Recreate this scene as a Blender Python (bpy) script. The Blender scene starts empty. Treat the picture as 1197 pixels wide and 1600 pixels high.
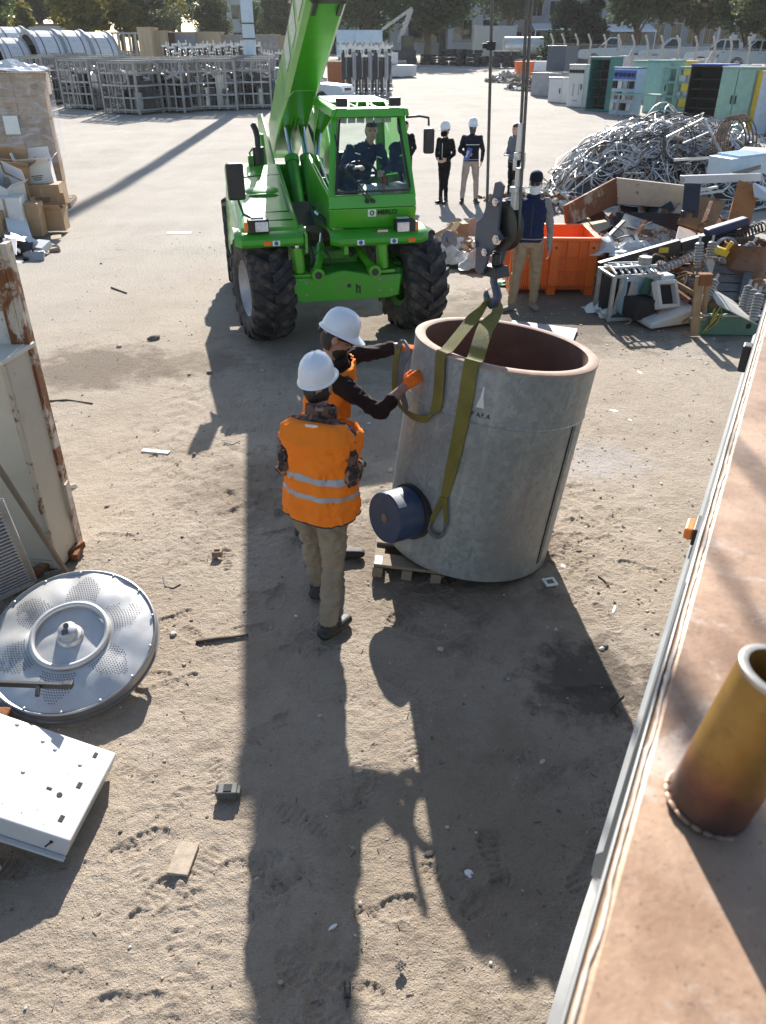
import bpy, bmesh, math, random
import numpy as np
from math import radians as RAD, sin, cos, pi, sqrt, atan2
from mathutils import Vector, Matrix, Euler, noise
SC = bpy.context.scene
COL = SC.collection
# ------------------------------------------------------------------ camera
CAM_H, PITCH, FPX = 3.1, RAD(31.0), 1200.0
cam_d = bpy.data.cameras.new("camera")
cam = bpy.data.objects.new("camera", cam_d); COL.objects.link(cam)
cam.location = (0, 0, CAM_H); cam.rotation_euler = (pi/2 - PITCH, 0, 0)
cam_d.sensor_fit = 'VERTICAL'; cam_d.sensor_height = 24.0; cam_d.sensor_width = 18.0
cam_d.lens = 24.0*FPX/1600.0
cam_d.clip_start = 0.05; cam_d.clip_end = 2000
cam_d.dof.use_dof = True; cam_d.dof.focus_distance = 6.0; cam_d.dof.aperture_fstop = 4.5
SC.camera = cam
# ------------------------------------------------------------------ light
SUN_EL, SUN_AZ = RAD(31.0), RAD(-0.5)      # azimuth from +Y towards +X
w = bpy.data.worlds.new("World"); SC.world = w; w.use_nodes = True
nt = w.node_tree; nt.nodes.clear()
sky = nt.nodes.new('ShaderNodeTexSky'); sky.sky_type = 'NISHITA'; sky.sun_disc = False
sky.sun_elevation = SUN_EL; sky.sun_rotation = SUN_AZ
sky.air_density = 1.0; sky.dust_density = 0.7; sky.ozone_density = 1.0
bg = nt.nodes.new('ShaderNodeBackground'); bg.inputs[1].default_value = 0.085
wo = nt.nodes.new('ShaderNodeOutputWorld')
nt.links.new(sky.outputs[0], bg.inputs[0]); nt.links.new(bg.outputs[0], wo.inputs[0])
sun_d = bpy.data.lights.new("sun", 'SUN'); sun_d.energy = 4.9; sun_d.angle = RAD(0.55); sun_d.color = (1.0, 0.955, 0.89)
sun = bpy.data.objects.new("sun", sun_d); COL.objects.link(sun)
sdir = Vector((sin(SUN_AZ)*cos(SUN_EL), cos(SUN_AZ)*cos(SUN_EL), sin(SUN_EL)))   # towards the sun
sun.rotation_euler = sdir.to_track_quat('Z', 'Y').to_euler(); sun.location = (0, 30, 40)
SC.view_settings.view_transform = 'Standard'; SC.view_settings.look = 'None'
SC.view_settings.exposure = 1.12; SC.view_settings.gamma = 1.0
SC.cycles.max_bounces = 6; SC.cycles.transparent_max_bounces = 12
SC.cycles.use_denoising = True
SC.cycles.caustics_reflective = False; SC.cycles.caustics_refractive = False
SC.cycles.sample_clamp_indirect = 6.0
# ------------------------------------------------------------------ terrain + placing helpers
def gz(y):
    if y < 20: return 0.0
    if y > 115: return gz(115)
    t = y - 20
    return 0.03*t*t/(t+6)
_c, _s = cos(PITCH), sin(PITCH)
def ray(u, v):
    a = (u-598.5)/FPX; b = -(v-800)/FPX
    return (a, _c+b*_s, -_s+b*_c)
def G(u, v, z=0.0):
    d = ray(u, v); t = (z-CAM_H)/d[2]
    return Vector((t*d[0], t*d[1], z))
def T(u, v):
    "where the sight line meets the rising yard"
    d = ray(u, v); lo, hi = 1.0, 130.0
    for _ in range(50):
        m = (lo+hi)/2; z = CAM_H+d[2]/d[1]*m
        if z > gz(m): lo = m
        else: hi = m
    return Vector((d[0]/d[1]*lo, lo, gz(lo)))
def AT(u, v, y):
    d = ray(u, v); t = y/d[1]
    return Vector((t*d[0], y, CAM_H+t*d[2]))
def DEP(y, z=0.0): return y*_c-(z-CAM_H)*_s
def Rz(a): return Matrix.Rotation(a, 3, 'Z')
def Rx(a): return Matrix.Rotation(a, 3, 'X')
def Ry(a): return Matrix.Rotation(a, 3, 'Y')
I3 = Matrix.Identity(3)
V = Vector
rnd = random.Random(7)
# ------------------------------------------------------------------ mesh builder
class MB:
    def __init__(s): s.v=[]; s.f=[]; s.m=[]; s.sm=[]
    def add(s, vs, fs, mi=0, smooth=False):
        o=len(s.v); s.v.extend(tuple(p) for p in vs)
        for f in fs:
            s.f.append(tuple(i+o for i in f)); s.m.append(mi); s.sm.append(smooth)
        return s
    def box(s, c, size, R=None, mi=0, taper=None):
        R=R or I3; c=V(c); hx,hy,hz=[q/2 for q in size]; vs=[]
        for z in (-1,1):
            k=1.0 if (z<0 or taper is None) else taper
            for x,y in ((-1,-1),(1,-1),(1,1),(-1,1)): vs.append(c+R@V((x*hx*k,y*hy*k,z*hz)))
        return s.add(vs,[(3,2,1,0),(4,5,6,7),(0,1,5,4),(1,2,6,5),(2,3,7,6),(3,0,4,7)],mi)
    def hexa(s, vs, mi=0):
        "8 points: bottom ring (4, counter-clockwise from above) then top ring"
        return s.add(vs,[(3,2,1,0),(4,5,6,7),(0,1,5,4),(1,2,6,5),(2,3,7,6),(3,0,4,7)],mi)
    def bar(s, a, b, w, h=None, mi=0, up=None):
        a=V(a); b=V(b); d=(b-a); L=d.length
        if L<1e-6: return s
        d.normalize(); up=V(up) if up else (V((0,0,1)) if abs(d.z)<0.95 else V((0,1,0)))
        x=d.cross(up).normalized(); y=x.cross(d).normalized()
        R=Matrix((x,d,y)).transposed()
        return s.box((a+b)/2,(w,L,h or w),R,mi)
    def tube(s, pts, r, seg=10, mi=0, closed=False, cap=True, smooth=True, flat=None):
        pts=[V(p) for p in pts]; n=len(pts); rs=r if isinstance(r,(list,tuple)) else [r]*n
        vs=[]; fs=[]; prev=None
        for i,p in enumerate(pts):
            if closed: t=pts[(i+1)%n]-pts[i-1]
            else: t=pts[min(i+1,n-1)]-pts[max(i-1,0)]
            if t.length<1e-9: t=V((0,0,1))
            t.normalize()
            if prev is None:
                u=V((0,0,1)) if abs(t.z)<0.9 else V((1,0,0))
                x=t.cross(u).normalized()
            else:
                x=(prev-t*prev.dot(t))
                x=x.normalized() if x.length>1e-6 else t.orthogonal().normalized()
            prev=x; y=t.cross(x)
            for k in range(seg):
                a=2*pi*k/seg; vs.append(p+(x*cos(a)+y*sin(a)*(flat or 1.0))*rs[i])
        m=n if closed else n-1
        for i in range(m):
            for k in range(seg):
                a=i*seg+k; b=i*seg+(k+1)%seg; c=((i+1)%n)*seg+(k+1)%seg; d=((i+1)%n)*seg+k
                fs.append((a,b,c,d))
        if cap and not closed:
            fs.append(tuple(reversed(range(seg)))); fs.append(tuple((n-1)*seg+k for k in range(seg)))
        return s.add(vs,fs,mi,smooth)
    def cyl(s, a, b, r, r2=None, seg=16, mi=0, smooth=True):
        return s.tube([a,b],[r, r if r2 is None else r2],seg,mi,smooth=smooth)
    def lathe(s, prof, seg=32, Mt=None, mi=0, smooth=True, arc=None, closed_prof=False, mis=None):
        Mt=Mt or Matrix.Identity(4); vs=[]; fs=[]; n=len(prof)
        for k in range(seg):
            a=2*pi*k/seg
            for (r,z) in prof: vs.append(Mt@V((r*cos(a),r*sin(a),z)))
        m=n if closed_prof else n-1
        o=len(s.v); s.v.extend(tuple(p) for p in vs)
        for k in range(seg):
            k2=(k+1)%seg
            for i in range(m):
                j=(i+1)%n
                s.f.append((o+k*n+i,o+k2*n+i,o+k2*n+j,o+k*n+j)); s.m.append(mis[i] if mis else mi); s.sm.append(smooth)
        return s
    def prism(s, poly, z0, z1, Mt=None, mi=0):
        Mt=Mt or Matrix.Identity(4); n=len(poly)
        vs=[Mt@V((x,y,z0)) for x,y in poly]+[Mt@V((x,y,z1)) for x,y in poly]
        fs=[tuple(reversed(range(n))),tuple(range(n,2*n))]+[(i,(i+1)%n,n+(i+1)%n,n+i) for i in range(n)]
        return s.add(vs,fs,mi)
    def ell(s, c, r, R=None, seg=14, rings=9, mi=0):
        R=R or I3; c=V(c); vs=[c+R@V((0,0,-r[2]))]; fs=[]
        for i in range(1,rings):
            t=-pi/2+pi*i/rings
            for k in range(seg):
                a=2*pi*k/seg; vs.append(c+R@V((r[0]*cos(t)*cos(a),r[1]*cos(t)*sin(a),r[2]*sin(t))))
        vs.append(c+R@V((0,0,r[2]))); L=len(vs)-1
        for k in range(seg):
            k2=(k+1)%seg
            fs.append((0,1+k2,1+k)); fs.append((L,L-seg+k,L-seg+k2))
            for i in range(rings-2):
                a=1+i*seg; fs.append((a+k,a+k2,a+seg+k2,a+seg+k))
        return s.add(vs,fs,mi,True)
    def loft(s, rings, cap=True, mi=0, smooth=True, closed=True):
        n=len(rings[0]); vs=[p for r in rings for p in r]; fs=[]
        for i in range(len(rings)-1):
            for k in range(n if closed else n-1):
                k2=(k+1)%n; fs.append((i*n+k,i*n+k2,(i+1)*n+k2,(i+1)*n+k))
        if cap and closed:
            fs.append(tuple(reversed(range(n)))); fs.append(tuple((len(rings)-1)*n+k for k in range(n)))
        return s.add(vs,fs,mi,smooth)
    def sheet(s, grid, th=0.0, mi=0, smooth=True):
        "grid of points -> surface; th gives it a real thickness"
        h=len(grid); w_=len(grid[0]); P=[[V(p) for p in r] for r in grid]
        if th<=0:
            return s.add([p for r in P for p in r],[(i*w_+j,i*w_+j+1,(i+1)*w_+j+1,(i+1)*w_+j) for i in range(h-1) for j in range(w_-1)],mi,smooth)
        N=[]
        for i in range(h):
            for j in range(w_):
                a=P[i][min(j+1,w_-1)]-P[i][max(j-1,0)]; b=P[min(i+1,h-1)][j]-P[max(i-1,0)][j]
                n=a.cross(b); N.append(n.normalized() if n.length>1e-9 else V((0,0,1)))
        fl=[p for r in P for p in r]; vs=[p+n*th/2 for p,n in zip(fl,N)]+[p-n*th/2 for p,n in zip(fl,N)]; o=h*w_; fs=[]
        for i in range(h-1):
            for j in range(w_-1):
                a=i*w_+j; fs.append((a,a+1,a+w_+1,a+w_)); fs.append((o+a+w_,o+a+w_+1,o+a+1,o+a))
        bd=[(0,j) for j in range(w_)]+[(i,w_-1) for i in range(1,h)]+[(h-1,j) for j in range(w_-2,-1,-1)]+[(i,0) for i in range(h-2,0,-1)]
        for k in range(len(bd)):
            a=bd[k][0]*w_+bd[k][1]; q=bd[(k+1)%len(bd)]; b=q[0]*w_+q[1]; fs.append((b,a,o+a,o+b))
        return s.add(vs,fs,mi,smooth)
    def mesh(s, name, mats):
        me=bpy.data.meshes.new(name); me.from_pydata(s.v,[],s.f)
        mats=mats if isinstance(mats,(list,tuple)) else [mats]
        for m in mats: me.materials.append(m)
        me.polygons.foreach_set('material_index',s.m); me.polygons.foreach_set('use_smooth',s.sm)
        me.update()
        if any(s.sm): me.set_sharp_from_angle(angle=RAD(42))
        return me
    def build(s, name, mats, parent=None, bevel=0.0, seg=2):
        o=bpy.data.objects.new(name,s.mesh(name,mats)); COL.objects.link(o)
        if parent is not None: o.parent=parent
        if bevel>0:
            b=o.modifiers.new('bevel','BEVEL'); b.width=bevel; b.segments=seg; b.limit_method='ANGLE'; b.angle_limit=RAD(38); b.harden_normals=False
        return o
def thing(name, label, cat, loc=(0,0,0), rotz=0.0, group=None, rot=None):
    o=bpy.data.objects.new(name,None); COL.objects.link(o); o.empty_display_size=0.1
    o.location=loc; o.rotation_euler=rot if rot else (0,0,rotz)
    o['label']=label; o['category']=cat
    if group: o['group']=group
    return o
def tag(o, label, cat, group=None):
    o['label']=label; o['category']=cat
    if group: o['group']=group
    return o
def struct(o, kind='structure'): o['kind']=kind; return o
def place(o, loc, rotz=0.0, rot=None):
    o.location=loc; o.rotation_euler=rot if rot else (0,0,rotz); return o
def dup(o, loc, rotz=0.0, label=None, group=None, rot=None, sc=None):
    r=o.copy(); COL.objects.link(r); place(r,loc,rotz,rot)
    if sc: r.scale=sc if isinstance(sc,(tuple,list)) else (sc,)*3
    if label: r['label']=label
    if group: r['group']=group
    for ch in list(o.children):
        c=ch.copy(); COL.objects.link(c); c.parent=r
        for g in list(ch.children):
            d=g.copy(); COL.objects.link(d); d.parent=c
    return r
# ------------------------------------------------------------------ materials
def _n(nt,t,**k):
    n=nt.nodes.new(t)
    for a,b in k.items(): setattr(n,a,b)
    return n
def newmat(name):
    m=bpy.data.materials.new(name); m.use_nodes=True
    nt=m.node_tree; b=nt.nodes['Principled BSDF']; return m,nt,b
def mixc(nt,fac,a,b,blend='MIX'):
    n=_n(nt,'ShaderNodeMix',data_type='RGBA',blend_type=blend)
    for s,val in ((0,fac),(6,a),(7,b)):
        if isinstance(val,(int,float)): n.inputs[s].default_value=val
        elif isinstance(val,tuple): n.inputs[s].default_value=(*val[:3],1)
        else: nt.links.new(val,n.inputs[s])
    return n.outputs[2]
def nz(nt,co,scale,detail=4,rough=.55,dist=0.0,vec=None):
    n=_n(nt,'ShaderNodeTexNoise'); n.inputs['Scale'].default_value=scale; n.inputs['Detail'].default_value=detail
    n.inputs['Roughness'].default_value=rough; n.inputs['Distortion'].default_value=dist
    nt.links.new(co,n.inputs['Vector']); return n.outputs['Fac']
def ramp(nt,val,a,b):
    n=_n(nt,'ShaderNodeMapRange'); n.inputs[1].default_value=a; n.inputs[2].default_value=b
    nt.links.new(val,n.inputs[0]); return n.outputs[0]
def mul(nt,a,b,op='MULTIPLY'):
    n=_n(nt,'ShaderNodeMath',operation=op)
    for i,q in enumerate((a,b)):
        if isinstance(q,(int,float)): n.inputs[i].default_value=q
        else: nt.links.new(q,n.inputs[i])
    return n.outputs[0]
def M(name,col,rough=.55,metal=0.0,var=.18,scale=5.0,dirt=None,dscale=3.0,damt=.5,rust=None,rscale=4.0,bump=0.0,bscale=40.0,coat=0.0,stretch=None,spec=None,rr=.12):
    "worn paint / metal / cloth: colour varies with noise in the thing's own space, optional dirt and rust patches, bump"
    m,nt,b=newmat(name); tc=_n(nt,'ShaderNodeTexCoord'); co=tc.outputs['Object']
    if stretch:
        mp=_n(nt,'ShaderNodeMapping'); mp.inputs['Scale'].default_value=stretch; nt.links.new(co,mp.inputs[0]); co=mp.outputs[0]
    f=ramp(nt,nz(nt,co,scale,5),.3,.7)
    c=mixc(nt,f,tuple(q*(1-var) for q in col),tuple(min(1,q*(1+var)) for q in col))
    if dirt:
        d=ramp(nt,nz(nt,co,dscale,7,.65),.62-.3*damt,.72-.1*damt); c=mixc(nt,mul(nt,d,min(1,.35+damt*.6)),c,dirt)
    rv=None
    if rust is not None:
        rv=ramp(nt,nz(nt,co,rscale,9,.68,.4),.66-.28*rust,.70-.26*rust)
        rc=mixc(nt,nz(nt,co,rscale*7,6),(.09,.032,.014),(.30,.115,.04)); c=mixc(nt,rv,c,rc)
    nt.links.new(c,b.inputs['Base Color'])
    r=mixc(nt,nz(nt,co,scale*3,4),(max(0,rough-rr),)*3,(min(1,rough+rr),)*3)
    if rv is not None: r=mixc(nt,rv,r,(.9,.9,.9)); nt.links.new(mul(nt,mul(nt,1.0,rv,'SUBTRACT'),metal),b.inputs['Metallic'])
    else: b.inputs['Metallic'].default_value=metal
    nt.links.new(r,b.inputs['Roughness'])
    if coat: b.inputs['Coat Weight'].default_value=coat; b.inputs['Coat Roughness'].default_value=.08
    if spec is not None: b.inputs['Specular IOR Level'].default_value=spec
    if bump:
        bp=_n(nt,'ShaderNodeBump'); bp.inputs['Strength'].default_value=bump; bp.inputs['Distance'].default_value=.01
        nt.links.new(nz(nt,co,bscale,6,.6),bp.inputs['Height']); nt.links.new(bp.outputs[0],b.inputs['Normal'])
    return m
def glassmat(name,tint=(.9,.97,.94),alpha=.25,rough=.03):
    m,nt,b=newmat(name); nt.nodes.remove(b)
    t=_n(nt,'ShaderNodeBsdfTransparent'); t.inputs[0].default_value=(*tint,1)
    g=_n(nt,'ShaderNodeBsdfGlossy'); g.inputs['Roughness'].default_value=rough; g.inputs[0].default_value=(1,1,1,1)
    lw=_n(nt,'ShaderNodeFresnel'); lw.inputs[0].default_value=1.0+alpha*1.6
    mx=_n(nt,'ShaderNodeMixShader'); nt.links.new(lw.outputs[0],mx.inputs[0])
    nt.links.new(t.outputs[0],mx.inputs[1]); nt.links.new(g.outputs[0],mx.inputs[2])
    nt.links.new(mx.outputs[0],nt.nodes['Material Output'].inputs[0]); return m
DIRT=(.20,.155,.11)
green=M('green_paint',(.058,.365,.012),.33,var=.05,scale=2,dirt=(.10,.20,.06),dscale=9,damt=.26,coat=.35)
green_dk=M('green_paint_grimy',(.030,.22,.012),.5,var=.15,scale=3,dirt=(.06,.065,.035),dscale=5,damt=.45)
green_du=M('green_paint_dusty',(.042,.32,.012),.42,var=.08,scale=3,dirt=(.13,.15,.07),dscale=6,damt=.35,coat=.15)
rubber=M('tyre_rubber',(.024,.024,.025),.8,var=.25,scale=9,dirt=(.15,.125,.10),dscale=9,damt=.45,bump=.4,bscale=60)
blackp=M('black_plastic',(.018,.018,.02),.5,var=.2)
black_st=M('black_steel',(.025,.025,.028),.45,var=.3,dirt=(.08,.065,.05),damt=.25)
chrome=M('chrome_rod',(.6,.6,.62),.18,1.0,var=.08)
rimgrey=M('rim_grey',(.42,.43,.45),.45,.2,var=.15,dirt=DIRT,damt=.3)
glass=glassmat('cab_glass',(.93,.975,.955),.2)
cglass=glassmat('dark_glass',(.25,.30,.33),.35)
amber=M('amber_lens',(.85,.22,.02),.25,var=.1,coat=.5)
lens=M('headlight_lens',(.75,.76,.78),.12,.3,var=.15,scale=30)
white=M('white_enamel',(.53,.54,.555),.35,var=.05,scale=3,dirt=(.50,.48,.45),dscale=4,damt=.25,coat=.2)
whitep=M('white_plastic',(.78,.79,.80),.35,var=.04,dirt=(.5,.47,.42),dscale=9,damt=.1)
hatwhite=M('hard_hat_white',(.80,.82,.85),.30,var=.03,dirt=(.55,.52,.48),dscale=14,damt=.08,coat=.3)
galv_far=M('grey_steel',(.36,.355,.35),.55,.35,var=.25,scale=3,dirt=(.2,.17,.14),damt=.3)
alu=M('aluminium',(.64,.63,.61),.42,.45,var=.12,scale=5,dirt=(.40,.38,.35),dscale=6,damt=.2,rr=.1)
greyp=M('grey_paint',(.30,.31,.33),.5,var=.12,dirt=DIRT,damt=.25)
dkblue=M('blue_grey_paint',(.070,.085,.112),.42,var=.18,scale=7,dirt=(.12,.11,.10),dscale=9,damt=.22)
card=M('cardboard',(.40,.265,.155),.85,var=.14,scale=3,dirt=(.28,.19,.12),dscale=2,damt=.3)
cardw=M('white_carton',(.66,.66,.67),.7,var=.06,dirt=(.45,.42,.38),damt=.2)
wood=M('weathered_wood',(.30,.235,.165),.85,var=.3,scale=3,stretch=(2,14,14),dirt=(.14,.11,.085),damt=.4,bump=.4,bscale=30)
woodlight=M('pale_wood',(.48,.375,.25),.8,var=.2,scale=3,stretch=(2,14,14),dirt=(.3,.23,.16),damt=.25)
woodgrey=M('grey_wood',(.33,.315,.29),.85,var=.25,scale=2,dirt=(.18,.16,.14),damt=.35)
rusty=M('rusty_steel',(.30,.20,.14),.8,.1,var=.3,scale=5,rust=1.0,rscale=5,bump=.5,bscale=40)
beige=M('beige_paint',(.56,.50,.39),.5,var=.08,scale=2,dirt=(.36,.29,.20),damt=.25,rust=.02,rscale=6)
orange_p=M('orange_plastic',(.80,.15,.015),.42,var=.08,dirt=(.5,.13,.04),damt=.2)
teal=M('teal_paint',(.030,.17,.17),.45,var=.12,dirt=(.07,.12,.11),damt=.2)
mint=M('mint_paint',(.22,.38,.33),.5,var=.12,dirt=(.25,.28,.24),damt=.25)
yellow=M('yellow_paint',(.62,.42,.03),.5,var=.12,dirt=DIRT,damt=.2)
bluep=M('blue_paint',(.03,.10,.42),.4,var=.1)
paleblue=M('pale_blue_paint',(.42,.55,.66),.45,var=.08,dirt=(.35,.36,.36),damt=.2)
dark=M('dark_interior',(.015,.015,.016),.8,var=.3)
paper=M('white_paper',(.80,.80,.79),.7,var=.05)
# ------------------------------------------------------------------ ground
def vnoise(x,y,seed):
    xi=np.floor(x).astype(np.int64); yi=np.floor(y).astype(np.int64); fx=x-xi; fy=y-yi
    def h(a,b):
        n=(a*374761393+b*668265263+seed*974711)&0x7fffffff; n=((n^(n>>13))*1274126177)&0x7fffffff
        return ((n^(n>>16))&0xffff)/65535.0
    sx=fx*fx*(3-2*fx); sy=fy*fy*(3-2*fy)
    return (h(xi,yi)*(1-sx)+h(xi+1,yi)*sx)*(1-sy)+(h(xi,yi+1)*(1-sx)+h(xi+1,yi+1)*sx)*sy-.5
def grow(start,step,rate,stop,mx):
    out=[]; p=start
    while p<stop: out.append(p); p+=step; step=min(step*rate,mx)
    return out
ys=[-300,-120,-50,-22,-12,-7,-4,-2.5,-1.5,-.8,-.3,0,.3,.6]+grow(.85,.0088,1.0,4.6,.0088)+grow(4.612,.0095,1.014,34,.5)+list(np.arange(34.5,118,1.5))+[130,160,220,320,500,900]
xr=grow(1.75,.015,1.022,16,.6)+list(np.arange(17,60,2.5))+[66,80,110,160,260,420]
xl=[-q for q in (grow(2.1,.015,1.022,16,.6)+list(np.arange(17,60,2.5))+[66,80,110,160,260,420])]
xs=sorted(xl)+list(np.arange(-2.09,1.745,.0098))+xr
gxs=np.array(xs); gys=np.array(ys); GX,GY=np.meshgrid(gxs,gys)
GZ=np.zeros_like(GX)
t=np.clip(GY,20,115)-20; GZ+=.03*t*t/(t+6)
near=np.clip((13-GY)/6,0,1)*np.clip((GY+3)/3,0,1)*np.clip((7-np.abs(GX))/3,0,1)
def turb(x,y,sc,seed): return vnoise(x*sc,y*sc,seed)
GZ+=.030*turb(GX,GY,.55,1)*np.clip(1.2-np.abs(GY)/60,0,1)-.006
rough=.55+.9*np.clip(turb(GX,GY,.8,21)+.35,0,1)
GZ+=near*rough*.78*(.018*turb(GX,GY,2.3,2)+.011*turb(GX+.3*turb(GX,GY,3,9),GY,6.1,3)+.010*turb(GX,GY,13.7,4)*np.clip(.5+2*turb(GX,GY,1.7,14)+.5,0.15,1.6)+.009*turb(GX,GY,27,5)+.0072*turb(GX+.01*turb(GX,GY,20,8),GY,52,6))
R2=np.random.RandomState(5)
for i in range(340):
    cx=R2.uniform(-2.4,1.9); cy=R2.uniform(1.0,7.5) if i<235 else R2.uniform(5,9); a=R2.uniform(0,2*pi); dep=R2.uniform(.0035,.011)
    ix=np.where(np.abs(gxs-cx)<.24)[0]; iy=np.where(np.abs(gys-cy)<.24)[0]
    if len(ix)<3 or len(iy)<3: continue
    sl=np.ix_(iy,ix); lx=(GX[sl]-cx)*cos(a)+(GY[sl]-cy)*sin(a); ly=-(GX[sl]-cx)*sin(a)+(GY[sl]-cy)*cos(a)
    d1=np.sqrt(((lx-.055)/.092)**2+(ly/.052)**2); d2=np.sqrt(((lx+.085)/.062)**2+(ly/.036)**2); d=np.minimum(d1,d2)
    ins=1/(1+np.exp((d-1)*26)); rim=np.exp(-((d-1.18)/.12)**2)
    tread=np.where(np.sin(lx*2*pi/.034+(2.2*np.abs(ly)*30 if i%2 else 0))*(1 if i%3 else np.sign(ly)+.2)>0.0,.006,0)
    GZ[sl]+=-dep*ins+dep*.8*rim*(.6+.8*vnoise(lx*30,ly*30,i))+tread*ins*np.clip(.5+1.6*vnoise(lx*16+i,ly*16,3)+.4,0,1)
# wheel ruts of the loader's earlier passes
for (x0,sl_,w_) in ((-1.9,-.12,.4),(.35,-.10,.4)):
    cxl=x0+sl_*(GY-6); d=np.abs(GX-cxl); on=np.exp(-(d/w_*1.6)**4)*np.clip((GY-5.2)/1.5,0,1)*np.clip((30-GY)/10,0,1)
    GZ+=on*(-.008+.006*np.where(np.sin((GY*2*pi/.21)+np.abs(GX-cxl)*22)>0.3,1,0)*np.clip((16-GY)/6,0,1))
nx,ny=len(gxs),len(gys)
gm=bpy.data.meshes.new('ground'); gm.vertices.add(nx*ny)
gm.vertices.foreach_set('co',np.stack([GX,GY,GZ],-1).astype(np.float32).ravel())
ii=(np.arange(ny-1)[:,None]*nx+np.arange(nx-1)[None,:]).ravel()
quads=np.stack([ii,ii+1,ii+nx+1,ii+nx],-1).astype(np.int32)
gm.loops.add(quads.size); gm.loops.foreach_set('vertex_index',quads.ravel())
gm.polygons.add(len(quads)); gm.polygons.foreach_set('loop_start',np.arange(0,quads.size,4,dtype=np.int32))
gm.polygons.foreach_set('use_smooth',np.ones(len(quads),dtype=bool)); gm.update(calc_edges=True)
ground=struct(bpy.data.objects.new('ground',gm)); COL.objects.link(ground)
def ground_mat():
    m,nt,b=newmat('sandy_yard'); geo=_n(nt,'ShaderNodeNewGeometry'); P=geo.outputs['Position']
    sp=_n(nt,'ShaderNodeSeparateXYZ'); nt.links.new(P,sp.inputs[0]); y=sp.outputs[1]
    wob=nz(nt,P,.35,4)
    yy=mul(nt,y,mul(nt,mul(nt,wob,.5,'SUBTRACT'),9),'ADD')
    far=ramp(nt,yy,7.5,15)
    nearc=mixc(nt,ramp(nt,nz(nt,P,1.3,6,.6),.3,.7),(.36,.290,.220),(.455,.378,.298))
    nearc=mixc(nt,mul(nt,ramp(nt,nz(nt,P,5.5,6,.7),.52,.72),.55),nearc,(.245,.19,.142))
    farc=mixc(nt,ramp(nt,nz(nt,P,.5,7,.65),.32,.68),(.355,.318,.272),(.45,.408,.355))
    mp=_n(nt,'ShaderNodeMapping'); mp.inputs['Scale'].default_value=(.5,.06,1); mp.inputs['Rotation'].default_value=(0,0,.5); nt.links.new(P,mp.inputs[0])
    farc=mixc(nt,mul(nt,ramp(nt,nz(nt,mp.outputs[0],1.6,6,.6),.5,.75),.45),farc,(.52,.47,.40))
    c=mixc(nt,far,nearc,farc)
    c=mixc(nt,mul(nt,ramp(nt,nz(nt,P,2.1,9,.78,.8),.60,.70),.55),c,(.19,.15,.115))
    c=mixc(nt,mul(nt,ramp(nt,nz(nt,P,.9,8,.7,.5),.56,.66),.35),c,(.43,.385,.33))
    # grains of sand, grit
    c=mixc(nt,mul(nt,ramp(nt,nz(nt,P,160,2,.5),.58,.72),.5),c,(.56,.51,.44))
    c=mixc(nt,mul(nt,ramp(nt,nz(nt,P,95,3,.6),.60,.70),.55),c,(.16,.125,.09))
    vo=_n(nt,'ShaderNodeTexVoronoi'); vo.inputs['Scale'].default_value=38; nt.links.new(P,vo.inputs['Vector'])
    c=mixc(nt,mul(nt,ramp(nt,vo.outputs['Distance'],.16,.08),.5),c,(.50,.45,.38))
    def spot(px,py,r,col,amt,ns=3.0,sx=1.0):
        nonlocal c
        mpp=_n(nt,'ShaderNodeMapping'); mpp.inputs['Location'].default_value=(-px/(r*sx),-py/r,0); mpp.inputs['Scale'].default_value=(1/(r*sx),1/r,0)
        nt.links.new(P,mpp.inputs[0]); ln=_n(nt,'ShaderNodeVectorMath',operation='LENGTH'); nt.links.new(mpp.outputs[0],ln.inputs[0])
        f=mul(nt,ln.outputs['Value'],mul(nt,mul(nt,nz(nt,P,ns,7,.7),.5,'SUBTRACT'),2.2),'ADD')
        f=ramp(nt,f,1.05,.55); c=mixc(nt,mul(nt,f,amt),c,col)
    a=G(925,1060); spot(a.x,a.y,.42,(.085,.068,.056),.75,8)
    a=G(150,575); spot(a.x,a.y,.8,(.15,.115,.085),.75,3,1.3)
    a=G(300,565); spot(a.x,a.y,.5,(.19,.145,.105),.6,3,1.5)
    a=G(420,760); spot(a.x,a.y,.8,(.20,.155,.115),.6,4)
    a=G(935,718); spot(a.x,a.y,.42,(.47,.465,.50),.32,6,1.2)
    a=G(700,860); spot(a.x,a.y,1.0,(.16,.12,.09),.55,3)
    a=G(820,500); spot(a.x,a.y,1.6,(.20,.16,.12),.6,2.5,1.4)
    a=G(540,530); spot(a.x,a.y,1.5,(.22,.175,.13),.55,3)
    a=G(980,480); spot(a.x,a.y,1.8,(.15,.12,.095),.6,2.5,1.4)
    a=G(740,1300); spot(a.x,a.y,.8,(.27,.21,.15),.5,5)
    nt.links.new(c,b.inputs['Base Color']); b.inputs['Roughness'].default_value=.92; b.inputs['Specular IOR Level'].default_value=.2
    h=mul(nt,nz(nt,P,26,8,.72),mul(nt,nz(nt,P,110,4,.6),.45),'ADD')
    h=mul(nt,h,mul(nt,ramp(nt,vo.outputs['Distance'],.20,.05),.35),'ADD')
    bp=_n(nt,'ShaderNodeBump'); bp.inputs['Strength'].default_value=1.0; bp.inputs['Distance'].default_value=.024
    nt.links.new(h,bp.inputs['Height']); nt.links.new(bp.outputs[0],b.inputs['Normal']); return m
gm.materials.append(ground_mat())
def gh(x,y):
    i=int(np.clip(np.searchsorted(gxs,x),0,nx-1)); j=int(np.clip(np.searchsorted(gys,y),0,ny-1)); return float(GZ[j,i])
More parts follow.
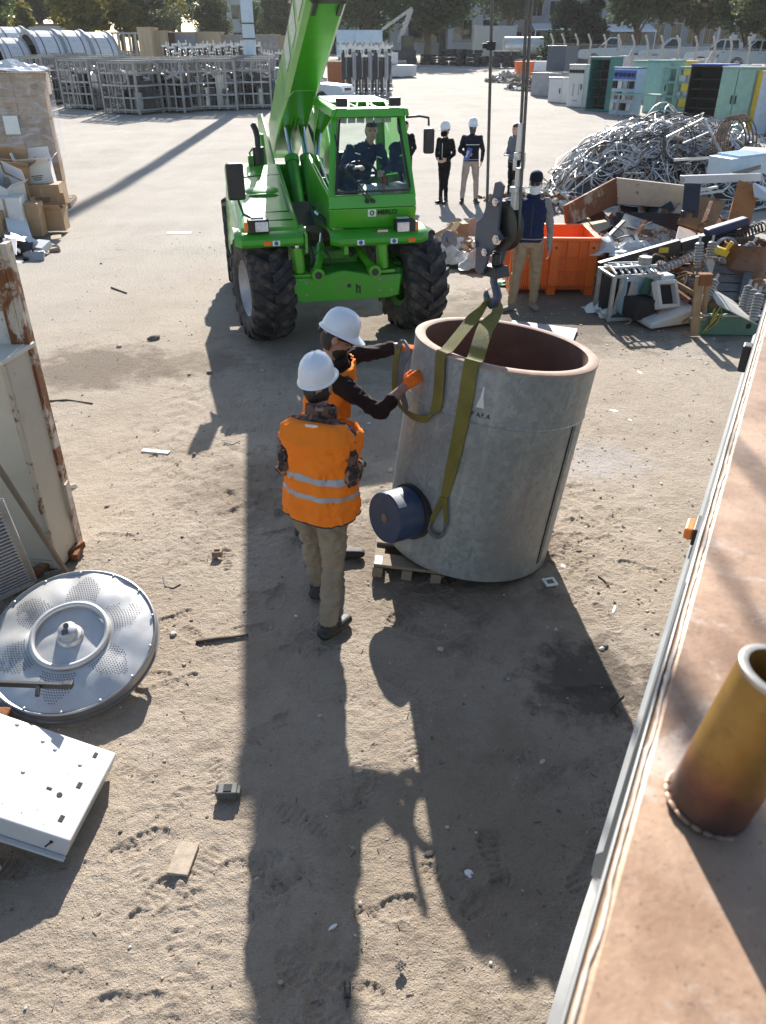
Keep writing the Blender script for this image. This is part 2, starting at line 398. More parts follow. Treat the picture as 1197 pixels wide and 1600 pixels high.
# loose stones: far too many to count
mb=MB()
for k in range(1500):
    if k<1000: x=rnd.uniform(-2.3,1.9); y=rnd.uniform(1.1,7)
    else: x=rnd.uniform(-5,4); y=rnd.uniform(6,16)
    r=abs(rnd.gauss(0,.0032))+.0022+(.005 if k>1000 else 0)
    if rnd.random()<.02: r*=2.6
    mb.ell((x,y,gh(x,y)+r*.25),(r*rnd.uniform(.8,1.5),r,r*.65),Rz(rnd.uniform(0,6)),6,4,rnd.choice((0,0,1,2)))
st_a=M('stone_tan',(.40,.34,.27),.9,var=.3); st_b=M('stone_dark',(.14,.115,.095),.9,var=.3); st_c=M('stone_pale',(.48,.45,.40),.85,var=.2)
struct(mb.build('gravel',[st_a,st_b,st_c]),'stuff')
# ------------------------------------------------------------------ trees
bark=M('bark',(.115,.085,.062),.9,var=.3,scale=6,bump=.8,bscale=18)
def leafmat(name,a,b):
    m,nt,bs=newmat(name); tc=_n(nt,'ShaderNodeTexCoord'); co=tc.outputs['Object']
    c=mixc(nt,ramp(nt,nz(nt,co,.9,3),.35,.65),a,b); c=mixc(nt,nz(nt,co,9,2),c,tuple(q*.55 for q in a))
    nt.links.new(c,bs.inputs['Base Color']); bs.inputs['Roughness'].default_value=.6
    tr=_n(nt,'ShaderNodeBsdfTranslucent'); nt.links.new(c,tr.inputs[0]); mx=_n(nt,'ShaderNodeMixShader'); mx.inputs[0].default_value=.48
    nt.links.new(bs.outputs[0],mx.inputs[1]); nt.links.new(tr.outputs[0],mx.inputs[2]); nt.links.new(mx.outputs[0],nt.nodes['Material Output'].inputs[0]); return m
lf_dark=leafmat('leaf_dark',(.045,.078,.026),(.095,.135,.045)); lf_mid=leafmat('leaf_mid',(.06,.10,.03),(.12,.17,.05))
lf_yel=leafmat('leaf_autumn',(.16,.16,.03),(.33,.27,.05)); lf_con=leafmat('leaf_conifer',(.014,.032,.016),(.026,.052,.022)); lf_ol=leafmat('leaf_olive',(.085,.10,.045),(.15,.16,.07))
def crown(name,H,Wd,base,mat,n,leaf,seed,parent,clusters=26,conic=False):
    rs=np.random.RandomState(seed); cl=[]
    if conic:
        for i in range(n):
            pass
    for k in range(clusters):
        if conic:
            h=rs.uniform(0,1)**1.25; rr=(1-h)*Wd*.46+.1; a=rs.uniform(0,2*pi); cl.append((cos(a)*rr*.75,sin(a)*rr*.75,base+h*(H-base),rr*.45+.25))
        else:
            u=rs.normal(size=3); u/=np.linalg.norm(u); q=rs.uniform(.45,1)**.5
            cl.append((u[0]*q*Wd*.40,u[1]*q*Wd*.40,base+(H-base)*(.5+u[2]*q*.40),rs.uniform(.12,.23)*Wd))
    vs=[];fs=[]
    per=n//clusters
    for (cx,cy,cz,r) in cl:
        d=rs.normal(size=(per,3)); d/=np.linalg.norm(d,axis=1)[:,None]; rad=r*rs.uniform(.25,1,size=per)**.5
        P=np.array([cx,cy,cz])+d*rad[:,None]*np.array([1,1,.8])
        for p in P:
            nrm=rs.normal(size=3); nrm/=np.linalg.norm(nrm); a=np.cross(nrm,[.3,.5,.8]); a/=np.linalg.norm(a)+1e-9; b_=np.cross(nrm,a); l=leaf*rs.uniform(.6,1.3)
            o=len(vs); vs+= [p-a*l, p-b_*l*.45, p+a*l, p+b_*l*.5+nrm*l*.25]; fs.append((o,o+1,o+2,o+3))
    mbx=MB(); mbx.v=[tuple(map(float,q)) for q in vs]; mbx.f=fs; mbx.m=[0]*len(fs); mbx.sm=[False]*len(fs)
    return mbx.build('crown',mat,parent), cl
def tree(label,H,Wd,base,mat,n,leaf,seed,tr=.16,group=None,conic=False,clusters=26,name='tree'):
    t=thing(name,label,'tree',group=group); c,cl=crown('crown',H,Wd,base,mat,n,leaf,seed,t,clusters,conic)
    r=random.Random(seed); m=MB(); top=base+(H-base)*(.55 if not conic else .9); lean=V((r.uniform(-.3,.3),r.uniform(-.3,.3),0))
    m.tube([lean*(k/4)+V((r.uniform(-.06,.06),r.uniform(-.06,.06),top*k/4)) for k in range(5)],[tr*1.35,tr,tr*.85,tr*.6,tr*.25],8)
    if not conic:
        for (cx,cy,cz,rr) in cl[:12]:
            z0=base*.75+r.uniform(0,.3)*(H-base); m.tube([(lean.x*.5,lean.y*.5,z0),(cx*.5,cy*.5,(z0+cz)/2+.2),(cx,cy,cz)],[tr*.5,tr*.3,tr*.1],6)
    m.build('trunk',bark,t); return t
# ------------------------------------------------------------------ trees in place
def tree_at(src,u,v,y,label,sc=1.0,rz=0.0,first=False):
    p=T(u,v) if y is None else V((AT(u,90,y).x,y,gz(y)))
    if first: place(src,p,rz); src.scale=(sc,)*3; src['label']=label; return src
    return dup(src,p,rz,label,src.get('group'),sc=sc)
TG='trees behind the yard'
tA=tree('broad dark tree at the far edge of the yard behind the green boom',11.5,12,2.6,lf_dark,7000,.30,3,.34,TG,clusters=34)
tree_at(tA,668,None,96,'broad dark tree with a thick trunk behind the black stacks',1.0,0,True)
tree_at(tA,575,None,104,'dark tree behind the stacked white crates, half hidden by the boom',.95,2)
tB=tree('olive tree',9.5,8,3.4,lf_mid,5200,.27,11,.24,TG,clusters=26)
tree_at(tB,792,None,104,'round green tree standing in front of the white container',1.0,0,True)
tree_at(tB,990,None,82,'tree with yellow green leaves beside the right end of the dark conifers',.92,1.2)
tD=tree('dark tree',10,10,3.2,lf_ol,6000,.28,17,.3,TG,clusters=24)
tree_at(tD,1083,None,80,'wide dark olive tree with a thick trunk behind the wire fence',.95,0,True)
tree_at(tD,1035,None,112,'olive tree far behind the grey building front',1.0,2.5)
tree_at(tB,1160,None,74,'thin leaning tree near the right edge with light leaves',.75,3.2)
tree_at(tD,1215,None,66,'dense tree at the very right edge over the green cabinets',.72,4)
tree_at(tD,440,None,110,'grey green tree left of the boom in front of the pale wall',.62,1)
tree_at(tB,408,None,118,'slim tree left of the boom beside the light blue pole',.6,2)
tC=tree('conifer',7.2,5.0,.35,lf_con,6500,.20,23,.2,TG,conic=True,clusters=60,name='conifer_tree')
tree_at(tC,888,None,84,'tall dark conifer, the left one of the close pair',1.12,0,True)
tree_at(tC,922,None,82,'lower rounded dark conifer, the right one of the close pair',.86,1)
tE=tree('yellow tree',6.2,5.2,1.9,lf_yel,3000,.24,31,.13,TG,clusters=20)
tree_at(tE,32,None,92,'yellow autumn tree above the pale blue shed at the left edge',.95,0,True)
tree_at(tE,128,None,86,'yellow autumn tree with a dark trunk behind the cable reels',1.1,1)
tree_at(tE,192,None,88,'yellowing tree behind the tall wooden plank crate',1.05,2.1)
tree_at(tD,240,None,90,'grey green tree above the row of wooden crates',.62,3)
tree_at(tE,262,None,96,'golden tree between the grey tree and the white car on the slope',1.0,4)
tree_at(tD,335,None,100,'dark trunked tree beside the white far car',.6,5)
tree_at(tB,-20,None,80,'green tree beyond the left edge behind the cable reels',1.0,2.2)
for k,(u,y,s_) in enumerate(((10,122,1.2),(75,126,1.25),(140,121,1.15),(215,125,1.3),(285,122,1.2),(360,138,1.2),(430,136,1.1),(520,128,1.1),(610,135,1.2),(760,138,1.2),(820,136,1.1))):
    tree_at(tD if k%2 else tB,u,None,y,'grown '+('olive' if k%2 else 'green')+' tree in the far line of trees, '+('far left','left of the red roof house','behind the yellow trees','behind the tall plank crate','behind the white car','behind the pale building','left of the boom','behind the boom','behind the dark crane','behind the white container','behind the grey building')[k],s_,k)
tree_at(tA,690,None,128,'large dark tree far behind the black stacks',1.0,3)
tree_at(tB,860,None,118,'leafy tree far behind the conifers',1.1,2)
tree_at(tA,960,None,125,'large dark tree far behind the parked pickups',.9,2)
# ------------------------------------------------------------------ far buildings
conc=M('grey_render_wall',(.25,.255,.27),.8,var=.12,scale=.6,dirt=(.17,.165,.16),dscale=1,damt=.3)
wallw=M('pale_wall',(.62,.61,.59),.8,var=.08,scale=.5,dirt=(.42,.39,.35),dscale=1,damt=.3)
metalgrey=M('corrugated_grey',(.20,.22,.25),.5,.2,var=.1,stretch=(12,12,.2),scale=1)
awnw=M('white_sheet_roof',(.80,.80,.80),.5,var=.05)
tile=M('red_tile',(.30,.12,.08),.8,var=.25,scale=4)
def facade(name,label,u0,u1,y,h,mat,storeys,bays,depth=10,winmat=cglass,roof=None,awn=None,cat='building'):
    a=AT(u0,60,y); b=AT(u1,60,y); W_=b.x-a.x; z0=gz(y)
    t=thing(name,label,cat,((a.x+b.x)/2,y,z0))
    m=MB(); m.box((0,depth/2,h/2-.5),(W_,depth,h+1)); m.build('wall',mat,t)
    sh=h/storeys; bw=W_/bays
    for i in range(storeys):
        for j in range(bays):
            cx=-W_/2+bw*(j+.5); cz=sh*(i+.55)
            f=MB(); ww,hh=bw*.62,sh*.5
            for (dx,dz,sx,sz) in ((0,hh/2,ww+.12,.08),(0,-hh/2,ww+.12,.08),(-ww/2,0,.08,hh-.08),(ww/2,0,.08,hh-.08),(0,0,.06,hh-.08)): f.box((cx+dx,-.03,cz+dz),(sx,.10,sz))
            wf=f.build('window',greyp,t); g=MB(); g.box((cx,-.012,cz),(ww-.08,.02,hh-.08)); g.build('pane',winmat,wf)
    r=MB(); r.box((0,depth/2,h+.1),(W_+.3,depth+.3,.22)); r.build('roof',roof or greyp,t)
    if awn:
        r=MB(); r.hexa([(awn[0],-3.2,awn[2]),(awn[1],-3.2,awn[2]),(awn[1],-.05,awn[2]+.7),(awn[0],-.05,awn[2]+.7),(awn[0],-3.2,awn[2]+.1),(awn[1],-3.2,awn[2]+.1),(awn[1],-.05,awn[2]+.8),(awn[0],-.05,awn[2]+.8)])
        for q in (awn[0]+.1,awn[1]-.1): r.bar((q,-3.1,0),(q,-3.1,awn[2]),.1)
        r.build('awning',awnw,t)
    return t
facade('office_building','grey building with tall dark windows behind the white container',792,935,112,9.5,conc,3,5,awn=(-2.8,2.2,2.6))
facade('office_building','long dark grey building with a white awning behind the conifers and pickups',936,1120,108,8.5,metalgrey,2,7,awn=(-7.5,-1.2,2.5))
facade('office_building','pale grey building behind the light blue pole at the top left',340,470,128,6.5,wallw,2,6)
facade('house','low beige building at the top right behind the trees',1090,1260,120,4.6,wallw,1,6)
facade('warehouse','tall white building behind the big dark tree',700,790,124,10,wallw,2,2)
facade('house','low house with a red tiled roof far behind the yellow trees',20,110,118,3.2,wallw,1,4,roof=tile)
facade('warehouse','long pale wall of a warehouse far behind the stacked crates',470,700,132,5,wallw,1,3)
# white cargo container
def container(label,u0,u1,y,h,mat,name='cargo_container',cat='container'):
    a=AT(u0,70,y); b=AT(u1,70,y); W_=b.x-a.x
    t=thing(name,label,cat,((a.x+b.x)/2,y,gz(y)))
    m=MB(); m.box((0,1.2,h/2+.1),(W_,2.4,h))
    n=int(W_/.28)
    for i in range(n): m.box((-W_/2+.14+i*.28,-.02,h/2+.1),(.13,.05,h-.3))
    m.build('shell',mat,t,.01)
    m=MB()
    for sx in (-1,1):
        for z in (.1,h+.1): m.box((sx*(W_/2-.06),-.03,z),(.2,.2,.2))
        m.box((sx*(W_/2-.06),-.035,h/2+.1),(.1,.07,h-.2))
    m.build('corner_post',mat,t); return t
container('white steel container standing beyond the black stacks',741,806,101,3.1,white)
# grass verge and far road
grassm=M('verge_grass',(.13,.16,.04),.9,var=.35,scale=2)
def strip(name,u0,u1,v0,v1,mat,kind='structure',y0=None,y1=None):
    m=MB(); rows=[]
    for i in range(9):
        v=v0+(v1-v0)*i/8; rows.append([T(u0+(u1-u0)*j/8,v)+V((0,0,.03)) for j in range(9)])
    m.sheet(rows); return struct(m.build(name,mat),kind)
m=MB(); rows=[[V((x,y,gz(y)+.03)) for x in np.linspace(-75,-22,12)] for y in np.linspace(84,130,10)]; m.sheet(rows); struct(m.build('grass_verge',grassm),'stuff')
m=MB(); rows=[[V((x,y,gz(y)+.03)) for x in np.linspace(2,14,8)] for y in np.linspace(98.5,103,4)]; m.sheet(rows); struct(m.build('grass_verge',grassm),'stuff')
# shed
p=V((AT(60,30,78).x,78,gz(78))); t=thing('garden_shed','small pale blue shed with a flat roof behind the cable reels','shed',p)
m=MB(); m.box((0,0,1.3),(2.2,2.2,2.6)); m.build('wall',paleblue,t); m=MB(); m.box((0,0,2.68),(2.6,2.6,.14)); m.build('roof',greyp,t); m=MB(); m.box((.1,-1.13,1),(.8,.05,1.9)); m.build('door',greyp,t)
# ------------------------------------------------------------------ light blue pole
p=V((AT(389,60,48.6).x,48.6,gz(48.6)))
t=thing('light_pole','tall light blue tubular pole rising behind the steel cages','pole',p)
polem=M('pole_blue',(.50,.60,.68),.45,var=.05,dirt=(.4,.42,.42),damt=.15)
m=MB(); m.cyl((0,0,.0),(0,0,20),.34,.24,18); m.build('shaft',polem,t)
m=MB(); m.cyl((0,0,0),(0,0,.06),.6,.6,18)
for k in range(8): m.cyl((.5*cos(k*pi/4),.5*sin(k*pi/4),.05),(.5*cos(k*pi/4),.5*sin(k*pi/4),.16),.03,seg=6)
m.build('base_flange',greyp,t)
m=MB()
for z in (2.9,3.6): m.lathe([(.335,z),(.352,z),(.352,z+.06),(.335,z+.06)],18,closed_prof=True)
m.build('strap',black_st,t)
# ------------------------------------------------------------------ steel cages
def cage(seed,W_=2.2,D_=1.6,H_=2.15):
    r=random.Random(seed); t=thing('steel_cage','','cage'); m=MB()
    for x in (-W_/2,W_/2):
        for y in (-D_/2,D_/2): m.box((x,y,H_/2),(.09,.09,H_))
    for x in np.linspace(-W_/2,W_/2,6)[1:-1]:
        for y in (-D_/2,D_/2): m.box((x,y,H_/2),(.06,.06,H_-.1))
    for z in (.18,.68,1.18,1.68,H_-.04):
        for y in (-D_/2,D_/2): m.box((0,y+(.01 if y<0 else -.01),z),(W_-.1,.05,.07))
        for x in (-W_/2,W_/2): m.box((x,0,z),(.05,D_-.1,.07))
    m.build('frame',galv_far,t)
    m=MB()
    for y in np.linspace(-D_/2+.1,D_/2-.1,7): m.box((0,y,H_+.025),(W_+.06,.10,.035))
    m.build('lid_slats',woodgrey,t)
    m=MB(); m.box((0,0,.09),(W_-.12,D_-.12,.04)); m.build('floor',woodgrey,t); return t
def cage_load(seed,W_=2.2,D_=1.6):
    r=random.Random(seed); m=MB()
    for k in range(15):
        x=r.uniform(-W_/2+.3,W_/2-.3); y=r.uniform(-.5,.5); h=r.uniform(.7,1.7); q=r.random()
        if q<.4:
            m.lathe([(0,.13),(.14,.13),(.14,h*.6)]+[(rr,h*.6+i*.05) for i,rr in enumerate([.2,.12]*5)]+[(0,h*.6+.5)],10,Matrix.Translation((x,y,0)),mi=r.choice((0,1)))
        else: m.box((x,y,.12+h/2),(r.uniform(.3,.6),r.uniform(.3,.5),h),Rz(r.uniform(-.3,.3)),mi=r.choice((0,0,1,2)))
    for k in range(7): m.cyl((r.uniform(-.9,.9),r.uniform(-.6,.6),1.4),(r.uniform(-.9,.9),r.uniform(-.6,.6),1.75),.06,seg=8,mi=2)
    return m
cg=cage(1); GC='steel cages in the left yard'
loads=[cage_load(40+k).mesh('cage_load',[black_st,galv_far,alu]) for k in range(3)]
rows_=[(66,164,-.55),(135,172,-.55),(202,180,-.50),(268,177,-.40),(332,174,.12),(387,172,.10)]
first=True; ci=0
onames=['leftmost','second from the left','third from the left','fourth from the left','fifth from the left','sixth from the left']
for back in range(3):
    for k,(u,v,rz) in enumerate(rows_):
        p=T(u,v); p=V((p.x-.1*back,p.y+1.0+back*1.95,0)); p.z=gz(p.y)
        rn=['front','middle','rear'][back]
        lab=f'grey steel cage with slatted top, {onames[k]} in the {rn} row'
        if first: place(cg,p,rz); cg['label']=lab; cg['group']=GC; first=False
        else: dup(cg,p,rz,lab,GC)
        o=bpy.data.objects.new('cage_load',loads[(k+back)%3]); COL.objects.link(o); place(o,p,rz)
        tag(o,f'dark scrap packed in the {rn} row cage, {onames[k].split(",")[0]}','equipment','equipment loads inside the steel cages')
# ------------------------------------------------------------------ cable reels
lagm=M('reel_lagging',(.66,.66,.67),.6,var=.12,scale=1.5,dirt=(.42,.38,.33),damt=.3)
def reel(D_,W_):
    t=thing('cable_reel','','reel'); r=D_/2; Mt=Matrix.Translation((0,0,r))@Matrix.Rotation(pi/2,4,'Y')
    m=MB(); n=30
    for k in range(n):
        a=2*pi*k/n; m.box((0,cos(a)*(r-.09),r+sin(a)*(r-.09)),(W_,2*pi*r/n*.94,.05),Rx(a-pi/2))
    m.build('lagging',lagm,t)
    m=MB()
    for x in (-W_/2,W_/2): m.lathe([(r*.86,x-.05),(r+.02,x-.05),(r+.02,x+.05),(r*.86,x+.05)],32,Mt,closed_prof=True,smooth=False)
    m.build('flange',greyp,t)
    m=MB(); m.lathe([(r*.55,-W_/2+.05),(r*.55,W_/2-.05)],24,Mt); m.build('core',black_st,t)
    m=MB()
    for x in (-W_/4,W_/4): m.lathe([(r-.055,x-.02),(r-.035,x-.02),(r-.035,x+.02),(r-.055,x+.02)],32,Mt,closed_prof=True)
    m.build('steel_band',black_st,t); return t
rl=reel(3.35,1.6); GR='cable reels at the left back'
spots=[(8,110,50.5,.75,'large lagged cable reel cut by the left edge, behind the wrapped pallet',.9),(64,50,51.5,.7,'large pale lagged cable reel with a dark open side, second from the left',1.0),(104,50,52.5,.7,'large pale lagged cable reel in the middle of the row',1.0),(146,50,54,.75,'lagged cable reel at the right end of the row, turned to show its flange',.97),(12,50,54,.7,'large pale lagged cable reel at the left end of the back row',1.05)]
for i,(u,v,y,rz,lab,sc) in enumerate(spots):
    p=V((AT(u,60,y).x,y,gz(y)-.02))
    if i==0: place(rl,p,rz); rl.scale=(sc,)*3; rl['label']=lab; rl['group']=GR
    else: dup(rl,p,rz,lab,GR,sc=sc)
# ------------------------------------------------------------------ wooden crates row and cabinets behind
def crate(W_,D_,H_,mat,plank=.16,horizontal=False):
    t=thing('wooden_crate','','crate'); m=MB()
    m.box((0,0,H_/2),(W_-.06,D_-.06,H_-.04))
    n=int((H_ if horizontal else W_)/plank)
    for i in range(n):
        q=(i+.5)/n
        if horizontal: m.box((0,-D_/2,H_*q),(W_,.05,H_/n*.93))
        else: m.box((-W_/2+W_*q,-D_/2,H_/2),(W_/n*.93,.05,H_))
    m.build('planks',mat,t)
    m=MB(); m.box((0,0,H_+.02),(W_+.08,D_+.1,.06)); m.build('lid',woodlight,t)
    m=MB()
    for z in (.15,H_-.15): m.box((0,-D_/2-.045,z),(W_,.035,.12))
    m.build('batten',mat,t); return t
browns=M('brown_panel',(.10,.055,.04),.7,var=.15)
greyplank=M('grey_plank',(.26,.26,.28),.7,var=.12)
def span(u0,u1,y): a=AT(u0,60,y).x; b=AT(u1,60,y).x; return (a+b)/2,b-a
for (u0,u1,y,H_,mat,hor,lab) in ((222,243,62,3.3,woodlight,False,'tall crate of upright yellow planks at the left end of the crate row'),(244,264,63,3.1,woodlight,False,'tall pale wooden crate beside the yellow plank crate'),(265,277,64,3.0,browns,False,'narrow dark brown crate between two pale crates'),(278,309,64.5,3.0,greyplank,True,'grey planked crate with a white notice on it'),(310,347,65.5,3.0,woodlight,False,'pale wooden crate right of the grey planked crate'),(349,381,66.5,2.8,woodgrey,False,'grey wooden crate left of the light blue pole'),(399,436,68,2.8,woodgrey,False,'long grey wooden crate right of the light blue pole'),(437,462,69,2.7,woodlight,False,'pale crate half hidden behind the green boom')):
    cx,W_=span(u0,u1,y); t=crate(W_,2.0,H_,mat,.3,hor); place(t,(cx,y,gz(y))); t['label']=lab; t['group']='wooden crates at the back of the yard'
    if 'notice' in lab: m=MB(); m.box((0,-1.07,1.9),(.45,.02,.5)); m.build('notice',paper,t)
for (u0,u1,y,H_,mat,lab) in ((111,128,66,2.0,mint,'green topped metal cabinet at the left of the low cabinet row'),(129,137,66.5,2.0,woodgrey,'narrow beige cabinet between two green topped ones'),(138,156,67,2.0,mint,'second green topped cabinet right of the beige one'),(157,172,67,1.9,greyp,'blue grey cabinet beside the steel shelf frame')):
    cx,W_=span(u0,u1,y); t=thing('metal_cabinet',lab,'cabinet',(cx,y,gz(y)+.6),group='low cabinets behind the reels')
    m=MB(); m.box((0,.6,H_/2-.3),(W_*.97,1.2,H_+.6)); m.build('body',greyp,t,.02); m=MB(); m.box((0,-.03,H_-.5),(W_*.94,.05,.9)); m.build('door',mat,t,.01); m=MB(); m.box((0,.6,H_+.04),(W_,1.3,.08)); m.build('top',mat,t)
def shelf(W_,D_,H_,nx_,nz_,mat=galv_far,name='steel_rack'):
    t=thing(name,'','rack'); m=MB()
    for x in np.linspace(-W_/2,W_/2,nx_):
        for y in (-D_/2,D_/2): m.box((x,y,H_/2),(.10,.09,H_))
    m.build('upright',mat,t); m=MB()
    for z in np.linspace(.2,H_-.06,nz_): m.box((0,0,z),(W_-.11,D_-.1,.10))
    m.build('shelf',mat,t); return t
cx,W_=span(172,224,68); t=shelf(W_,1.2,3.0,7,3); place(t,(cx,68,gz(68))); t['label']='pale steel rack with dark square openings beside the plank crate'
cx,W_=span(160,205,62); t=shelf(W_,1.2,2.0,5,2); place(t,(cx,62,gz(62))); t['label']='low steel frame stacked behind the right cable reel'
# upright pole switches / insulators packed in rows
def insulator(seed):
    r=random.Random(seed); m=MB(); h=r.uniform(1.25,1.6)
    m.box((0,0,.35),(.26,.22,.7),mi=1); pr=[(0,.7),(.07,.7)]
    z=.72
    while z<h-.12: pr+=[(.105,z),(.105,z+.02),(.06,z+.05)]; z+=.075
    m.lathe(pr+[(.06,h),(0,h)],8,mi=0,smooth=False); m.box((0,0,h+.06),(.34,.12,.10),mi=2); m.cyl((.12,0,h+.1),(.12,0,h+.28),.04,seg=6,mi=2); return m.mesh('pole_switch',[M('insulator_brown%d'%seed,(.05,.045,.045),.35,var=.2),greyp,alu])
ins=[insulator(k) for k in range(3)]
GI='pole switches packed in rows in the yard'
n_=0
for row in range(3):
    for k in range(17):
        u=258+k*9.0+row*2; y=55+row*1.2+k*.12
        o=bpy.data.objects.new('pole_switch',ins[(k*2+row)%3]); COL.objects.link(o); p=AT(u,80,y); place(o,(p.x,y,gz(y)+.75),rnd.uniform(-.4,.4)); o.scale=(1.0,1.0,.95+.12*rnd.random())
        tag(o,'dark upright pole switch in the rows left of the light blue pole','switch',GI)
t=shelf(13.4,3.4,.75,10,2,woodgrey,'timber_platform'); pm=AT(332,80,57); place(t,(pm.x,57,gz(57)-.02),.08); t['label']='long low grey timber platform carrying the rows of pole switches'; t['category']='platform'
for row in range(2):
    for k in range(9):
        u=400+k*7.5+row*3; y=58+row*1.3
        o=bpy.data.objects.new('pole_switch',ins[(k+row)%3]); COL.objects.link(o); p=AT(u,80,y); place(o,(p.x,y,gz(y)+.3),rnd.uniform(-.4,.4)); tag(o,'dark upright pole switch right of the light blue pole, partly behind the boom','switch',GI)
GP='tall cut-out posts behind the pickup'
def post(seed):
    r=random.Random(seed); m=MB(); h=r.uniform(2.0,2.5)
    m.cyl((0,0,0),(0,0,h),.05,seg=8,mi=2 if seed==2 else 0); m.lathe([(0,.9),(.12,.9),(.12,h-.2),(0,h-.2)],8,mi=0 if seed!=2 else 1); m.box((0,0,h),(.5,.1,.12),mi=2); m.cyl((-.2,0,h),(-.2,0,h+.28),.05,seg=6,mi=2); m.cyl((.2,0,h),(.2,0,h+.22),.05,seg=6,mi=1); m.box((0,0,.05),(.4,.4,.1),mi=1)
    return m.mesh('cutout_post',[black_st,greyp,alu])
pts_=[post(k) for k in range(3)]
for row in range(3):
    for k in range(9):
        u=538+k*8.2+row*2.2; v=152-row*5; p=T(u,v)
        o=bpy.data.objects.new('cutout_post',pts_[(k+2*row)%3]); COL.objects.link(o); place(o,p,rnd.uniform(-.5,.5)); tag(o,'tall dark post with grey top fittings in the rows beside the silver pickup','post',GP)
for row in range(2):
    for k in range(11):
        u=530+k*8; y=61+row*1.2; o=bpy.data.objects.new('pole_switch',ins[(k+row)%3]); COL.objects.link(o); p=AT(u,90,y); place(o,(p.x,y,gz(y)+.1),rnd.uniform(-.4,.4)); tag(o,'grey pole switch in the rows just behind the tall dark posts','switch',GI)
# orange-brown crate by the pickup
p=T(530,140); t=crate(1.5,1.2,1.5,M('rusty_orange_crate',(.42,.15,.06),.7,var=.15),.2,True); place(t,(p.x,p.y+1,gz(p.y+1))); t['label']='rust orange crate behind the bonnet of the silver pickup'
# ------------------------------------------------------------------ stacked pale crates
def pale_box(W_,D_,H_,mat):
    m=MB(); m.box((0,0,H_*.53),(W_,D_,H_*.9)); m.box((0,0,H_*.98),(W_+.05,D_+.05,H_*.06))
    for x in (-W_*.38,0,W_*.38): m.box((x,0,H_*.04),(.12,D_,H_*.08))
    return m
pbm=pale_box(2.3,1.6,1.0,paleblue).mesh('pallet_box',paleblue); pbw=pale_box(2.3,1.6,.8,white).mesh('pallet_box',white)
GB='pale boxes stacked at the back of the yard'
def pb(me,u,y,z,lab,rz=.1):
    o=bpy.data.objects.new('pallet_box',me); COL.objects.link(o); p=AT(u,70,y); place(o,(p.x,y,gz(y)+z),rz); tag(o,lab,'box',GB)
for k,(u,z) in enumerate(((548,0),(548,1.02),(548,2.04),(575,0),(575,1.02),(575,2.04))):
    pb(pbm,u,76,z,'light blue pallet box in the %s column behind the tall posts, %s'%(('left','right')[k//3],('at the bottom','in the middle','on top')[k%3]))
for k,(u,y,z) in enumerate(((590,70,0),(608,69,0),(596,70,.82),(625,69.5,0))): pb(pbw,u,y,z,('low white box behind the tall posts, leftmost of three','low white box behind the tall posts, middle of three','white box resting on top of the low white boxes','white box nearest the dark loader crane')[k],.2)
for k,(u,y) in enumerate(((402,72),(420,71),(438,71.5),(412,75))): pb(pbm,u,y,1.6 if k==3 else .9,('pale blue box left of the boom behind the pole, first in line','pale blue box left of the boom, second in line','pale blue box touching the edge of the boom','pale blue box on top, behind the light blue pole')[k],.1)
# dark loading crane
p=T(628,104); t=thing('loader_crane','dark mobile crane with a pale lattice boom under the big tree','crane',(p.x,p.y,p.z))
m=MB(); m.box((0,0,.95),(2.6,2.0,.8)); m.box((.5,0,1.9),(1.2,1.5,1.2)); m.build('body',black_st,t,.05)
m=MB(); m.bar((-.3,.2,1.9),(.8,.2,4.6),.35,.45); m.bar((-1.9,.2,3.0),(.9,.2,4.7),.25); m.build('boom',M('pale_boom',(.42,.40,.36),.6),t)
m=MB(); m.box((.55,-.76,2.0),(.8,.03,.7)); m.build('window',cglass,t)
for x in (-.9,.9): m=MB(); m.tube([(x,-1.1,.5),(x,-.75,.5)],.5,16); m.build('wheel',rubber,t)
# black stacks
GS='black stacks along the far edge'
def blackstack(seed):
    r=random.Random(seed); m=MB()
    for i in range(4):
        for k in range(3): m.lathe([(.30,0),(.46,.02),(.48,.13),(.46,.24),(.30,.26)],14,Matrix.Translation((-.95+k*.95+r.uniform(-.05,.05),r.uniform(-.08,.08),.02+i*.27)),closed_prof=True)
    return m.mesh('tyre_stack',rubber)
bs_=blackstack(1)
for k,(u,v,lab) in enumerate(((676,101,'low black heap of tyres left of the black stacks'),(708,102,'black tyre stack, left one of the taller pair'),(732,103,'black tyre stack, right one of the taller pair'),(758,104,'low black tyre stack in front of the white container'),(790,106,'black tyre stack beside the silver tank trailer'))):
    p=T(u,v); o=bpy.data.objects.new('tyre_stack',bs_); COL.objects.link(o); place(o,p,rnd.uniform(-.1,.1)); o.scale=(.9,.9,1.25 if k in (1,2,4) else .8); tag(o,lab,'tyres',GS)
# tank trailer
p=T(815,100); t=thing('tank_trailer','silver cylindrical tank trailer beside the white awning','tank',p)
m=MB(); m.tube([(-2.0,0,1.5),(-1.9,0,1.5),(1.9,0,1.5),(2.0,0,1.5)],[.5,.85,.85,.5],24); m.build('tank',alu,t)
m=MB(); m.box((0,0,.6),(4,1.0,.2)); m.build('chassis',black_st,t)
for x in (-1.2,1.2): m=MB(); m.tube([(x,-.9,.4),(x,-.6,.4)],.4,14); m.build('wheel',rubber,t)
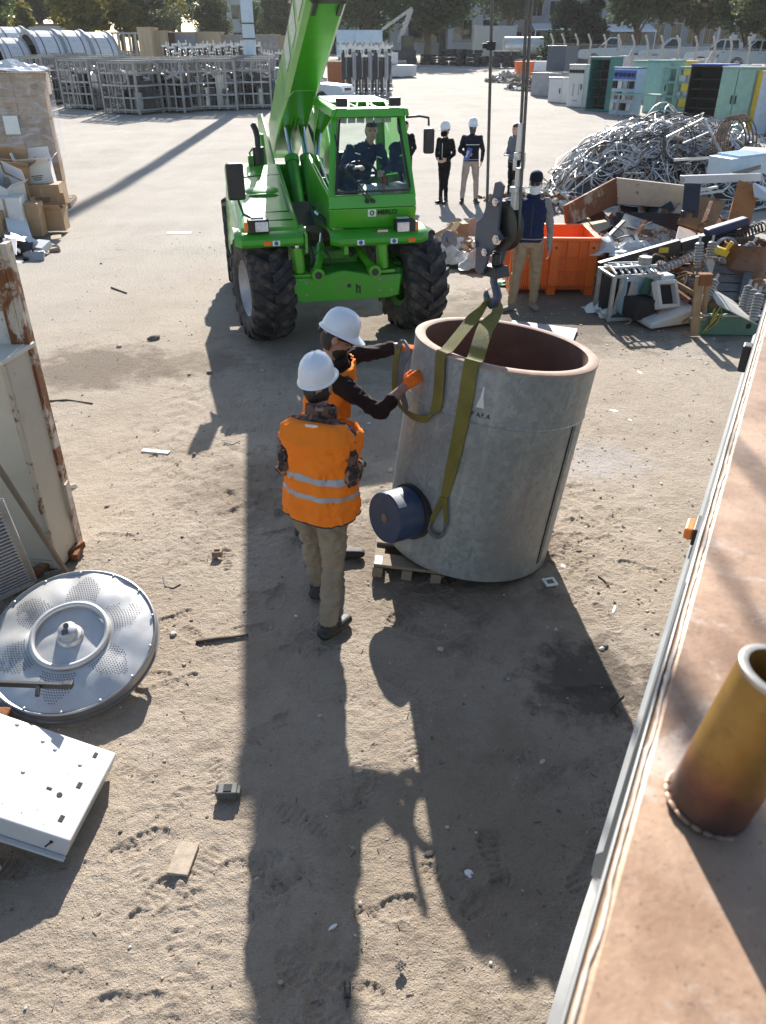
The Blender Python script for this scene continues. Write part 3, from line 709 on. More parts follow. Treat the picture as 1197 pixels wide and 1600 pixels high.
# small orange bin + rubble + grey boxes
p=T(818,119); t=thing('plastic_bin','small orange plastic bin far off beside the rubble heap','bin',p); m=MB(); m.box((0,0,.5),(1.3,1.1,.9),taper=1.08); m.build('body',orange_p,t,.03); m=MB(); m.box((0,0,.98),(1.5,1.3,.09)); m.build('rim',orange_p,t); m=MB(); m.box((0,0,.03),(1.0,.9,.08)); m.build('skid',orange_p,t)
def heap(name,c,rx,ry,h,n,mats,size,seed,kind='stuff',flat=False):
    r=random.Random(seed); m=MB()
    for k in range(n):
        a=r.uniform(0,2*pi); q=sqrt(r.random()); x=c.x+cos(a)*q*rx; y=c.y+sin(a)*q*ry; z=c.z+h*max(0,1-q)**.8*r.uniform(.3,1)
        s_=size*r.uniform(.4,1.3); m.box((x,y,z+s_*.2),(s_*r.uniform(.6,1.6),s_*r.uniform(.3,1),s_*r.uniform(.08,.5)),Euler((r.uniform(-.9,.9),r.uniform(-.9,.9),r.uniform(0,6))).to_matrix(),mi=r.randrange(len(mats)))
    o=m.build(name,mats); return struct(o,kind)
heap('rubble',T(800,128),1.9,1.6,.7,170,[st_a,st_c,galv_far,wood],.32,3)
heap('rubble',T(828,140),1.6,1.3,.6,150,[st_b,st_a,galv_far,rusty],.30,4)
# ------------------------------------------------------------------ right back: cabinets, fence, vehicles
def cabinet(name,label,u,v,W_,D_,H_,mat,rz,cat='cabinet',topmat=None,doormat=None,detail=None,zoff=0,group='electrical cabinets in the right yard'):
    p=T(u,v); t=thing(name,label,cat,(p.x,p.y,p.z+zoff),rz,group)
    m=MB()
    if detail and 'open' in detail:
        th=.05
        m.box((0,D_/2-th/2,H_/2),(W_,th,H_)); m.box((-W_/2+th/2,-.03,H_/2),(th,D_-.06-th,H_)); m.box((W_/2-th/2,-.03,H_/2),(th,D_-.06-th,H_)); m.box((0,0,H_-.03),(W_-2*th-.002,D_-.1,.06)); m.box((0,0,.04),(W_-2*th-.002,D_-.1,.08))
    else: m.box((0,0,H_/2),(W_,D_,H_))
    m.build('body',mat,t,.012)
    m=MB(); m.box((0,0,H_+.03),(W_+.06,D_+.06,.05)); m.build('top',topmat or mat,t,.01)
    if detail:
        for d in detail.split():
            m=MB()
            if d=='open':
                for k in range(5): m.box((0,.05,.25+k*(H_-.4)/5),(W_-.14,D_*.7,.05))
                m.build('inner_shelf',dark,t)
                m=MB(); m.box((0,D_/2-.08,H_/2),(W_-.14,.03,H_-.2)); m.build('inner_back',dark,t)
            elif d=='door':
                m.box((0,-D_/2-.02,H_/2),(W_*.94,.035,H_*.94)); dd=m.build('door',doormat or mat,t,.008); m=MB(); m.box((W_*.36,-D_/2-.055,H_*.5),(.05,.04,.25)); m.build('handle',black_st,dd)
            elif d=='twodoors':
                for sx in (-1,1):
                    m=MB(); m.box((sx*W_*.25,-D_/2-.02,H_/2),(W_*.47,.035,H_*.95)); dd=m.build('door',doormat or mat,t,.008); m=MB(); m.box((sx*W_*.06,-D_/2-.055,H_*.5),(.05,.04,.3)); m.build('handle',black_st,dd)
            elif d=='Lmark':
                m.box((-W_*.12,-D_/2-.043,H_*.42),(.07,.02,.55)); m.box((W_*.03,-D_/2-.043,H_*.165),(.30,.02,.06)); m.box((W_*.22,-D_/2-.043,H_*.44),(.05,.02,.5)); m.build('handle_bar',greyp,t)
            elif d=='panel':
                m.box((0,-D_/2-.02,H_-.25),(W_*.94,.04,.36)); pn=m.build('instrument_panel',doormat or mat,t)
                m=MB()
                for k in range(5): m.cyl((-W_*.36+k*W_*.18,-D_/2-.04,H_-.25),(-W_*.36+k*W_*.18,-D_/2-.07,H_-.25),.09,seg=12)
                m.build('dial',dark,pn)
            elif d=='gear':
                for k in range(4):
                    for j in range(3): m.box((-W_*.36+k*W_*.24,-D_/2-.06,.35+j*.45),(W_*.16,.12,.3),mi=(k+j)%3)
                m.build('switchgear',[white,greyp,dark],t)
            elif d=='holes':
                for j in range(6): m.cyl((W_*.3,-D_/2-.03,.25+j*H_*.13),(W_*.3,-D_/2+.01,.25+j*H_*.13),.04,seg=8)
                m.build('port',dark,t)
    return t
RZ=-.85
cabinet('steel_box','lower dark grey steel box under the other grey box, beside the rubble',862,150,2.1,1.4,1.15,greyp,RZ,'box')
cabinet('steel_box','blue grey steel box resting on top of the lower grey box',873,147,1.35,1.2,1.25,dkblue,RZ,'box',zoff=1.21)
cabinet('washing_machine','white appliance cabinet leaning backwards with port holes on its side',874,160,1.0,.8,1.15,white,RZ-.1,'appliance',detail='door holes')
cabinet('stove','white cabinet with dark dials on top and an L shaped handle',905,167,1.0,.95,1.85,white,RZ,'cabinet',detail='door Lmark panel')
cabinet('switch_cabinet','dark teal cabinet standing open and empty',938,173,1.15,1.05,2.25,teal,RZ,detail='open')
cabinet('switchgear','blue topped switchgear with white components on its front',975,179,1.25,.7,1.9,paleblue,RZ,'switchgear',topmat=bluep,doormat=bluep,detail='gear panel')
def table(label,u,v):
    p=T(u,v); t=thing('work_table',label,'table',p,RZ+.5); m=MB(); m.box((0,0,.92),(2.0,.7,.06)); m.build('tabletop',mint,t)
    for x in (-.85,.85):
        for y in (-.28,.28): m=MB(); m.box((x,y,.445),(.06,.06,.89)); m.build('leg',galv_far,t)
table('light green steel table in front of the teal cabinets',992,183)
cabinet('switch_cabinet','closed green grey cabinet behind the steel table',1030,176,1.25,1.1,2.15,mint,RZ,detail='door')
t=shelf(1.9,.9,2.0,4,4,mint,'steel_rack'); p=T(1062,180); place(t,p,RZ+.3); t['label']='light green open steel frame with white parts between the cabinets'; t['category']='rack'
m=MB()
for k in range(10): m.box((rnd.uniform(-.7,.7),rnd.uniform(-.2,.2),.85+.66*(k%2)),(.3,.35,.28),Rz(rnd.uniform(-.3,.3)))
tag(place(m.build('breaker_parts',white),p,RZ+.3),'white electrical parts lying on the light green steel frame','parts')
cabinet('locker','yellow panel cabinet behind the light green steel frame',1062,167,.9,.5,2.0,yellow,RZ+.2)
cabinet('switch_cabinet','black gutted cabinet with open shelves, left of the green doors',1100,194,1.6,1.0,2.2,black_st,RZ,topmat=bluep,detail='open')
cabinet('switch_cabinet','mint green cabinet with two closed doors right of the black one',1148,203,1.5,1.0,2.2,mint,RZ-.1,detail='twodoors',topmat=white)
cabinet('locker','narrow yellow cabinet at the right of the mint green doors',1178,206,.55,.9,2.1,yellow,RZ)
cabinet('locker','pale blue grey cabinet at the right edge beside the yellow one',1196,209,.8,.9,2.1,paleblue,RZ)
cabinet('locker','rust orange cabinet cut by the right edge of the picture',1218,216,.8,.9,2.1,rusty,RZ)
for k,(u,v,mt) in enumerate(((1010,158,mint),(1060,158,greyp),(1105,168,white),(1140,172,mint),(1170,180,white))):
    cabinet('switch_cabinet',('grey green','plain grey','white','second grey green','second white')[k]+' cabinet in the back row of the right yard, only its top showing',u,v,1.6,1.2,1.9,mt,RZ,detail='door')
# chain link fence
FG='posts of the wire fence'
t=thing('wire_fence','tall chain link fence on concrete posts behind the cabinets','fence',(0,0,0))
fa=V((AT(862,90,72).x,72,gz(72))); fb=V((AT(1230,90,56).x,56,gz(56))); n=16
postm=M('concrete_post',(.42,.40,.37),.85,var=.15)
for k in range(n):
    p=fa.lerp(fb,k/(n-1)); m=MB(); le=rnd.uniform(-.12,.12); m.bar(p,p+V((le,0,2.4)),.13); m.bar(p+V((le,0,2.38)),p+V((le-.3,-.2,2.85)),.1)
    if k%5==1: m.bar(p+V((-.9,0,.1)),p+V((-.02,0,2.0)),.1)
    m.build('post',postm,t)
m=MB(); d=(fb-fa); L=d.length; d.normalize()
for z in (.1,.8,1.5,2.2): m.bar(fa+V((0,0,z)),fb+V((0,0,z)),.02)
k=0.0
while k<L-2.2:
    m.bar(fa+d*k+V((0,0,.1)),fa+d*(k+2.1)+V((0,0,2.2)),.012); m.bar(fa+d*(k+2.1)+V((0,0,.1)),fa+d*k+V((0,0,2.2)),.012); k+=.22
m.build('wire_mesh',galv_far,t)
# ------------------------------------------------------------------ pickups and cars
def wheel(parent,x,y,r,w_,rm=rimgrey):
    m=MB(); m.tube([(x,y-w_/2,r),(x,y-w_*.4,r),(x,y+w_*.4,r),(x,y+w_/2,r)],[r*.93,r,r,r*.93],20); o=m.build('wheel',rubber,parent)
    s_=1 if y>0 else -1; m=MB(); m.cyl((x,y,r),(x,y+s_*(w_/2+.012),r),r*.6,seg=14); m.build('rim',rm,o)
def pickup(name,label,cat,mat,double=True,rollbar=True,bed=True):
    t=thing(name,label,cat); L=5.2; Wd=1.76; hw=Wd/2
    def arch(cx): return [(cx+.42*cos(a),.34+.42*sin(a)) for a in np.linspace(pi,0,7)]
    prof=[(-2.55,.45)]+[( -2.5,.42)]+arch(-1.55)+[(-.9,.36),(1.0,.36)]+arch(1.45)+[(2.45,.42),(2.6,.5),(2.6,.82),(2.5,.98),(1.2,1.08),(1.0,1.10),(-2.58,1.10),(-2.6,.6)]
    Mt=Matrix.Rotation(pi/2,4,'X')
    m=MB(); m.prism(list(reversed(prof)) ,-hw,hw,Mt); m.build('body',mat,t,.04)
    c0=-.95 if double else -.3
    cab=[(c0,1.11),(1.15,1.11),(.45,1.72),(.3,1.76),(c0+.25,1.76),(c0+.08,1.70)]
    m=MB()
    # cab as pillars + roof, so that the windows are real openings with panes
    def P3(x,z,y): 
        k=1-.14*(z-1.1)/.66; return V((x,y*k,z))
    roof=[P3(c0+.12,1.70,-hw),P3(.42,1.70,-hw),P3(.42,1.70,hw),P3(c0+.12,1.70,hw)]
    m.hexa(roof+[p+V((0.02 if i in (0,3) else -.03,-.03*(1 if p.y>0 else -1),.07)) for i,p in enumerate(roof)])
    for s_ in (-1,1):
        for (xa,xb) in ((1.13,.42),(c0+.02,c0+.12))+(((.10,.06),) if double else ()):
            m.bar(P3(xa,1.09,s_*(hw-.05)),P3(xb,1.71,s_*(hw-.05)),.09,.08)
    m.build('cab',mat,t,.015)
    g=MB(); g.sheet([[P3(1.10,1.12,-hw+.1),P3(1.10,1.12,hw-.1)],[P3(.42,1.69,-hw+.1),P3(.42,1.69,hw-.1)]],.02); g.build('windshield',cglass,t)
    g=MB(); g.sheet([[P3(c0+.03,1.12,-hw+.1),P3(c0+.03,1.12,hw-.1)],[P3(c0+.12,1.69,-hw+.1),P3(c0+.12,1.69,hw-.1)]],.02); g.build('rear_window',cglass,t)
    for s_ in (-1,1):
        for (xa,xb,xc,xd) in (((c0+.08,.05,.03,c0+.15),(.15,1.02,.42,.10)) if double else ((c0+.1,1.02,.42,c0+.15),)):
            g=MB(); g.sheet([[P3(xa,1.12,s_*(hw-.045)),P3(xb,1.12,s_*(hw-.045))],[P3(xd,1.67,s_*(hw-.045)),P3(xc,1.67,s_*(hw-.045))]],.015); g.build('side_window',cglass,t)
        m=MB(); m.box((.95,s_*(hw+.12),1.2),(.12,.2,.16)); m.build('mirror',blackp,t,.02)
        m=MB(); m.box((2.585,s_*.62,.80),(.06,.34,.16)); m.build('headlight',lens,t,.01)
        m=MB(); m.box((-2.605,s_*.76,.85),(.05,.14,.34)); m.build('tail_light',M('tail_red%d'%len(bpy.data.materials),(.4,.02,.02),.3),t)
        for x in ((.1,-.85) if double else (-.2,)): m=MB(); m.box((x,s_*(hw+.012),.98),(.16,.03,.04)); m.build('door_handle',blackp,t)
        for x in (-1.55,1.45): wheel(t,x,s_*(hw-.10),.345,.22)
    if bed:
        m=MB(); m.box(((c0-.08-2.5)/2,0,1.108),(abs(c0-.12+2.45),Wd-.22,.02)); m.build('bed',black_st,t)
        for s_ in (-1,1): m=MB(); m.box(((c0-2.55)/2,s_*(hw-.05),1.16),(abs(c0+2.5),.09,.10)); m.build('bed_rail',mat,t,.02)
    m=MB(); m.box((2.63,0,.5),(.14,Wd-.06,.22)); m.build('front_bumper',mat,t,.03)
    m=MB(); m.box((-2.66,0,.55),(.14,Wd-.1,.2)); m.build('rear_bumper',greyp,t,.03)
    m=MB(); m.box((2.61,0,.82),(.03,.8,.14)); m.build('grille',black_st,t)
    if rollbar:
        m=MB(); m.tube([(c0-.12,-.75,1.2),(c0-.1,-.72,1.72),(c0-.1,.72,1.72),(c0-.12,.75,1.2)],.04,8); 
        for s_ in (-1,1): m.tube([(c0-.1,s_*.7,1.7),(c0-.9,s_*.76,1.18)],.035,8)
        m.build('roll_bar',chrome,t)
    m=MB(); m.box((-2.63,0,.8),(.02,.42,.13)); m.build('number_plate',paper,t); return t
silver=M('silver_blue_metallic',(.36,.44,.53),.32,.55,var=.05,coat=.6)
pk=pickup('pickup_truck','silver blue double cab pickup parked beside the steel cages behind the boom','pickup',silver)
p=T(485,168); place(pk,(p.x-.5,p.y+.6,gz(p.y+1.0)),-.34)
oldw=M('faded_white_paint',(.62,.64,.64),.5,var=.06,dirt=(.4,.38,.34),damt=.2); oldb=M('faded_blue_paint',(.40,.50,.55),.5,var=.06,dirt=(.4,.38,.34),damt=.2)
GV='old vehicles parked behind the wire fence'
for (u,y,mt,rz,lab,dbl) in ((958,76,oldb,2.9,'faded pale blue single cab pickup behind the fence, left of the white awning',False),(1052,74,oldw,2.95,'old white pickup behind the fence, in the middle of the row',False),(1130,70,oldw,2.8,'white double cab pickup behind the fence near the orange machine',True),(1185,68,oldb,2.9,'pale blue pickup behind the fence at the right edge',True)):
    t=pickup('pickup_truck',lab,'pickup',mt,dbl,False); t['group']=GV; place(t,(AT(u,90,y).x,y,gz(y)+.55),rz); t.scale=(1.12,)*3
for k,(u,y) in enumerate(((1000,72),(1085,66))): 
    t=cabinet('cargo_box',('white flat bed load box','long white load box')[k]+' lying behind the cabinets near the fence',u,120,2.8,1.5,1.0,oldw,.1,'box'); place(t,(AT(u,90,y).x,y,gz(y)+.3),.1)
t=thing('wrapped_load','white wrapped load behind the orange bin','load',T(845,112)); m=MB(); m.box((0,0,.4),(3.4,1.6,.8),taper=.85); m.build('wrap',whitep,t,.1); m=MB(); m.box((0,0,.03),(2.8,1.3,.06)); m.build('pallet',wood,t)
# white hatchback on the slope, behind the wooden crates
p=AT(322,25,92); t=pickup('parked_car','white car parked on the slope above the wooden crates','car',oldw,True,False,False); place(t,(AT(318,25,106).x,106,gz(106)+1.6),1.9)
p=AT(318,25,106); m=MB(); m.hexa([(p.x-6,104,gz(104)-.2),(p.x+6,104,gz(104)-.2),(p.x+6,111,gz(111)-.2),(p.x-6,111,gz(111)-.2),(p.x-5,104.6,gz(106)+1.57),(p.x+5,104.6,gz(106)+1.57),(p.x+5,111,gz(106)+1.57),(p.x-5,111,gz(106)+1.57)]); struct(m.build('terrain_bank',grassm))
# ------------------------------------------------------------------ heap of bare cables
cabm=M('bare_cable',(.62,.615,.61),.42,.5,var=.35,scale=4); cabd=M('dark_cable',(.05,.05,.052),.5,var=.4); cabr=M('rusty_wire',(.22,.15,.10),.7,.2,var=.4)
def mound(x,y,c,rx,ry,h): return h*max(0,1-((x-c.x)/rx)**2-((y-c.y)/ry)**2)**.75
hc=V((7.05,20.6,0)); r=random.Random(12); m=MB()
rings=[]
for i in range(9):
    q=i/8; rings.append([V((hc.x+cos(a)*2.9*q,hc.y+sin(a)*2.0*q,.0 if q>=1 else mound(hc.x+cos(a)*2.9*q,hc.y+sin(a)*2.0*q,hc,3.0,2.1,1.45)-.1)) for a in np.linspace(0,2*pi,25)[:-1]])
m.loft(rings,cap=False,mi=1)
for k in range(1000):
    a=r.uniform(0,2*pi); q=sqrt(r.random())*.9; cx=hc.x+cos(a)*q*2.9; cy=hc.y+sin(a)*q*2.1; R_=r.uniform(.18,1.15); st=r.uniform(0,2*pi); sp=r.uniform(1.2,4.5); pts=[]; ecc=r.uniform(.35,1); rot=r.gauss(0,.5); lift=r.uniform(.02,.16)
    for j in range(11):
        b=st+sp*j/10; lx,ly=cos(b)*R_,sin(b)*R_*ecc; x=cx+lx*cos(rot)-ly*sin(rot); y=cy+lx*sin(rot)+ly*cos(rot)
        z=mound(x,y,hc,2.95,2.3,1.45)+lift+.10*sin(b*1.7+k)+.16*noise.noise(V((x*1.6,y*1.6,k*.23)))+.07*noise.noise(V((x*4,y*4,k*.7)))+(.25*sin(pi*j/10) if k%7==0 else 0); pts.append((x,y,max(.02,z)))
    m.tube(pts,r.choice((.006,.008,.010,.013,.019)),5,mi=r.choice((0,0,0,0,0,1,2)),cap=False)
for k in range(40):
    x=r.uniform(4.2,5.4); y=r.uniform(18.6,20.5); pts=[(x+.5*j/5*cos(k),y+.5*j/5*sin(k),.05+.12*abs(sin(j+k))) for j in range(6)]; m.tube(pts,.016,5,mi=r.choice((0,2)),cap=False)
struct(m.build('cable_heap',[cabm,cabd,cabr]),'stuff')
heap('scrap_chips',V((3.9,18.9,.02)),1.0,1.0,.22,240,[st_c,wood,alu,rusty,st_b],.15,8)
heap('scrap_chips',V((3.1,19.8,.0)),.8,.7,.07,60,[wood,rusty,st_a],.14,9)
def coil(name,label,c,R_,W_,rot,mat,n=9,cat='coil',tilt=.25):
    t=thing(name,label,cat,c,rot=rot); m=MB()
    for k in range(n): m.tube([(cos(a)*(R_*(1-.06*(k%3))),sin(a)*(R_*(1-.06*(k%3))),-W_/2+W_*k/(n-1)) for a in np.linspace(0,2*pi,25)[:-1]],.012,5,closed=True)
    m.build('wire',mat,t); m=MB()
    for k in range(6): a=k*pi/3; m.bar((cos(a)*R_*.9,sin(a)*R_*.9,-W_/2),(cos(a)*R_*.9,sin(a)*R_*.9,W_/2),.025)
    m.build('rib',cabr,t); return t
p=AT(1150,222,19.0); coil('wire_basket','round rusty wire basket standing on edge at the right of the cable heap',p,.55,.35,(1.35,.1,.5),cabr,12,'basket')
p=AT(1060,225,18.9); coil('cable_coil','dark cable ring leaning on the cable heap',p,.42,.10,(1.2,.2,.2),cabd,4)
# ladder-like aluminium frame in the heap
t=thing('aluminium_frame','thin aluminium angle frame sticking out of the cable heap','frame'); m=MB()
a=AT(1100,185,19.6); b=AT(1130,245,18.4); c_=AT(1040,215,19.0)
m.bar(a,b,.05); m.bar(a,c_,.04); m.bar(b,c_+V((.1,-.5,-.4)),.05); m.build('rail',alu,t); m=MB(); m.bar(a.lerp(b,.35),c_.lerp(b,.3),.03); m.build('stretcher',alu,t)
# ------------------------------------------------------------------ scrap heap on the right
def panel(name,label,pts,th,mat,cat='panel',group=None,parent=None,bev=.004):
    P=[AT(*q) if not isinstance(q,Vector) else q for q in pts]
    n=(P[1]-P[0]).cross(P[3]-P[0]).normalized()
    if n.y<0: n=-n
    m=MB(); back=[p+n*th for p in P]
    m.add(list(P)+back,[(0,1,2,3),(7,6,5,4),(0,4,5,1),(1,5,6,2),(2,6,7,3),(3,7,4,0)])
    bm=bmesh.new(); me=m.mesh(name,mat); bm.from_mesh(me); bmesh.ops.recalc_face_normals(bm,faces=bm.faces); bm.to_mesh(me); bm.free()
    o=bpy.data.objects.new(name,me); COL.objects.link(o)
    if bev: b=o.modifiers.new('bevel','BEVEL'); b.width=min(bev,th*.3); b.segments=2
    if parent: o.parent=parent
    else: tag(o,label,cat,group)
    return o
rust_face=M('rust_streaked_face',(.40,.30,.22),.8,var=.2,scale=3,rust=.95,rscale=2.2,bump=.3)
cream=M('cream_enamel',(.55,.47,.36),.5,var=.08,scale=3,dirt=(.33,.24,.16),damt=.35,rust=.12,rscale=5)
purple=M('dark_louvre',(.055,.035,.038),.6,var=.3,rust=.1)
graff=M('flaking_paint',(.48,.43,.35),.7,var=.12,scale=6,dirt=(.18,.25,.33),dscale=7,damt=.5,rust=.5,rscale=4)
pink=M('pale_pink_board',(.55,.46,.42),.7,var=.08,dirt=(.4,.3,.24),damt=.3)
brownb=M('brown_board',(.32,.165,.07),.7,var=.15,dirt=(.14,.07,.035),damt=.45,rust=.2)
orangeb=M('orange_brown_board',(.36,.145,.045),.65,var=.12,dirt=(.15,.06,.03),damt=.3)
plastic=M('crumpled_film',(.62,.60,.58),.35,var=.15,scale=9,dirt=(.4,.33,.28),damt=.3)
t=thing('steel_carcass','rusty open cabinet carcass with a cream front lying on the scrap','cabinet')
panel('end_panel','',[(884,321,12.6),(963,278,13.6),(965,319,13.6),(887,354,12.6)],.05,rust_face,parent=t)
panel('front_panel','',[(963.6,278,13.6),(1069,290,13.3),(1065,326,13.3),(965.6,319,13.6)],.05,cream,parent=t)
panel('base_panel','',[(966,320,13.65),(1064,327,13.35),(1068,318,14.6),(985,312,14.8)],.04,purple,parent=t)
o=panel('louvred_sheet','dark purple louvred panel in the shade under the cream carcass',[(962,332,13.2),(1064,334,13.0),(1060,362,12.7),(968,350,12.9)],.04,purple)
m=MB()
for k in range(6): q=k/6+.05; m.bar(AT(963+3*q,333+18*q,13.15-.3*q),AT(1062-2*q,335+26*q,12.95-.3*q),.03,.05)
m.build('louvre',purple,o)
panel('flaking_plate','plate with flaking cream, blue and rust paint leaning under the carcass',[(977,333,12.9),(1059,362,12.6),(1056,387,12.3),(953,374,12.3)],.02,graff)
panel('pink_board','pale pink board leaning below the brown board',[(1061,353,12.5),(1106,368,12.4),(1092,391,11.9),(1052,391,11.9)],.03,pink)
panel('brown_board','square brown board with a dark stain standing tilted in the scrap',[(1087,304,12.8),(1135,313,12.7),(1113,363,12.2),(1059,345,12.4)],.06,brownb)
panel('orange_board','narrow orange brown door standing upright near the barrel',[(1155,281,13.0),(1187,292,12.9),(1171,356,12.6),(1137,347,12.7)],.07,orangeb)
panel('white_beam','long white painted beam lying across the top of the scrap',[(1069,275,13.0),(1190,271,13.2),(1189,283,13.2),(1070,288,13.0)],.14,white,'beam')
panel('white_sheet','white crumpled sheet at the right edge beside the orange door',[(1178,285,12.9),(1215,300,12.9),(1215,318,12.6),(1180,306,12.7)],.03,white,'sheet')
t=thing('corrugated_box','pale blue corrugated metal box on top of the white beam','box'); a=AT(1150,272,13.9)
t.location=a; t.rotation_euler=(0,-.05,.35); m=MB(); m.box((0,0,.15),(.75,.55,.28))
m.build('body',paleblue,t,.01); m=MB()
for k in range(7): m.box((.06,-.24+k*.08,.305),(.58,.035,.03))
m.build('rib',paleblue,t)
panel('thin_board','thin brown board lying over the pale blue box edge',[(1133,272,13.3),(1189,257,13.5),(1190,262,13.4),(1140,277,13.2)],.02,wood)
panel('pale_board','large pale salmon board at the top right of the scrap heap',[(1135,249,15.0),(1163,229,16.0),(1225,232,15.8),(1225,262,14.6)],.06,pink)
panel('ochre_sheet','dull ochre flat sheet lying under the rusty end of the carcass',[(890,352,12.9),(945,343,13.3),(958,352,12.9),(935,362,12.4)],.02,woodlight,'sheet')
m=MB(); a=AT(1082,288,12.6); b=AT(1078,331,12.2); m.bar(a,b,.24,.06); m.bar(b+V((-.09,0,.02)),b+V((-.09,0,-.08)),.07); m.bar(b+V((.09,0,.02)),b+V((.09,0,-.08)),.07)
tag(m.build('bracket',black_st,None,.01),'black slotted bracket hanging from the white beam','bracket')
for k,(p,q,mt,lab) in enumerate((((1098,352,12.0),(1112,315,12.5),rusty,'rusty flat bar leaning on the brown board'),((985,385,11.9),(1008,345,12.3),rusty,'thin rusty rod leaning on the flaking plate'),((950,370,12.0),(975,345,12.6),black_st,'dark steel bar left of the flaking plate'),((1085,300,12.9),(1120,292,13.2),alu,'short pale metal strip under the white beam'),((1080,305,12.8),(1130,298,13.0),white,'second pale strip just below the white beam'))):
    m=MB(); m.bar(AT(*p),AT(*q),.06,.03); tag(m.build('metal_bar',mt,None,.004),lab,'bar')
# long black breaker arm with coil springs
a=AT(936,421,10.9); b=AT(1163,356,11.3)
t=thing('switch_gear_beam','long black steel arm with two coil springs lying across the scrap','machine part',a); d=b-a
m=MB(); m.bar((0,0,0),d*.55,.10,.20); m.bar(d*.553,d*.93,.13,.14); m.build('beam',black_st,t,.008)
m=MB(); m.bar(d*.72+V((0,-.03,.09)),d*1.0+V((0,-.02,.10)),.17,.12); m.build('blue_sleeve',M('navy_sleeve',(.02,.03,.085),.5,var=.3),t,.03)
def spring(p,q,R_,n,r=.011):
    p=V(p);q=V(q);dd=(q-p);L=dd.length;dd.normalize();x=dd.orthogonal().normalized();y=dd.cross(x); return [p+dd*(L*i/(n*8))+(x*cos(i*pi/4)+y*sin(i*pi/4))*R_ for i in range(n*8+1)]
m=MB(); m.tube(spring(d*.38+V((0,-.17,-.22)),d*.70+V((0,-.12,-.13)),.055,13),.014,5); m.build('coil_spring',alu,t)
m=MB(); m.tube(spring(d*.78+V((0,-.16,-.05)),d*1.12+V((0,-.12,-.02)),.07,15),.010,5); m.build('coil_spring',black_st,t)
m=MB(); m.box(d*.06+V((0,-.055,0)),(.12,.02,.10)); m.build('yellow_tag',yellow,t)
m=MB(); m.box(d*.43+V((0,-.056,.03)),(.14,.02,.07),Rz(.1)); m.build('yellow_label',yellow,t)
m=MB(); m.box(d*.30+V((0,-.056,.02)),(.07,.02,.07)); m.build('white_label',paper,t)
# gutted appliance frame
p=G(985,503); t=thing('gutted_appliance','gutted grey appliance frame full of metal parts at the front of the scrap','appliance',(p.x,p.y+.3,0),.16); t.scale=(.84,.84,.84)
fr=M('bare_frame',(.36,.36,.35),.5,.4,var=.2,dirt=(.15,.12,.10),damt=.3)
m=MB()
for x in (-.40,.36):
    for y in (-.28,.28): m.box((x,y,.36),(.06,.06,.72))
m.box((.30,-.31,.34),(.13,.05,.66))
for x in (-.40,.36): m.box((x,0,.04),(.05,.51,.05)); m.box((x,0,.69),(.05,.51,.04))
for y in (-.28,.28): m.box((-.02,y,.03),(.70,.05,.05)); m.box((-.02,y,.70),(.70,.05,.04))
m.build('frame',fr,t,.006)
m=MB(); m.box((-.02,.22,.36),(.68,.03,.6)); m.box((-.02,0,.045),(.68,.5,.02)); m.box((-.08,.05,.33),(.04,.4,.5)); m.build('inner_wall',black_st,t)
m=MB(); m.bar((-.3,-.2,.1),(-.22,-.2,.6),.05,.02); m.bar((-.12,-.22,.1),(-.05,-.2,.58),.05,.02); m.bar((.02,-.2,.12),(-.02,-.2,.55),.12,.02); m.build('strip',fr,t)
m=MB(); m.box((.2,-.23,.52),(.16,.08,.25),Ry(.2)); m.build('circuit_board',M('circuit_green',(.05,.13,.10),.5),t)
m=MB()
for k in range(7): m.tube([(-.38+k*.11,-.28,.74),(-.36+k*.11,.0,.79+.03*(k%2)),(-.34+k*.10,.27,.75)],.018,6)
m.tube([(-.36,-.15,.80),(.36,-.10,.80)],.02,6); m.tube([(-.36,.12,.81),(.3,.15,.80)],.016,6); m.build('top_rod',alu,t)
m=MB(); m.tube([(.2,.0,.74),(.2,.0,.92)],[.1,.1],12); m.build('motor',fr,t)
# terminal housing
p=G(1040,512); t=thing('terminal_housing','broken beige plastic terminal housing lying beside the gutted appliance','housing',(p.x,p.y+.25,0),.35)
bg_=M('computer_beige',(.56,.55,.52),.5,var=.06,dirt=(.35,.32,.28),damt=.2)
m=MB(); m.hexa([(-.36,-.28,.02),(.36,-.26,.02),(.36,.28,.02),(-.30,.28,.02),(-.36,-.28,.09),(.36,-.26,.22),(.36,.28,.26),(-.30,.28,.10)]); m.build('lower_case',bg_,t,.02)
m=MB(); Rr=Rx(-.5)@Rz(.2)
for (dx,dz,sx,sz) in ((-.17,0,.05,.36),(.17,0,.05,.36),(0,.155,.29,.05),(0,-.155,.29,.05)): m.box(V((.02,.0,.36))+Rr@V((dx,0,dz)),(sx,.10,sz),Rr)
m.build('screen_frame',bg_,t,.01)
m=MB(); m.box(V((.02,.05,.36)),(.28,.03,.26),Rr); m.build('screen_recess',dark,t)
m=MB(); m.box((-.02,.38,.28),(.7,.2,.5),Rz(-.1)); m.build('tray',paleblue,t,.01)
m=MB(); m.box((-.28,.1,.2),(.32,.3,.24)); m.build('inner_block',dark,t)
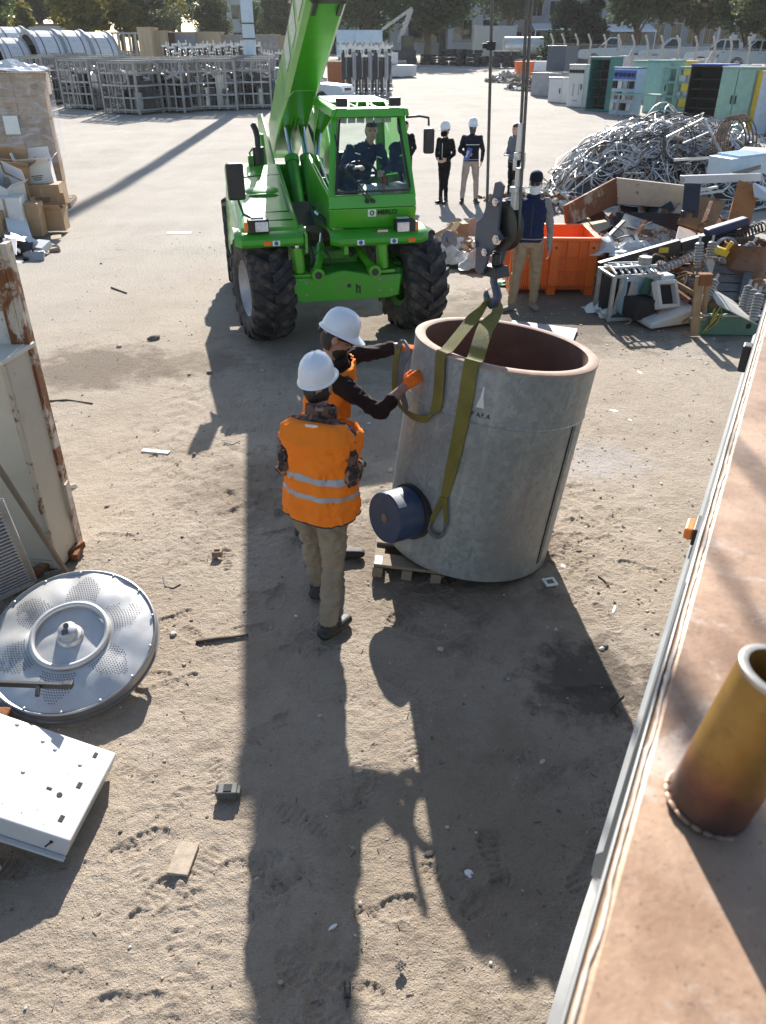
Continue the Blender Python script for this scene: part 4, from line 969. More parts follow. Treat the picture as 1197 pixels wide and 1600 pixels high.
# rusty upright stand
t=thing('rusty_stand','rust brown upright steel stand with twisted wires beside the green box','stand',G(1090,524))
tan=M('rusty_tan',(.33,.21,.11),.8,var=.25,rust=.35)
m=MB(); m.bar((-.05,0,0),(-.09,.1,.72),.10,.05); m.bar((.07,.05,.05),(.04,.14,.6),.05,.05); m.bar((-.12,.02,.2),(.12,.05,.2),.04); m.build('upright',tan,t,.004)
m=MB(); m.box((-.02,.1,.68),(.16,.12,.14)); m.build('clamp',rusty,t,.01)
m=MB()
for k in range(12): m.tube([(.05+.05*rnd.random(),-.02,.05),(.10+.1*rnd.random(),-.06,.18+.02*k),(.14+.15*rnd.random(),0,.2+.1*rnd.random())],.008,5,mi=k%2)
m.build('twisted_wire',[rusty,M('lime_wire',(.35,.38,.08),.5)],t)
t=thing('steel_angle','pair of rusty brown angle bars slanting down to the rusty stand','bar',(0,0,0)); m=MB(); m.bar(AT(1020,423,10.6),AT(1090,462,10.2),.05,.06); m.build('angle_bar',tan,t,.004); m=MB(); m.bar(AT(1018,428,10.5),AT(1078,470,10.1),.09,.05); m.build('lower_bar',rusty,t,.004)
# grey pallet leaning
t=thing('wooden_pallet','weathered grey pallet leaning upright against the rusty barrel','pallet'); a0,b0,c0,d0=AT(1108,412,10.6),AT(1168,418,10.7),AT(1158,470,10.0),AT(1092,470,9.95)
gw=M('dark_grey_wood',(.13,.125,.12),.85,var=.3,scale=3,stretch=(2,12,12)); m=MB()
for k in range(4): q0=.02+k*.25; q1=q0+.21; m.hexa([d0.lerp(a0,q0)+V((0,.0,0)),c0.lerp(b0,q0),c0.lerp(b0,q0)+V((0,.025,0)),d0.lerp(a0,q0)+V((0,.025,0)),d0.lerp(a0,q1),c0.lerp(b0,q1),c0.lerp(b0,q1)+V((0,.025,0)),d0.lerp(a0,q1)+V((0,.025,0))])
m.build('board',gw,t)
m=MB(); m.bar(d0+V((0,-.05,0)),a0+V((0,-.05,.05)),.11,.06); m.bar(c0+V((0,-.05,0)),b0+V((0,-.05,.05)),.11,.06); m.build('batten',gw,t)
panel('white_plate','dirty white sheet metal plate propped on the green box',[(1106,446,9.9),(1122,476,9.5),(1184,507,9.2),(1150,472,9.8)],.012,M('dirty_cream',(.50,.48,.42),.6,dirt=(.28,.26,.23),damt=.5))
p=G(1140,524); t=thing('junction_box','long green metal box lying open at the front of the scrap','box',(p.x,p.y+.2,0),-.05)
gb=M('faded_green',(.085,.19,.135),.5,var=.12,dirt=(.12,.11,.08),damt=.35)
m=MB(); m.box((0,-.18,.12),(.72,.02,.24)); m.box((0,.18,.12),(.72,.02,.24)); m.box((-.35,0,.12),(.02,.34,.239)); m.box((.35,0,.12),(.02,.34,.239)); m.box((0,0,.012),(.68,.34,.02)); m.build('body',gb,t,.004)
m=MB(); m.box((0,-.17,.25),(.74,.08,.015)); m.build('flange',bg_,t); m=MB(); m.cyl((.22,-.185,.12),(.22,-.195,.12),.035,seg=10); m.box((.27,-.19,.19),(.1,.01,.05)); m.build('hole',dark,t)
# insulators
porc=M('grey_porcelain',(.36,.35,.34),.3,var=.15,dirt=(.2,.17,.14),damt=.3)
def ins_mesh(L_=.34):
    m=MB(); pr=[(0,0),(.03,0)]; z=.02
    while z<L_-.03: pr+=[(.058,z),(.058,z+.014),(.036,z+.03)]; z+=.036
    m.lathe(pr+[(.03,L_),(0,L_)],14); m.cyl((0,0,L_-.005),(0,0,L_+.08),.018,seg=8); return m.mesh('insulator',porc)
im=ins_mesh()
for (u,v,y,rot,lab) in ((1158,487,9.6,(-.5,.35,0),'ribbed grey insulator leaning, left of the group by the truck'),(1168,494,9.5,(-.5,.3,0),'ribbed grey insulator in the middle of the group by the truck'),(1176,502,9.3,(-.4,.2,0),'ribbed grey insulator at the right of the group by the truck'),(1098,476,9.7,(-.4,.5,0),'ribbed grey insulator under the white plate'),(1090,420,10.6,(-.2,-.05,0),'pale ribbed insulator standing in front of the black arm'),(1106,418,10.7,(-.3,.1,0),'grey ribbed insulator right of the pale one at the black arm'),(1128,410,10.7,(-.3,1.0,0),'ribbed insulator lying above the weathered pallet'),(1150,412,10.6,(-.3,.7,0),'ribbed insulator tilted above the weathered pallet near the barrel')):
    o=bpy.data.objects.new('insulator',im); COL.objects.link(o); place(o,AT(u,v,y),rot=rot); tag(o,lab,'insulator','insulators in the scrap')
p=AT(1135,395,10.9); coil('disc_coil','flat grey spiral coil behind the weathered pallet',p,.2,.05,(1.2,0,.3),porc,5)
m=MB(); m.box((0,0,0),(.16,.10,.09)); m.cyl((.05,0,.05),(.05,-.02,.16),.03,seg=8); tag(place(m.build('valve',yellow,None,.01),AT(1128,393,10.6),rot=(.2,.3,.2)),'small orange yellow valve lying on the scrap near the coil','valve')
# barrel
p=V((4.93,10.75,0)); t=thing('oil_drum','rusty brown steel barrel at the right edge of the scrap','barrel',p)
bar_m=M('barrel_rust',(.17,.10,.065),.75,.1,var=.35,scale=3,rust=.6,rscale=2.5,bump=.4)
m=MB(); m.lathe([(0,.02),(.29,.02),(.295,.0),(.295,.28),(.308,.295),(.295,.31),(.295,.56),(.308,.575),(.295,.59),(.295,.86),(.305,.875),(.295,.89),(.285,.88),(.285,.80),(0,.80)],36); m.build('shell',bar_m,t)
m=MB(); m.cyl((.15,0,.80),(.15,0,.83),.04,seg=10); m.build('bung',black_st,t)
# loose filler: shredded scrap among the big pieces
heap('mixed_scrap',V((4.45,11.9,0)),1.25,1.5,.58,420,[black_st,galv_far,wood,rusty,plastic,brownb,rusty,brownb],.20,21)
heap('mixed_scrap',V((4.6,13.6,0)),2.0,1.4,.95,360,[black_st,purple,rusty,brownb,galv_far,rusty],.34,22)
heap('mixed_scrap',V((4.3,10.4,0)),.9,.6,.38,240,[black_st,rusty,galv_far,tan,brownb],.15,23)
m=MB(); r=random.Random(91)
for k in range(150):
    x=r.uniform(3.3,5.2); y=r.uniform(10.2,13.2); z=.12+.55*max(0,1-abs(x-4)/1.6)*max(0,1-abs(y-11.8)/2)+r.uniform(0,.25); pts=[V((x,y,z))]; dd=V((r.gauss(0,1),r.gauss(0,.7),r.gauss(0,.3))).normalized()
    for j in range(6): dd=(dd+V((r.gauss(0,.5),r.gauss(0,.5),r.gauss(-.08,.3)))).normalized(); q=pts[-1]+dd*r.uniform(.06,.14); q.z=max(q.z,.02); pts.append(q)
    m.tube(pts,r.choice((.004,.006,.009,.013)),5,mi=r.choice((0,1,2,3)),cap=False)
struct(m.build('scrap_wire',[black_st,rusty,galv_far,tan]),'stuff')
def crumple(name,label,c,size,mat,seed,cat='plastic film',n=13):
    r=random.Random(seed); g=[]
    for i in range(n):
        row=[]
        for j in range(n):
            x=(i/(n-1)-.5); y=(j/(n-1)-.5); q=max(0,1-(x*x+y*y)*3.2)
            nn=noise.noise(V((x*5+seed,y*5,seed)))+.6*noise.noise(V((x*11,y*11+seed,0)))
            row.append(V((c[0]+x*size[0]+.05*nn*size[0],c[1]+y*size[1],c[2]+size[2]*q*(.6+.8*nn)+.01)))
        g.append(row)
    m=MB(); m.sheet(g,.006,smooth=False); return tag(m.build(name,mat),label,cat)
crumple('plastic_film','crumpled pale plastic sheet just right of the orange bin',(AT(940,392,11.6)),(.5,.7,.3),plastic,3)
crumple('plastic_film','crumpled white film in the middle of the scrap under the flaking plate',(AT(985,395,11.4)),(.7,.5,.22),plastic,5)
panel('ochre_board','bent ochre board behind the gutted appliance',[(950,405,11.2),(985,393,11.4),(990,400,11.2),(955,415,10.9)],.02,M('ochre_board',(.50,.30,.13),.7))
for k,(c,sz,mt,lab) in enumerate((((2.95,10.6,.0),(.3,.3,.16),cardw,'crushed pale packing piece at the right corner of the orange bin'),((3.05,10.35,.0),(.25,.3,.14),plastic,'crumpled brown white wrapper in front of the orange bin corner'))): crumple('wrapper',lab,c,sz,mt,30+k,'wrapper',9)
# ------------------------------------------------------------------ orange bin
W_,D_,H_=1.24,1.05,.78; x0=1.87
t=thing('plastic_bin','large orange ribbed plastic pallet bin behind the man in the blue vest','bin',(x0+W_/2,11.36+D_/2,0),-.03)
m=MB(); zb=.14
for sy in (-1,1): m.box((0,sy*(D_/2-.04),(zb+H_)/2),(W_-.1,.02,H_-zb))
for sx in (-1,1): m.box((sx*(W_/2-.04),0,(zb+H_)/2),(.02,D_-.13,H_-zb))
m.box((0,0,zb+.01),(W_-.12,D_-.12,.02)); m.build('tub',orange_p,t)
m=MB()
for sy in (-1,1):
    for i in range(7): m.box((-W_/2+.09+i*(W_-.18)/6,sy*(D_/2-.010),(zb+H_)/2),(.022 if i not in (0,3,6) else .13,.045 if i not in (0,3,6) else .085,H_-zb-.02))
    for k in range(2): m.box((0,sy*(D_/2-.014),zb+.2+k*.2),(W_-.1,.034,.02))
for sx in (-1,1):
    for i in range(6): m.box((sx*(W_/2-.015),-D_/2+.1+i*(D_-.2)/5,(zb+H_)/2),(.035,.02 if i not in (0,5) else .1,H_-zb-.03))
    for k in range(2): m.box((sx*(W_/2-.018),0,zb+.2+k*.2),(.018,D_-.1,.014))
m.build('ribs',orange_p,t,.004)
m=MB()
for sy in (-1,1): m.box((0,sy*(D_/2-.02),H_+.015),(W_+.02,.08,.05))
for sx in (-1,1): m.box((sx*(W_/2-.02),0,H_+.015),(.08,D_-.115,.049))
m.build('rim',orange_p,t,.012)
m=MB()
for k in range(34): m.box((-W_/2+.1+k*(W_-.2)/33,-D_/2+.03,zb-.015),(.014,.03,.08))
m.build('vent_slats',orange_p,t)
for x in (-W_/2+.07,0,W_/2-.07): m=MB(); m.box((x,0,.065),(.13,D_-.06,.13)); m.build('foot',orange_p,t,.01)
m=MB()
for x in (-W_/2+.09,0,W_/2-.09): m.cyl((x,-D_/2-.012,H_-.09),(x,-D_/2-.05,H_-.09),.016,seg=8)
m.build('hole',dark,t)
# ------------------------------------------------------------------ small trash heap behind the hook
heap('litter_heap',V((1.55,14.0,.0)),.75,.8,.16,150,[plastic,card,black_st,wood,cardw],.15,41)
for k,(u,v,y,sz,mt,lab) in enumerate(((700,362,14.4,(.9,.5,.25),card,'crumpled brown cardboard on top of the litter heap'),(725,350,14.9,(1.0,.5,.3),M('pinkish_card',(.5,.36,.28),.8),'long pinkish torn cardboard behind the hook block'),(705,398,13.3,(.7,.5,.3),plastic,'crumpled clear plastic film at the front of the litter heap'),(742,408,13.0,(.55,.5,.3),plastic,'crumpled white plastic bag beside the hook block'),(690,378,13.9,(.5,.4,.2),plastic,'crumpled film next to the tyre of the green loader'))):
    p=AT(u,v,y); crumple('cardboard_scrap' if mt is not plastic else 'plastic_film',lab,(p.x,p.y,max(.02,p.z-.2)),sz,mt,60+k,'litter')
m=MB(); m.box((0,0,.12),(.24,.2,.24)); m.box((-.16,-.1,.2),(.02,.2,.2),Ry(.7)); tag(place(m.build('cardboard_box',card),V((1.42,14.75,.16)),.4),'small open cardboard box at the back of the litter heap','box')
m=MB(); m.tube([(0,0,0),(0,.03,0)],.16,14); m.tube([(0,-.02,0),(0,0,0)],.05,8); tag(place(m.build('fan_wheel',M('dull_metal',(.25,.25,.24),.4,.6)),AT(702,375,13.5),rot=(-.5,0,.5)),'round dull metal disc in the litter heap','disc')
crumple('green_strap','bright green strip of film on the ground left of the orange bin',(AT(788,433,12.0).x,12.0,.0),(.35,.25,.06),M('green_film',(.03,.35,.12),.5),77,'strip',9)
# ------------------------------------------------------------------ green telehandler (front = -Y in its own space)
TA=RAD(14); TO=V((-.55,9.7,0))
tele=thing('telehandler','bright green telehandler with its boom raised towards the steel tank','telehandler',TO,TA)
def tl(x,y,z): return TO+Rz(TA)@V((x,y,z))
E_=tele
# chassis
m=MB(); m.box((-.10,1.5,.80),(.66,3.2,.40)); m.box((-.12,3.15,.95),(1.7,.7,.6)); m.box((-.1,.1,.78),(.9,.5,.16)); m.build('chassis',green_dk,E_,.02)
m=MB(); m.box((-.1,.15,.62),(1.5,.22,.24)); m.box((-.1,2.75,.62),(1.5,.22,.24)); m.build('axle',green_dk,E_,.03)
Mt=Matrix.Rotation(pi/2,4,'X')
m=MB(); m.prism([(-.68,.56),(-.5,.53),(.5,.525),(.64,.55),(.68,.80),(.34,.80),(.0,.875),(-.06,.875),(-.36,.81),(-.68,.82)],.42,.49,Mt); m.build('axle_beam',green_du,E_,.012)
m=MB(); m.cyl((.03,-.492,.70),(.03,-.505,.70),.022,seg=12); m.box((.12,-.493,.66),(.018,.01,.11)); m.box((.16,-.493,.645),(.018,.01,.09)); m.box((.14,-.493,.68),(.04,.01,.02)); m.build('stain_mark',black_st,E_)
m=MB(); m.hexa([(-.42,-.42,.80),(.36,-.42,.80),(.30,.35,.92),(-.34,.35,.92),(-.42,-.42,.83),(.36,-.42,.83),(.30,.35,.96),(-.34,.35,.96)]); m.box((-.12,-.02,.99),(.52,.3,.10)); m.build('axle_cover',green_dk,E_,.01)
for x in (-.34,.34):
    m=MB(); m.tube([(x,-.53,.85),(x,-.37,.85)],.075,16); k=m.build('pivot_lug',green,E_,.006); m=MB(); m.cyl((x,-.535,.85),(x,-.545,.85),.042,seg=14); m.build('pin',black_st,k)
    s_=-1 if x<0 else 1
    m=MB(); m.tube([(x,-.40,.87),(x*.62,.05,1.06)],.055,12); k=m.build('lock_cylinder',green,E_); m=MB(); m.tube([(x*.62,.05,1.06),(x*.45,.28,1.14)],.03,10); m.build('rod',chrome,k)
for x in (-.55,.46):
    m=MB(); m.tube([(x+.02,-.36,.86),(x,-.36,1.12)],.07,14); m.tube([(x,-.36,1.12),(x,-.36,1.14)],.08,14); m.box((x+.02,-.36,.83),(.26,.16,.035)); k=m.build('levelling_cylinder',green,E_)
    m=MB(); m.tube([(x,-.36,1.13),(x,-.36,1.22)],.04,10); m.box((x,-.37,1.25),(.13,.08,.10)); m.build('rod',chrome,k)
# engine hood (picture left)
def hexm(name,vs,mat,bev=.03,parent=E_): m=MB(); m.hexa([V(p) for p in vs]); return m.build(name,mat,parent,bev,3)
hood=hexm('engine_hood',[(-1.20,-.26,1.22),(-.47,-.26,1.20),(-.47,2.0,1.05),(-1.14,2.0,.95),(-1.17,-.30,1.36),(-.49,-.30,1.34),(-.46,1.55,1.83),(-1.05,1.5,1.80)],green,.045)
m=MB(); m.hexa([(-1.205,.55,.70),(-1.12,.55,.70),(-1.10,2.6,.62),(-1.20,2.6,.62),(-1.19,-.20,1.24),(-1.12,-.20,1.24),(-1.05,2.3,1.5),(-1.145,2.3,1.5)]); m.build('side_panel',green,E_,.02)
hz=lambda y:1.345+(1.815-1.345)*(y+.3)/1.82
m=MB(); m.ell((-.80,.72,hz(.72)+.0),(.22,.13,.03),Rx(.26),18,8); m.build('hood_scoop',green,hood)
m=MB(); m.ell((-.80,.57,hz(.57)+.004),(.19,.035,.028),Rx(.26),18,6); m.build('air_intake',green_dk,hood)
m=MB()
for (xa,ya,xb,yb) in ((-1.08,.10,-.56,.14),(-1.1,-.10,-.54,-.08),(-.56,.14,-.54,.9),(-1.02,1.15,-.52,1.18)): m.bar((xa,ya,hz(ya)+.004),(xb,yb,hz(yb)+.004),.012,.008,up=(0,-.25,1))
m.build('panel_seam',black_st,hood)
# fenders with rolled lip
def fender(x0,x1,z):
    m=MB(); rows=[]
    prof=[(-.12,z+.06),(-.3,z+.055),(-.42,z+.04),(-.47,z+.0),(-.475,z-.04),(-.45,z-.07)]
    for i in range(13):
        q=i/12; x=x0+(x1-x0)*q; e=min(q,1-q)/.10; dr=max(0,1-e)**2
        rows.append([V((x,y+dr*.12,zz+(.0))) for y,zz in prof])
    m.sheet(rows,.025); return m.build('front_fender',green_du,E_)
fender(-1.25,-.43,1.26); fender(-.15,1.03,1.22)
m=MB(); m.box((-.45,-.30,1.2),(.03,.3,.22)); m.build('fender_bracket',green,E_,.005)
m=MB(); m.box((.02,-.30,1.14),(.05,.25,.2)); m.build('fender_bracket',green,E_,.005)
for (x,txt,mt) in ((-.90,0,orange_p),(-.80,1,bluep),(.18,1,bluep),(.58,1,bluep),(.80,0,orange_p)):
    m=MB(); m.box((x,-.486,1.225 if x<-.3 else 1.185),(.085,.006,.055 if txt else .045)); st=m.build('warning_sticker',paper if txt else mt,E_)
    if txt: m=MB(); m.cyl((x,-.490,1.225 if x<-.3 else 1.185),(x,-.494,1.225 if x<-.3 else 1.185),.024,seg=14); m.build('sticker_disc',mt,st)
for (x,z,sgn) in ((-.98,1.40,-1),(.74,1.325,1)):
    m=MB(); m.box((x,-.36,z),(.24,.13,.15)); m.box((x+sgn*.0,-.30,z-.09),(.10,.06,.06)); hl=m.build('headlight',blackp,E_,.015)
    m=MB(); m.box((x-sgn*.035,-.43,z),(.145,.03,.105)); m.build('lens',lens,hl,.008); m=MB(); m.box((x+sgn*.135,-.37,z),(.05,.10,.10)); m.build('indicator',amber,hl,.012)
m=MB(); m.box((-.98,-.33,1.487),(.14,.08,.012)); m.box((.72,-.33,1.412),(.14,.08,.012)); m.build('lamp_bracket',white,E_)
# ---- cab
fb,ft,rb,rt=-.24,.10,1.42,1.42
def cp(x,y,z): return V((x,y,z))
FBL,FBR=cp(-.13,fb,1.66),cp(.90,fb,1.66); FTL,FTR=cp(.0,ft,2.46),cp(.84,ft,2.46)
RBL,RBR=cp(-.06,rb,1.66),cp(.92,rb,1.66); RTL,RTR=cp(.02,rt,2.50),cp(.86,rt,2.50)
m=MB(); w_=.075
m.bar(FBL+V((.03,.03,-.05)),FTL+V((.03,.03,0)),w_); m.bar(FBR+V((-.03,.03,-.05)),FTR+V((-.03,.03,0)),w_)
m.bar(RBL+V((.03,-.03,-.5)),RTL+V((.03,-.03,0)),w_); m.bar(RBR+V((-.03,-.03,-.5)),RTR+V((-.03,-.03,0)),w_)
m.bar(FTL+V((.07,.03,.0)),FTR+V((-.07,.03,.0)),.06,.05)
# lower front panel (two tiers) and side panels
m.hexa([(-.13,fb+.02,1.30),(.90,fb+.02,1.28),(.90,fb+.10,1.28),(-.13,fb+.10,1.30),(-.14,fb-.03,1.52),(.91,fb-.03,1.52),(.91,fb+.05,1.52),(-.14,fb+.05,1.52)])
m.hexa([(-.138,fb-.028,1.523),(.908,fb-.028,1.523),(.908,fb+.05,1.523),(-.138,fb+.05,1.523),(-.13,fb+.0,1.665),(.90,fb+.0,1.665),(.90,fb+.06,1.665),(-.13,fb+.06,1.665)])
for (xs_,q) in (((-.125,-.06),0),((.90,.92),1)):
    xa,xb=xs_; s_=1 if q==0 else -1
    m.prism([(fb+.11,1.25),(rb-.07,1.10),(rb-.07,1.95),(fb+.11,1.66)] if q==0 else [(fb+.11,1.25),(rb-.07,1.10),(rb-.07,1.35),(fb+.11,1.5)],xa,xa+s_*.045,Matrix(((0,0,1,0),(1,0,0,0),(0,1,0,0),(0,0,0,1))))
m.box((.4,.6,1.22),(1.0,1.5,.06)); m.box((.40,1.40,1.4),(.86,.04,.5))
cab=m.build('cab_frame',green,E_,.012)
# roof with guard slots
rf=MB()
rf.hexa([(-.04,ft-.10,2.455),(.0,ft-.10,2.455),(.07,rt+.06,2.50),(.0,rt+.06,2.50),(-.02,ft-.08,2.53),(.04,ft-.08,2.54),(.10,rt+.04,2.60),(.03,rt+.04,2.58)])
rf.hexa([(.84,ft-.10,2.455),(.88,ft-.10,2.455),(.89,rt+.06,2.50),(.83,rt+.06,2.50),(.80,ft-.08,2.54),(.87,ft-.08,2.53),(.88,rt+.04,2.58),(.80,rt+.04,2.60)])
rf.hexa([(.0,ft-.101,2.453),(.84,ft-.101,2.453),(.84,ft+.05,2.455),(.0,ft+.05,2.455),(.04,ft-.08,2.538),(.80,ft-.08,2.538),(.80,ft+.06,2.546),(.04,ft+.06,2.546)])
rf.hexa([(.05,ft+.55,2.50),(.82,ft+.55,2.50),(.83,rt+.061,2.51),(.05,rt+.061,2.51),(.07,ft+.55,2.577),(.80,ft+.55,2.577),(.80,rt+.04,2.602),(.07,rt+.04,2.602)])
for k in range(7):
    xa=.08+k*.115; rf.bar((xa,ft+.05,2.53),(xa+(.09 if k%2 else -.04)+.02,ft+.56,2.555),.030,.03); 
for k in range(4): rf.bar((.10+k*.19,ft+.06,2.535),(.24+k*.17,ft+.54,2.558),.026,.025)
rf.build('cab_roof',green,E_,.012)
m=MB(); m.sheet([[V((.03,ft+.04,2.50)),V((.81,ft+.04,2.50))],[V((.06,ft+.56,2.52)),V((.81,ft+.56,2.52))]],.012); m.build('roof_window',glass,E_)
m=MB(); m.sheet([[FBL+V((.06,-.015,.03)),FBR+V((-.06,-.015,.03))],[FTL+V((.06,-.005,-.02)),FTR+V((-.06,-.005,-.02))]],.01); m.build('windshield',glass,E_)
m=MB()
for (p,q) in ((FBL+V((.075,-.028,.045)),FBR+V((-.075,-.028,.045))),(FBL+V((.075,-.028,.07)),FTL+V((.075,-.02,-.03))),(FBR+V((-.075,-.028,.07)),FTR+V((-.075,-.02,-.03)))): m.bar(p,q,.022,.02)
m.build('windshield_seal',blackp,E_)
m=MB(); m.add([(-.085,fb+.12,1.70),(-.03,rb-.08,1.99),(.035,rb-.08,2.46),(.025,ft+.08,2.44)],[(0,1,2,3)]); m.build('side_window',glass,E_)
m=MB(); m.add([(.915,fb+.12,1.55),(.905,rb-.08,1.4),(.855,rb-.08,2.47),(.85,ft+.08,2.44)],[(0,1,2,3)]); m.build('door_window',glass,E_)
m=MB(); m.add([(0,rb,1.66),(.88,rb,1.66),(.84,rb,2.48),(.05,rb,2.48)],[(0,1,2,3)]); m.build('rear_window',glass,E_)
sun_patch_m=M('sun_patch',(.78,.78,.76),.6,var=.03)  # pale strips put in for the sunlit patches across the windshield top
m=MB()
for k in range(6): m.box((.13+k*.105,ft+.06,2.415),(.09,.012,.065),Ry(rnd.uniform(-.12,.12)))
m.build('sun_patch',sun_patch_m,E_)
# interior
m=MB(); m.box((.47,1.05,1.46),(.5,.5,.14)); m.box((.47,1.30,1.74),(.44,.10,.46)); m.build('seat',black_st,E_,.03)
m=MB(); m.tube([(.44,.55,1.40),(.44,.62,1.72)],.05,12); m.hexa([(.25,.0,1.26),(.66,.0,1.26),(.60,.4,1.26),(.32,.4,1.26),(.32,.05,1.62),(.60,.05,1.60),(.56,.35,1.70),(.36,.35,1.72)]); m.build('steering_column',M('console_grey',(.34,.38,.38),.5),E_,.04)
m=MB(); cS=V((.44,.62,1.80)); Rs=Rx(.55)
m.tube([cS+Rs@V((.19*cos(a),.19*sin(a),0)) for a in np.linspace(0,2*pi,29)[:-1]],.016,8,closed=True); m.bar(cS+Rs@V((-.18,0,-.02)),cS+Rs@V((.18,0,-.02)),.03); m.bar(cS+Rs@V((0,0,-.02)),cS+Rs@V((0,-.18,-.02)),.03); m.build('steering_wheel',blackp,E_)
m=MB(); m.box((.78,.9,1.52),(.16,.6,.12)); m.tube([(.74,.62,1.55),(.72,.58,1.68)],.012,8); m.build('armrest_console',greyp,E_,.02); m=MB(); m.tube([(.72,.585,1.66),(.715,.57,1.74)],.024,10); m.build('joystick_knob',M('red_knob',(.55,.03,.02),.4),E_)
# wipers, badge, mirrors
m=MB(); m.bar((.38,fb-.05,1.60),(.03,.0-.12,1.99),.014); m.bar((.33,fb-.055,1.60),(.0,-.10,2.02),.012); m.bar((.05,-.125,1.93),(-.0,-.0,2.28),.012); m.cyl((.38,fb-.01,1.60),(.38,fb-.06,1.60),.024,seg=10); m.cyl((.31,fb-.01,1.60),(.31,fb-.06,1.60),.024,seg=10); m.build('wiper',blackp,E_)
m=MB(); m.box((.365,fb-.034,1.468),(.10,.006,.08)); bd=m.build('badge',paper,E_,.01); m=MB(); m.lathe([(.014,0),(.030,0),(.030,.004),(.014,.004)],16,Matrix.Translation((.365,fb-.038,1.468))@Matrix.Rotation(pi/2,4,'X'),closed_prof=True); m.bar((.365,fb-.041,1.468),(.39,fb-.041,1.483),.010,.004); m.build('emblem',green_dk,bd)
def text(body,size,loc,rot,mat,parent,name='lettering',ext=.002,bold=0.0):
    cu=bpy.data.curves.new(name,'FONT'); cu.body=body; cu.size=size; cu.extrude=ext; cu.offset=bold; cu.align_x='LEFT'; cu.align_y='CENTER'
    o0=bpy.data.objects.new(name,cu); COL.objects.link(o0); dg=bpy.context.evaluated_depsgraph_get(); me=bpy.data.meshes.new_from_object(o0.evaluated_get(dg)); bpy.data.objects.remove(o0)
    me.materials.clear(); me.materials.append(mat); o=bpy.data.objects.new(name,me); COL.objects.link(o); o.location=loc; o.rotation_euler=rot
    if parent: o.parent=parent
    return o
text('MERLO',.074,(.435,fb-.026,1.468),(pi/2+.06,0,0),dark,E_,bold=.002)
def mirror(arm,c,sz,rot=0):
    m=MB(); m.box(c,sz,Rz(rot)); mm=m.build('mirror',blackp,E_,.025); m=MB(); m.tube(arm,.014,8); m.build('mirror_arm',black_st,mm); m=MB(); m.box(V(c)+V((0,-sz[1]/2-.003,0)),(sz[0]*.85,.005,sz[2]*.88),Rz(rot)); m.build('mirror_back',black_st,mm)
mirror([(-1.0,-.05,1.42),(-1.10,.1,1.46),(-1.14,.14,1.60)],(-1.15,.16,1.80),(.20,.08,.40),.1)
mirror([(.86,.06,2.44),(.98,-.08,2.46),(1.08,-.1,2.44),(1.085,-.1,2.36)],(1.09,-.10,2.20),(.125,.07,.27),-.1)
# exhaust
m=MB(); m.tube([(-.72,1.6,1.70),(-.72,1.6,2.02)],.075,16); m.tube([(-.72,1.6,2.0),(-.72,1.6,2.14),(-.735,1.62,2.22),(-.76,1.66,2.28)],.038,12); m.build('exhaust',blackp,E_,.006)
m=MB(); m.tube([(-.80,1.58,1.78),(-.84,1.58,1.95),(-.80,1.58,2.0)],.012,8); m.box((-.83,1.6,1.84),(.06,.1,.16)); m.build('exhaust_bracket',green_dk,E_)
# boom ---------------------------------------------------------------
BX=-.115; bdir=V((0,-cos(RAD(24.5)),sin(RAD(24.5)))); bup=V((0,sin(RAD(24.5)),cos(RAD(24.5))))
bo=V((BX,2.5,2.155))      # lower edge of the boom under the pivot end
def bsec(s,w_,h,ch,lift=0.0):
    p=bo+bdir*s+bup*lift; pts=[(-w_/2+ch,0),(w_/2-ch,0),(w_/2,ch*1.2),(w_/2,h-ch*.6),(w_/2-ch*.6,h),(-w_/2+ch*.6,h),(-w_/2,h-ch*.6),(-w_/2,ch*1.2)]
    return [p+V((x,0,0))+bup*z for x,z in pts]
m=MB(); m.loft([bsec(-1.2,.40,.52,.02),bsec(0,.40,.56,.02),bsec(.8,.40,.56,.025),bsec(1.05,.42,.52,.045,.0),bsec(3.34,.42,.50,.05,.0)],smooth=False); m.build('boom',green,E_,.006)
m=MB(); m.loft([bsec(3.30,.47,.56,.06,-.03),bsec(3.46,.47,.56,.06,-.03)],smooth=False)
for x in (-.13,.13): m.box(bo+bdir*3.22+V((x,0,0))-bup*.015,(.05,.30,.03),Matrix((V((1,0,0)),-bdir,bup)).transposed())
m.build('boom_collar',blackp,E_,.006)
m=MB(); m.loft([bsec(3.2,.34,.40,.04,.05),bsec(6.0,.34,.40,.04,.05)],smooth=False); m.build('boom_inner_section',green,E_,.005)
m=MB(); m.loft([bsec(5.97,.37,.44,.05,.03),bsec(6.06,.37,.44,.05,.03)],smooth=False); m.build('boom_inner_collar',blackp,E_,.005)
m=MB(); J0=bo+bdir*6.0+bup*.22; J1=bo+bdir*8.45+bup*.22
m.tube([J0,J1],.036,10)  # unseen boom end, kept to a thin tube so its shadow stays faint
m.build('jib_tube',green,E_)
tip=bo+bdir*8.45+bup*.20
m=MB(); m.box(tip+V((-.15,0,0)),(.03,.36,.3)); m.box(tip+V((.15,0,0)),(.03,.36,.3)); m.tube([tip+V((-.17,0,.0)),tip+V((.17,0,0))],.04,12); m.build('boom_head',green,E_,.01)
m=MB(); m.lathe([(.05,-.04),(.17,-.04),(.15,-.015),(.15,.015),(.17,.04),(.05,.04)],24,Matrix.Translation(tip)@Matrix.Rotation(pi/2,4,'Y'),closed_prof=True); m.build('head_sheave',greyp,E_)
m=MB(); 
for s in (1.6,2.2,2.8): m.box(bo+bdir*s+V((-.214,0,0))+bup*.30,(.006,.4,.30),Matrix((V((1,0,0)),-bdir,bup)).transposed())
m.build('boom_decal',M('boom_decal_grey',(.42,.50,.47),.3,var=.1),E_)
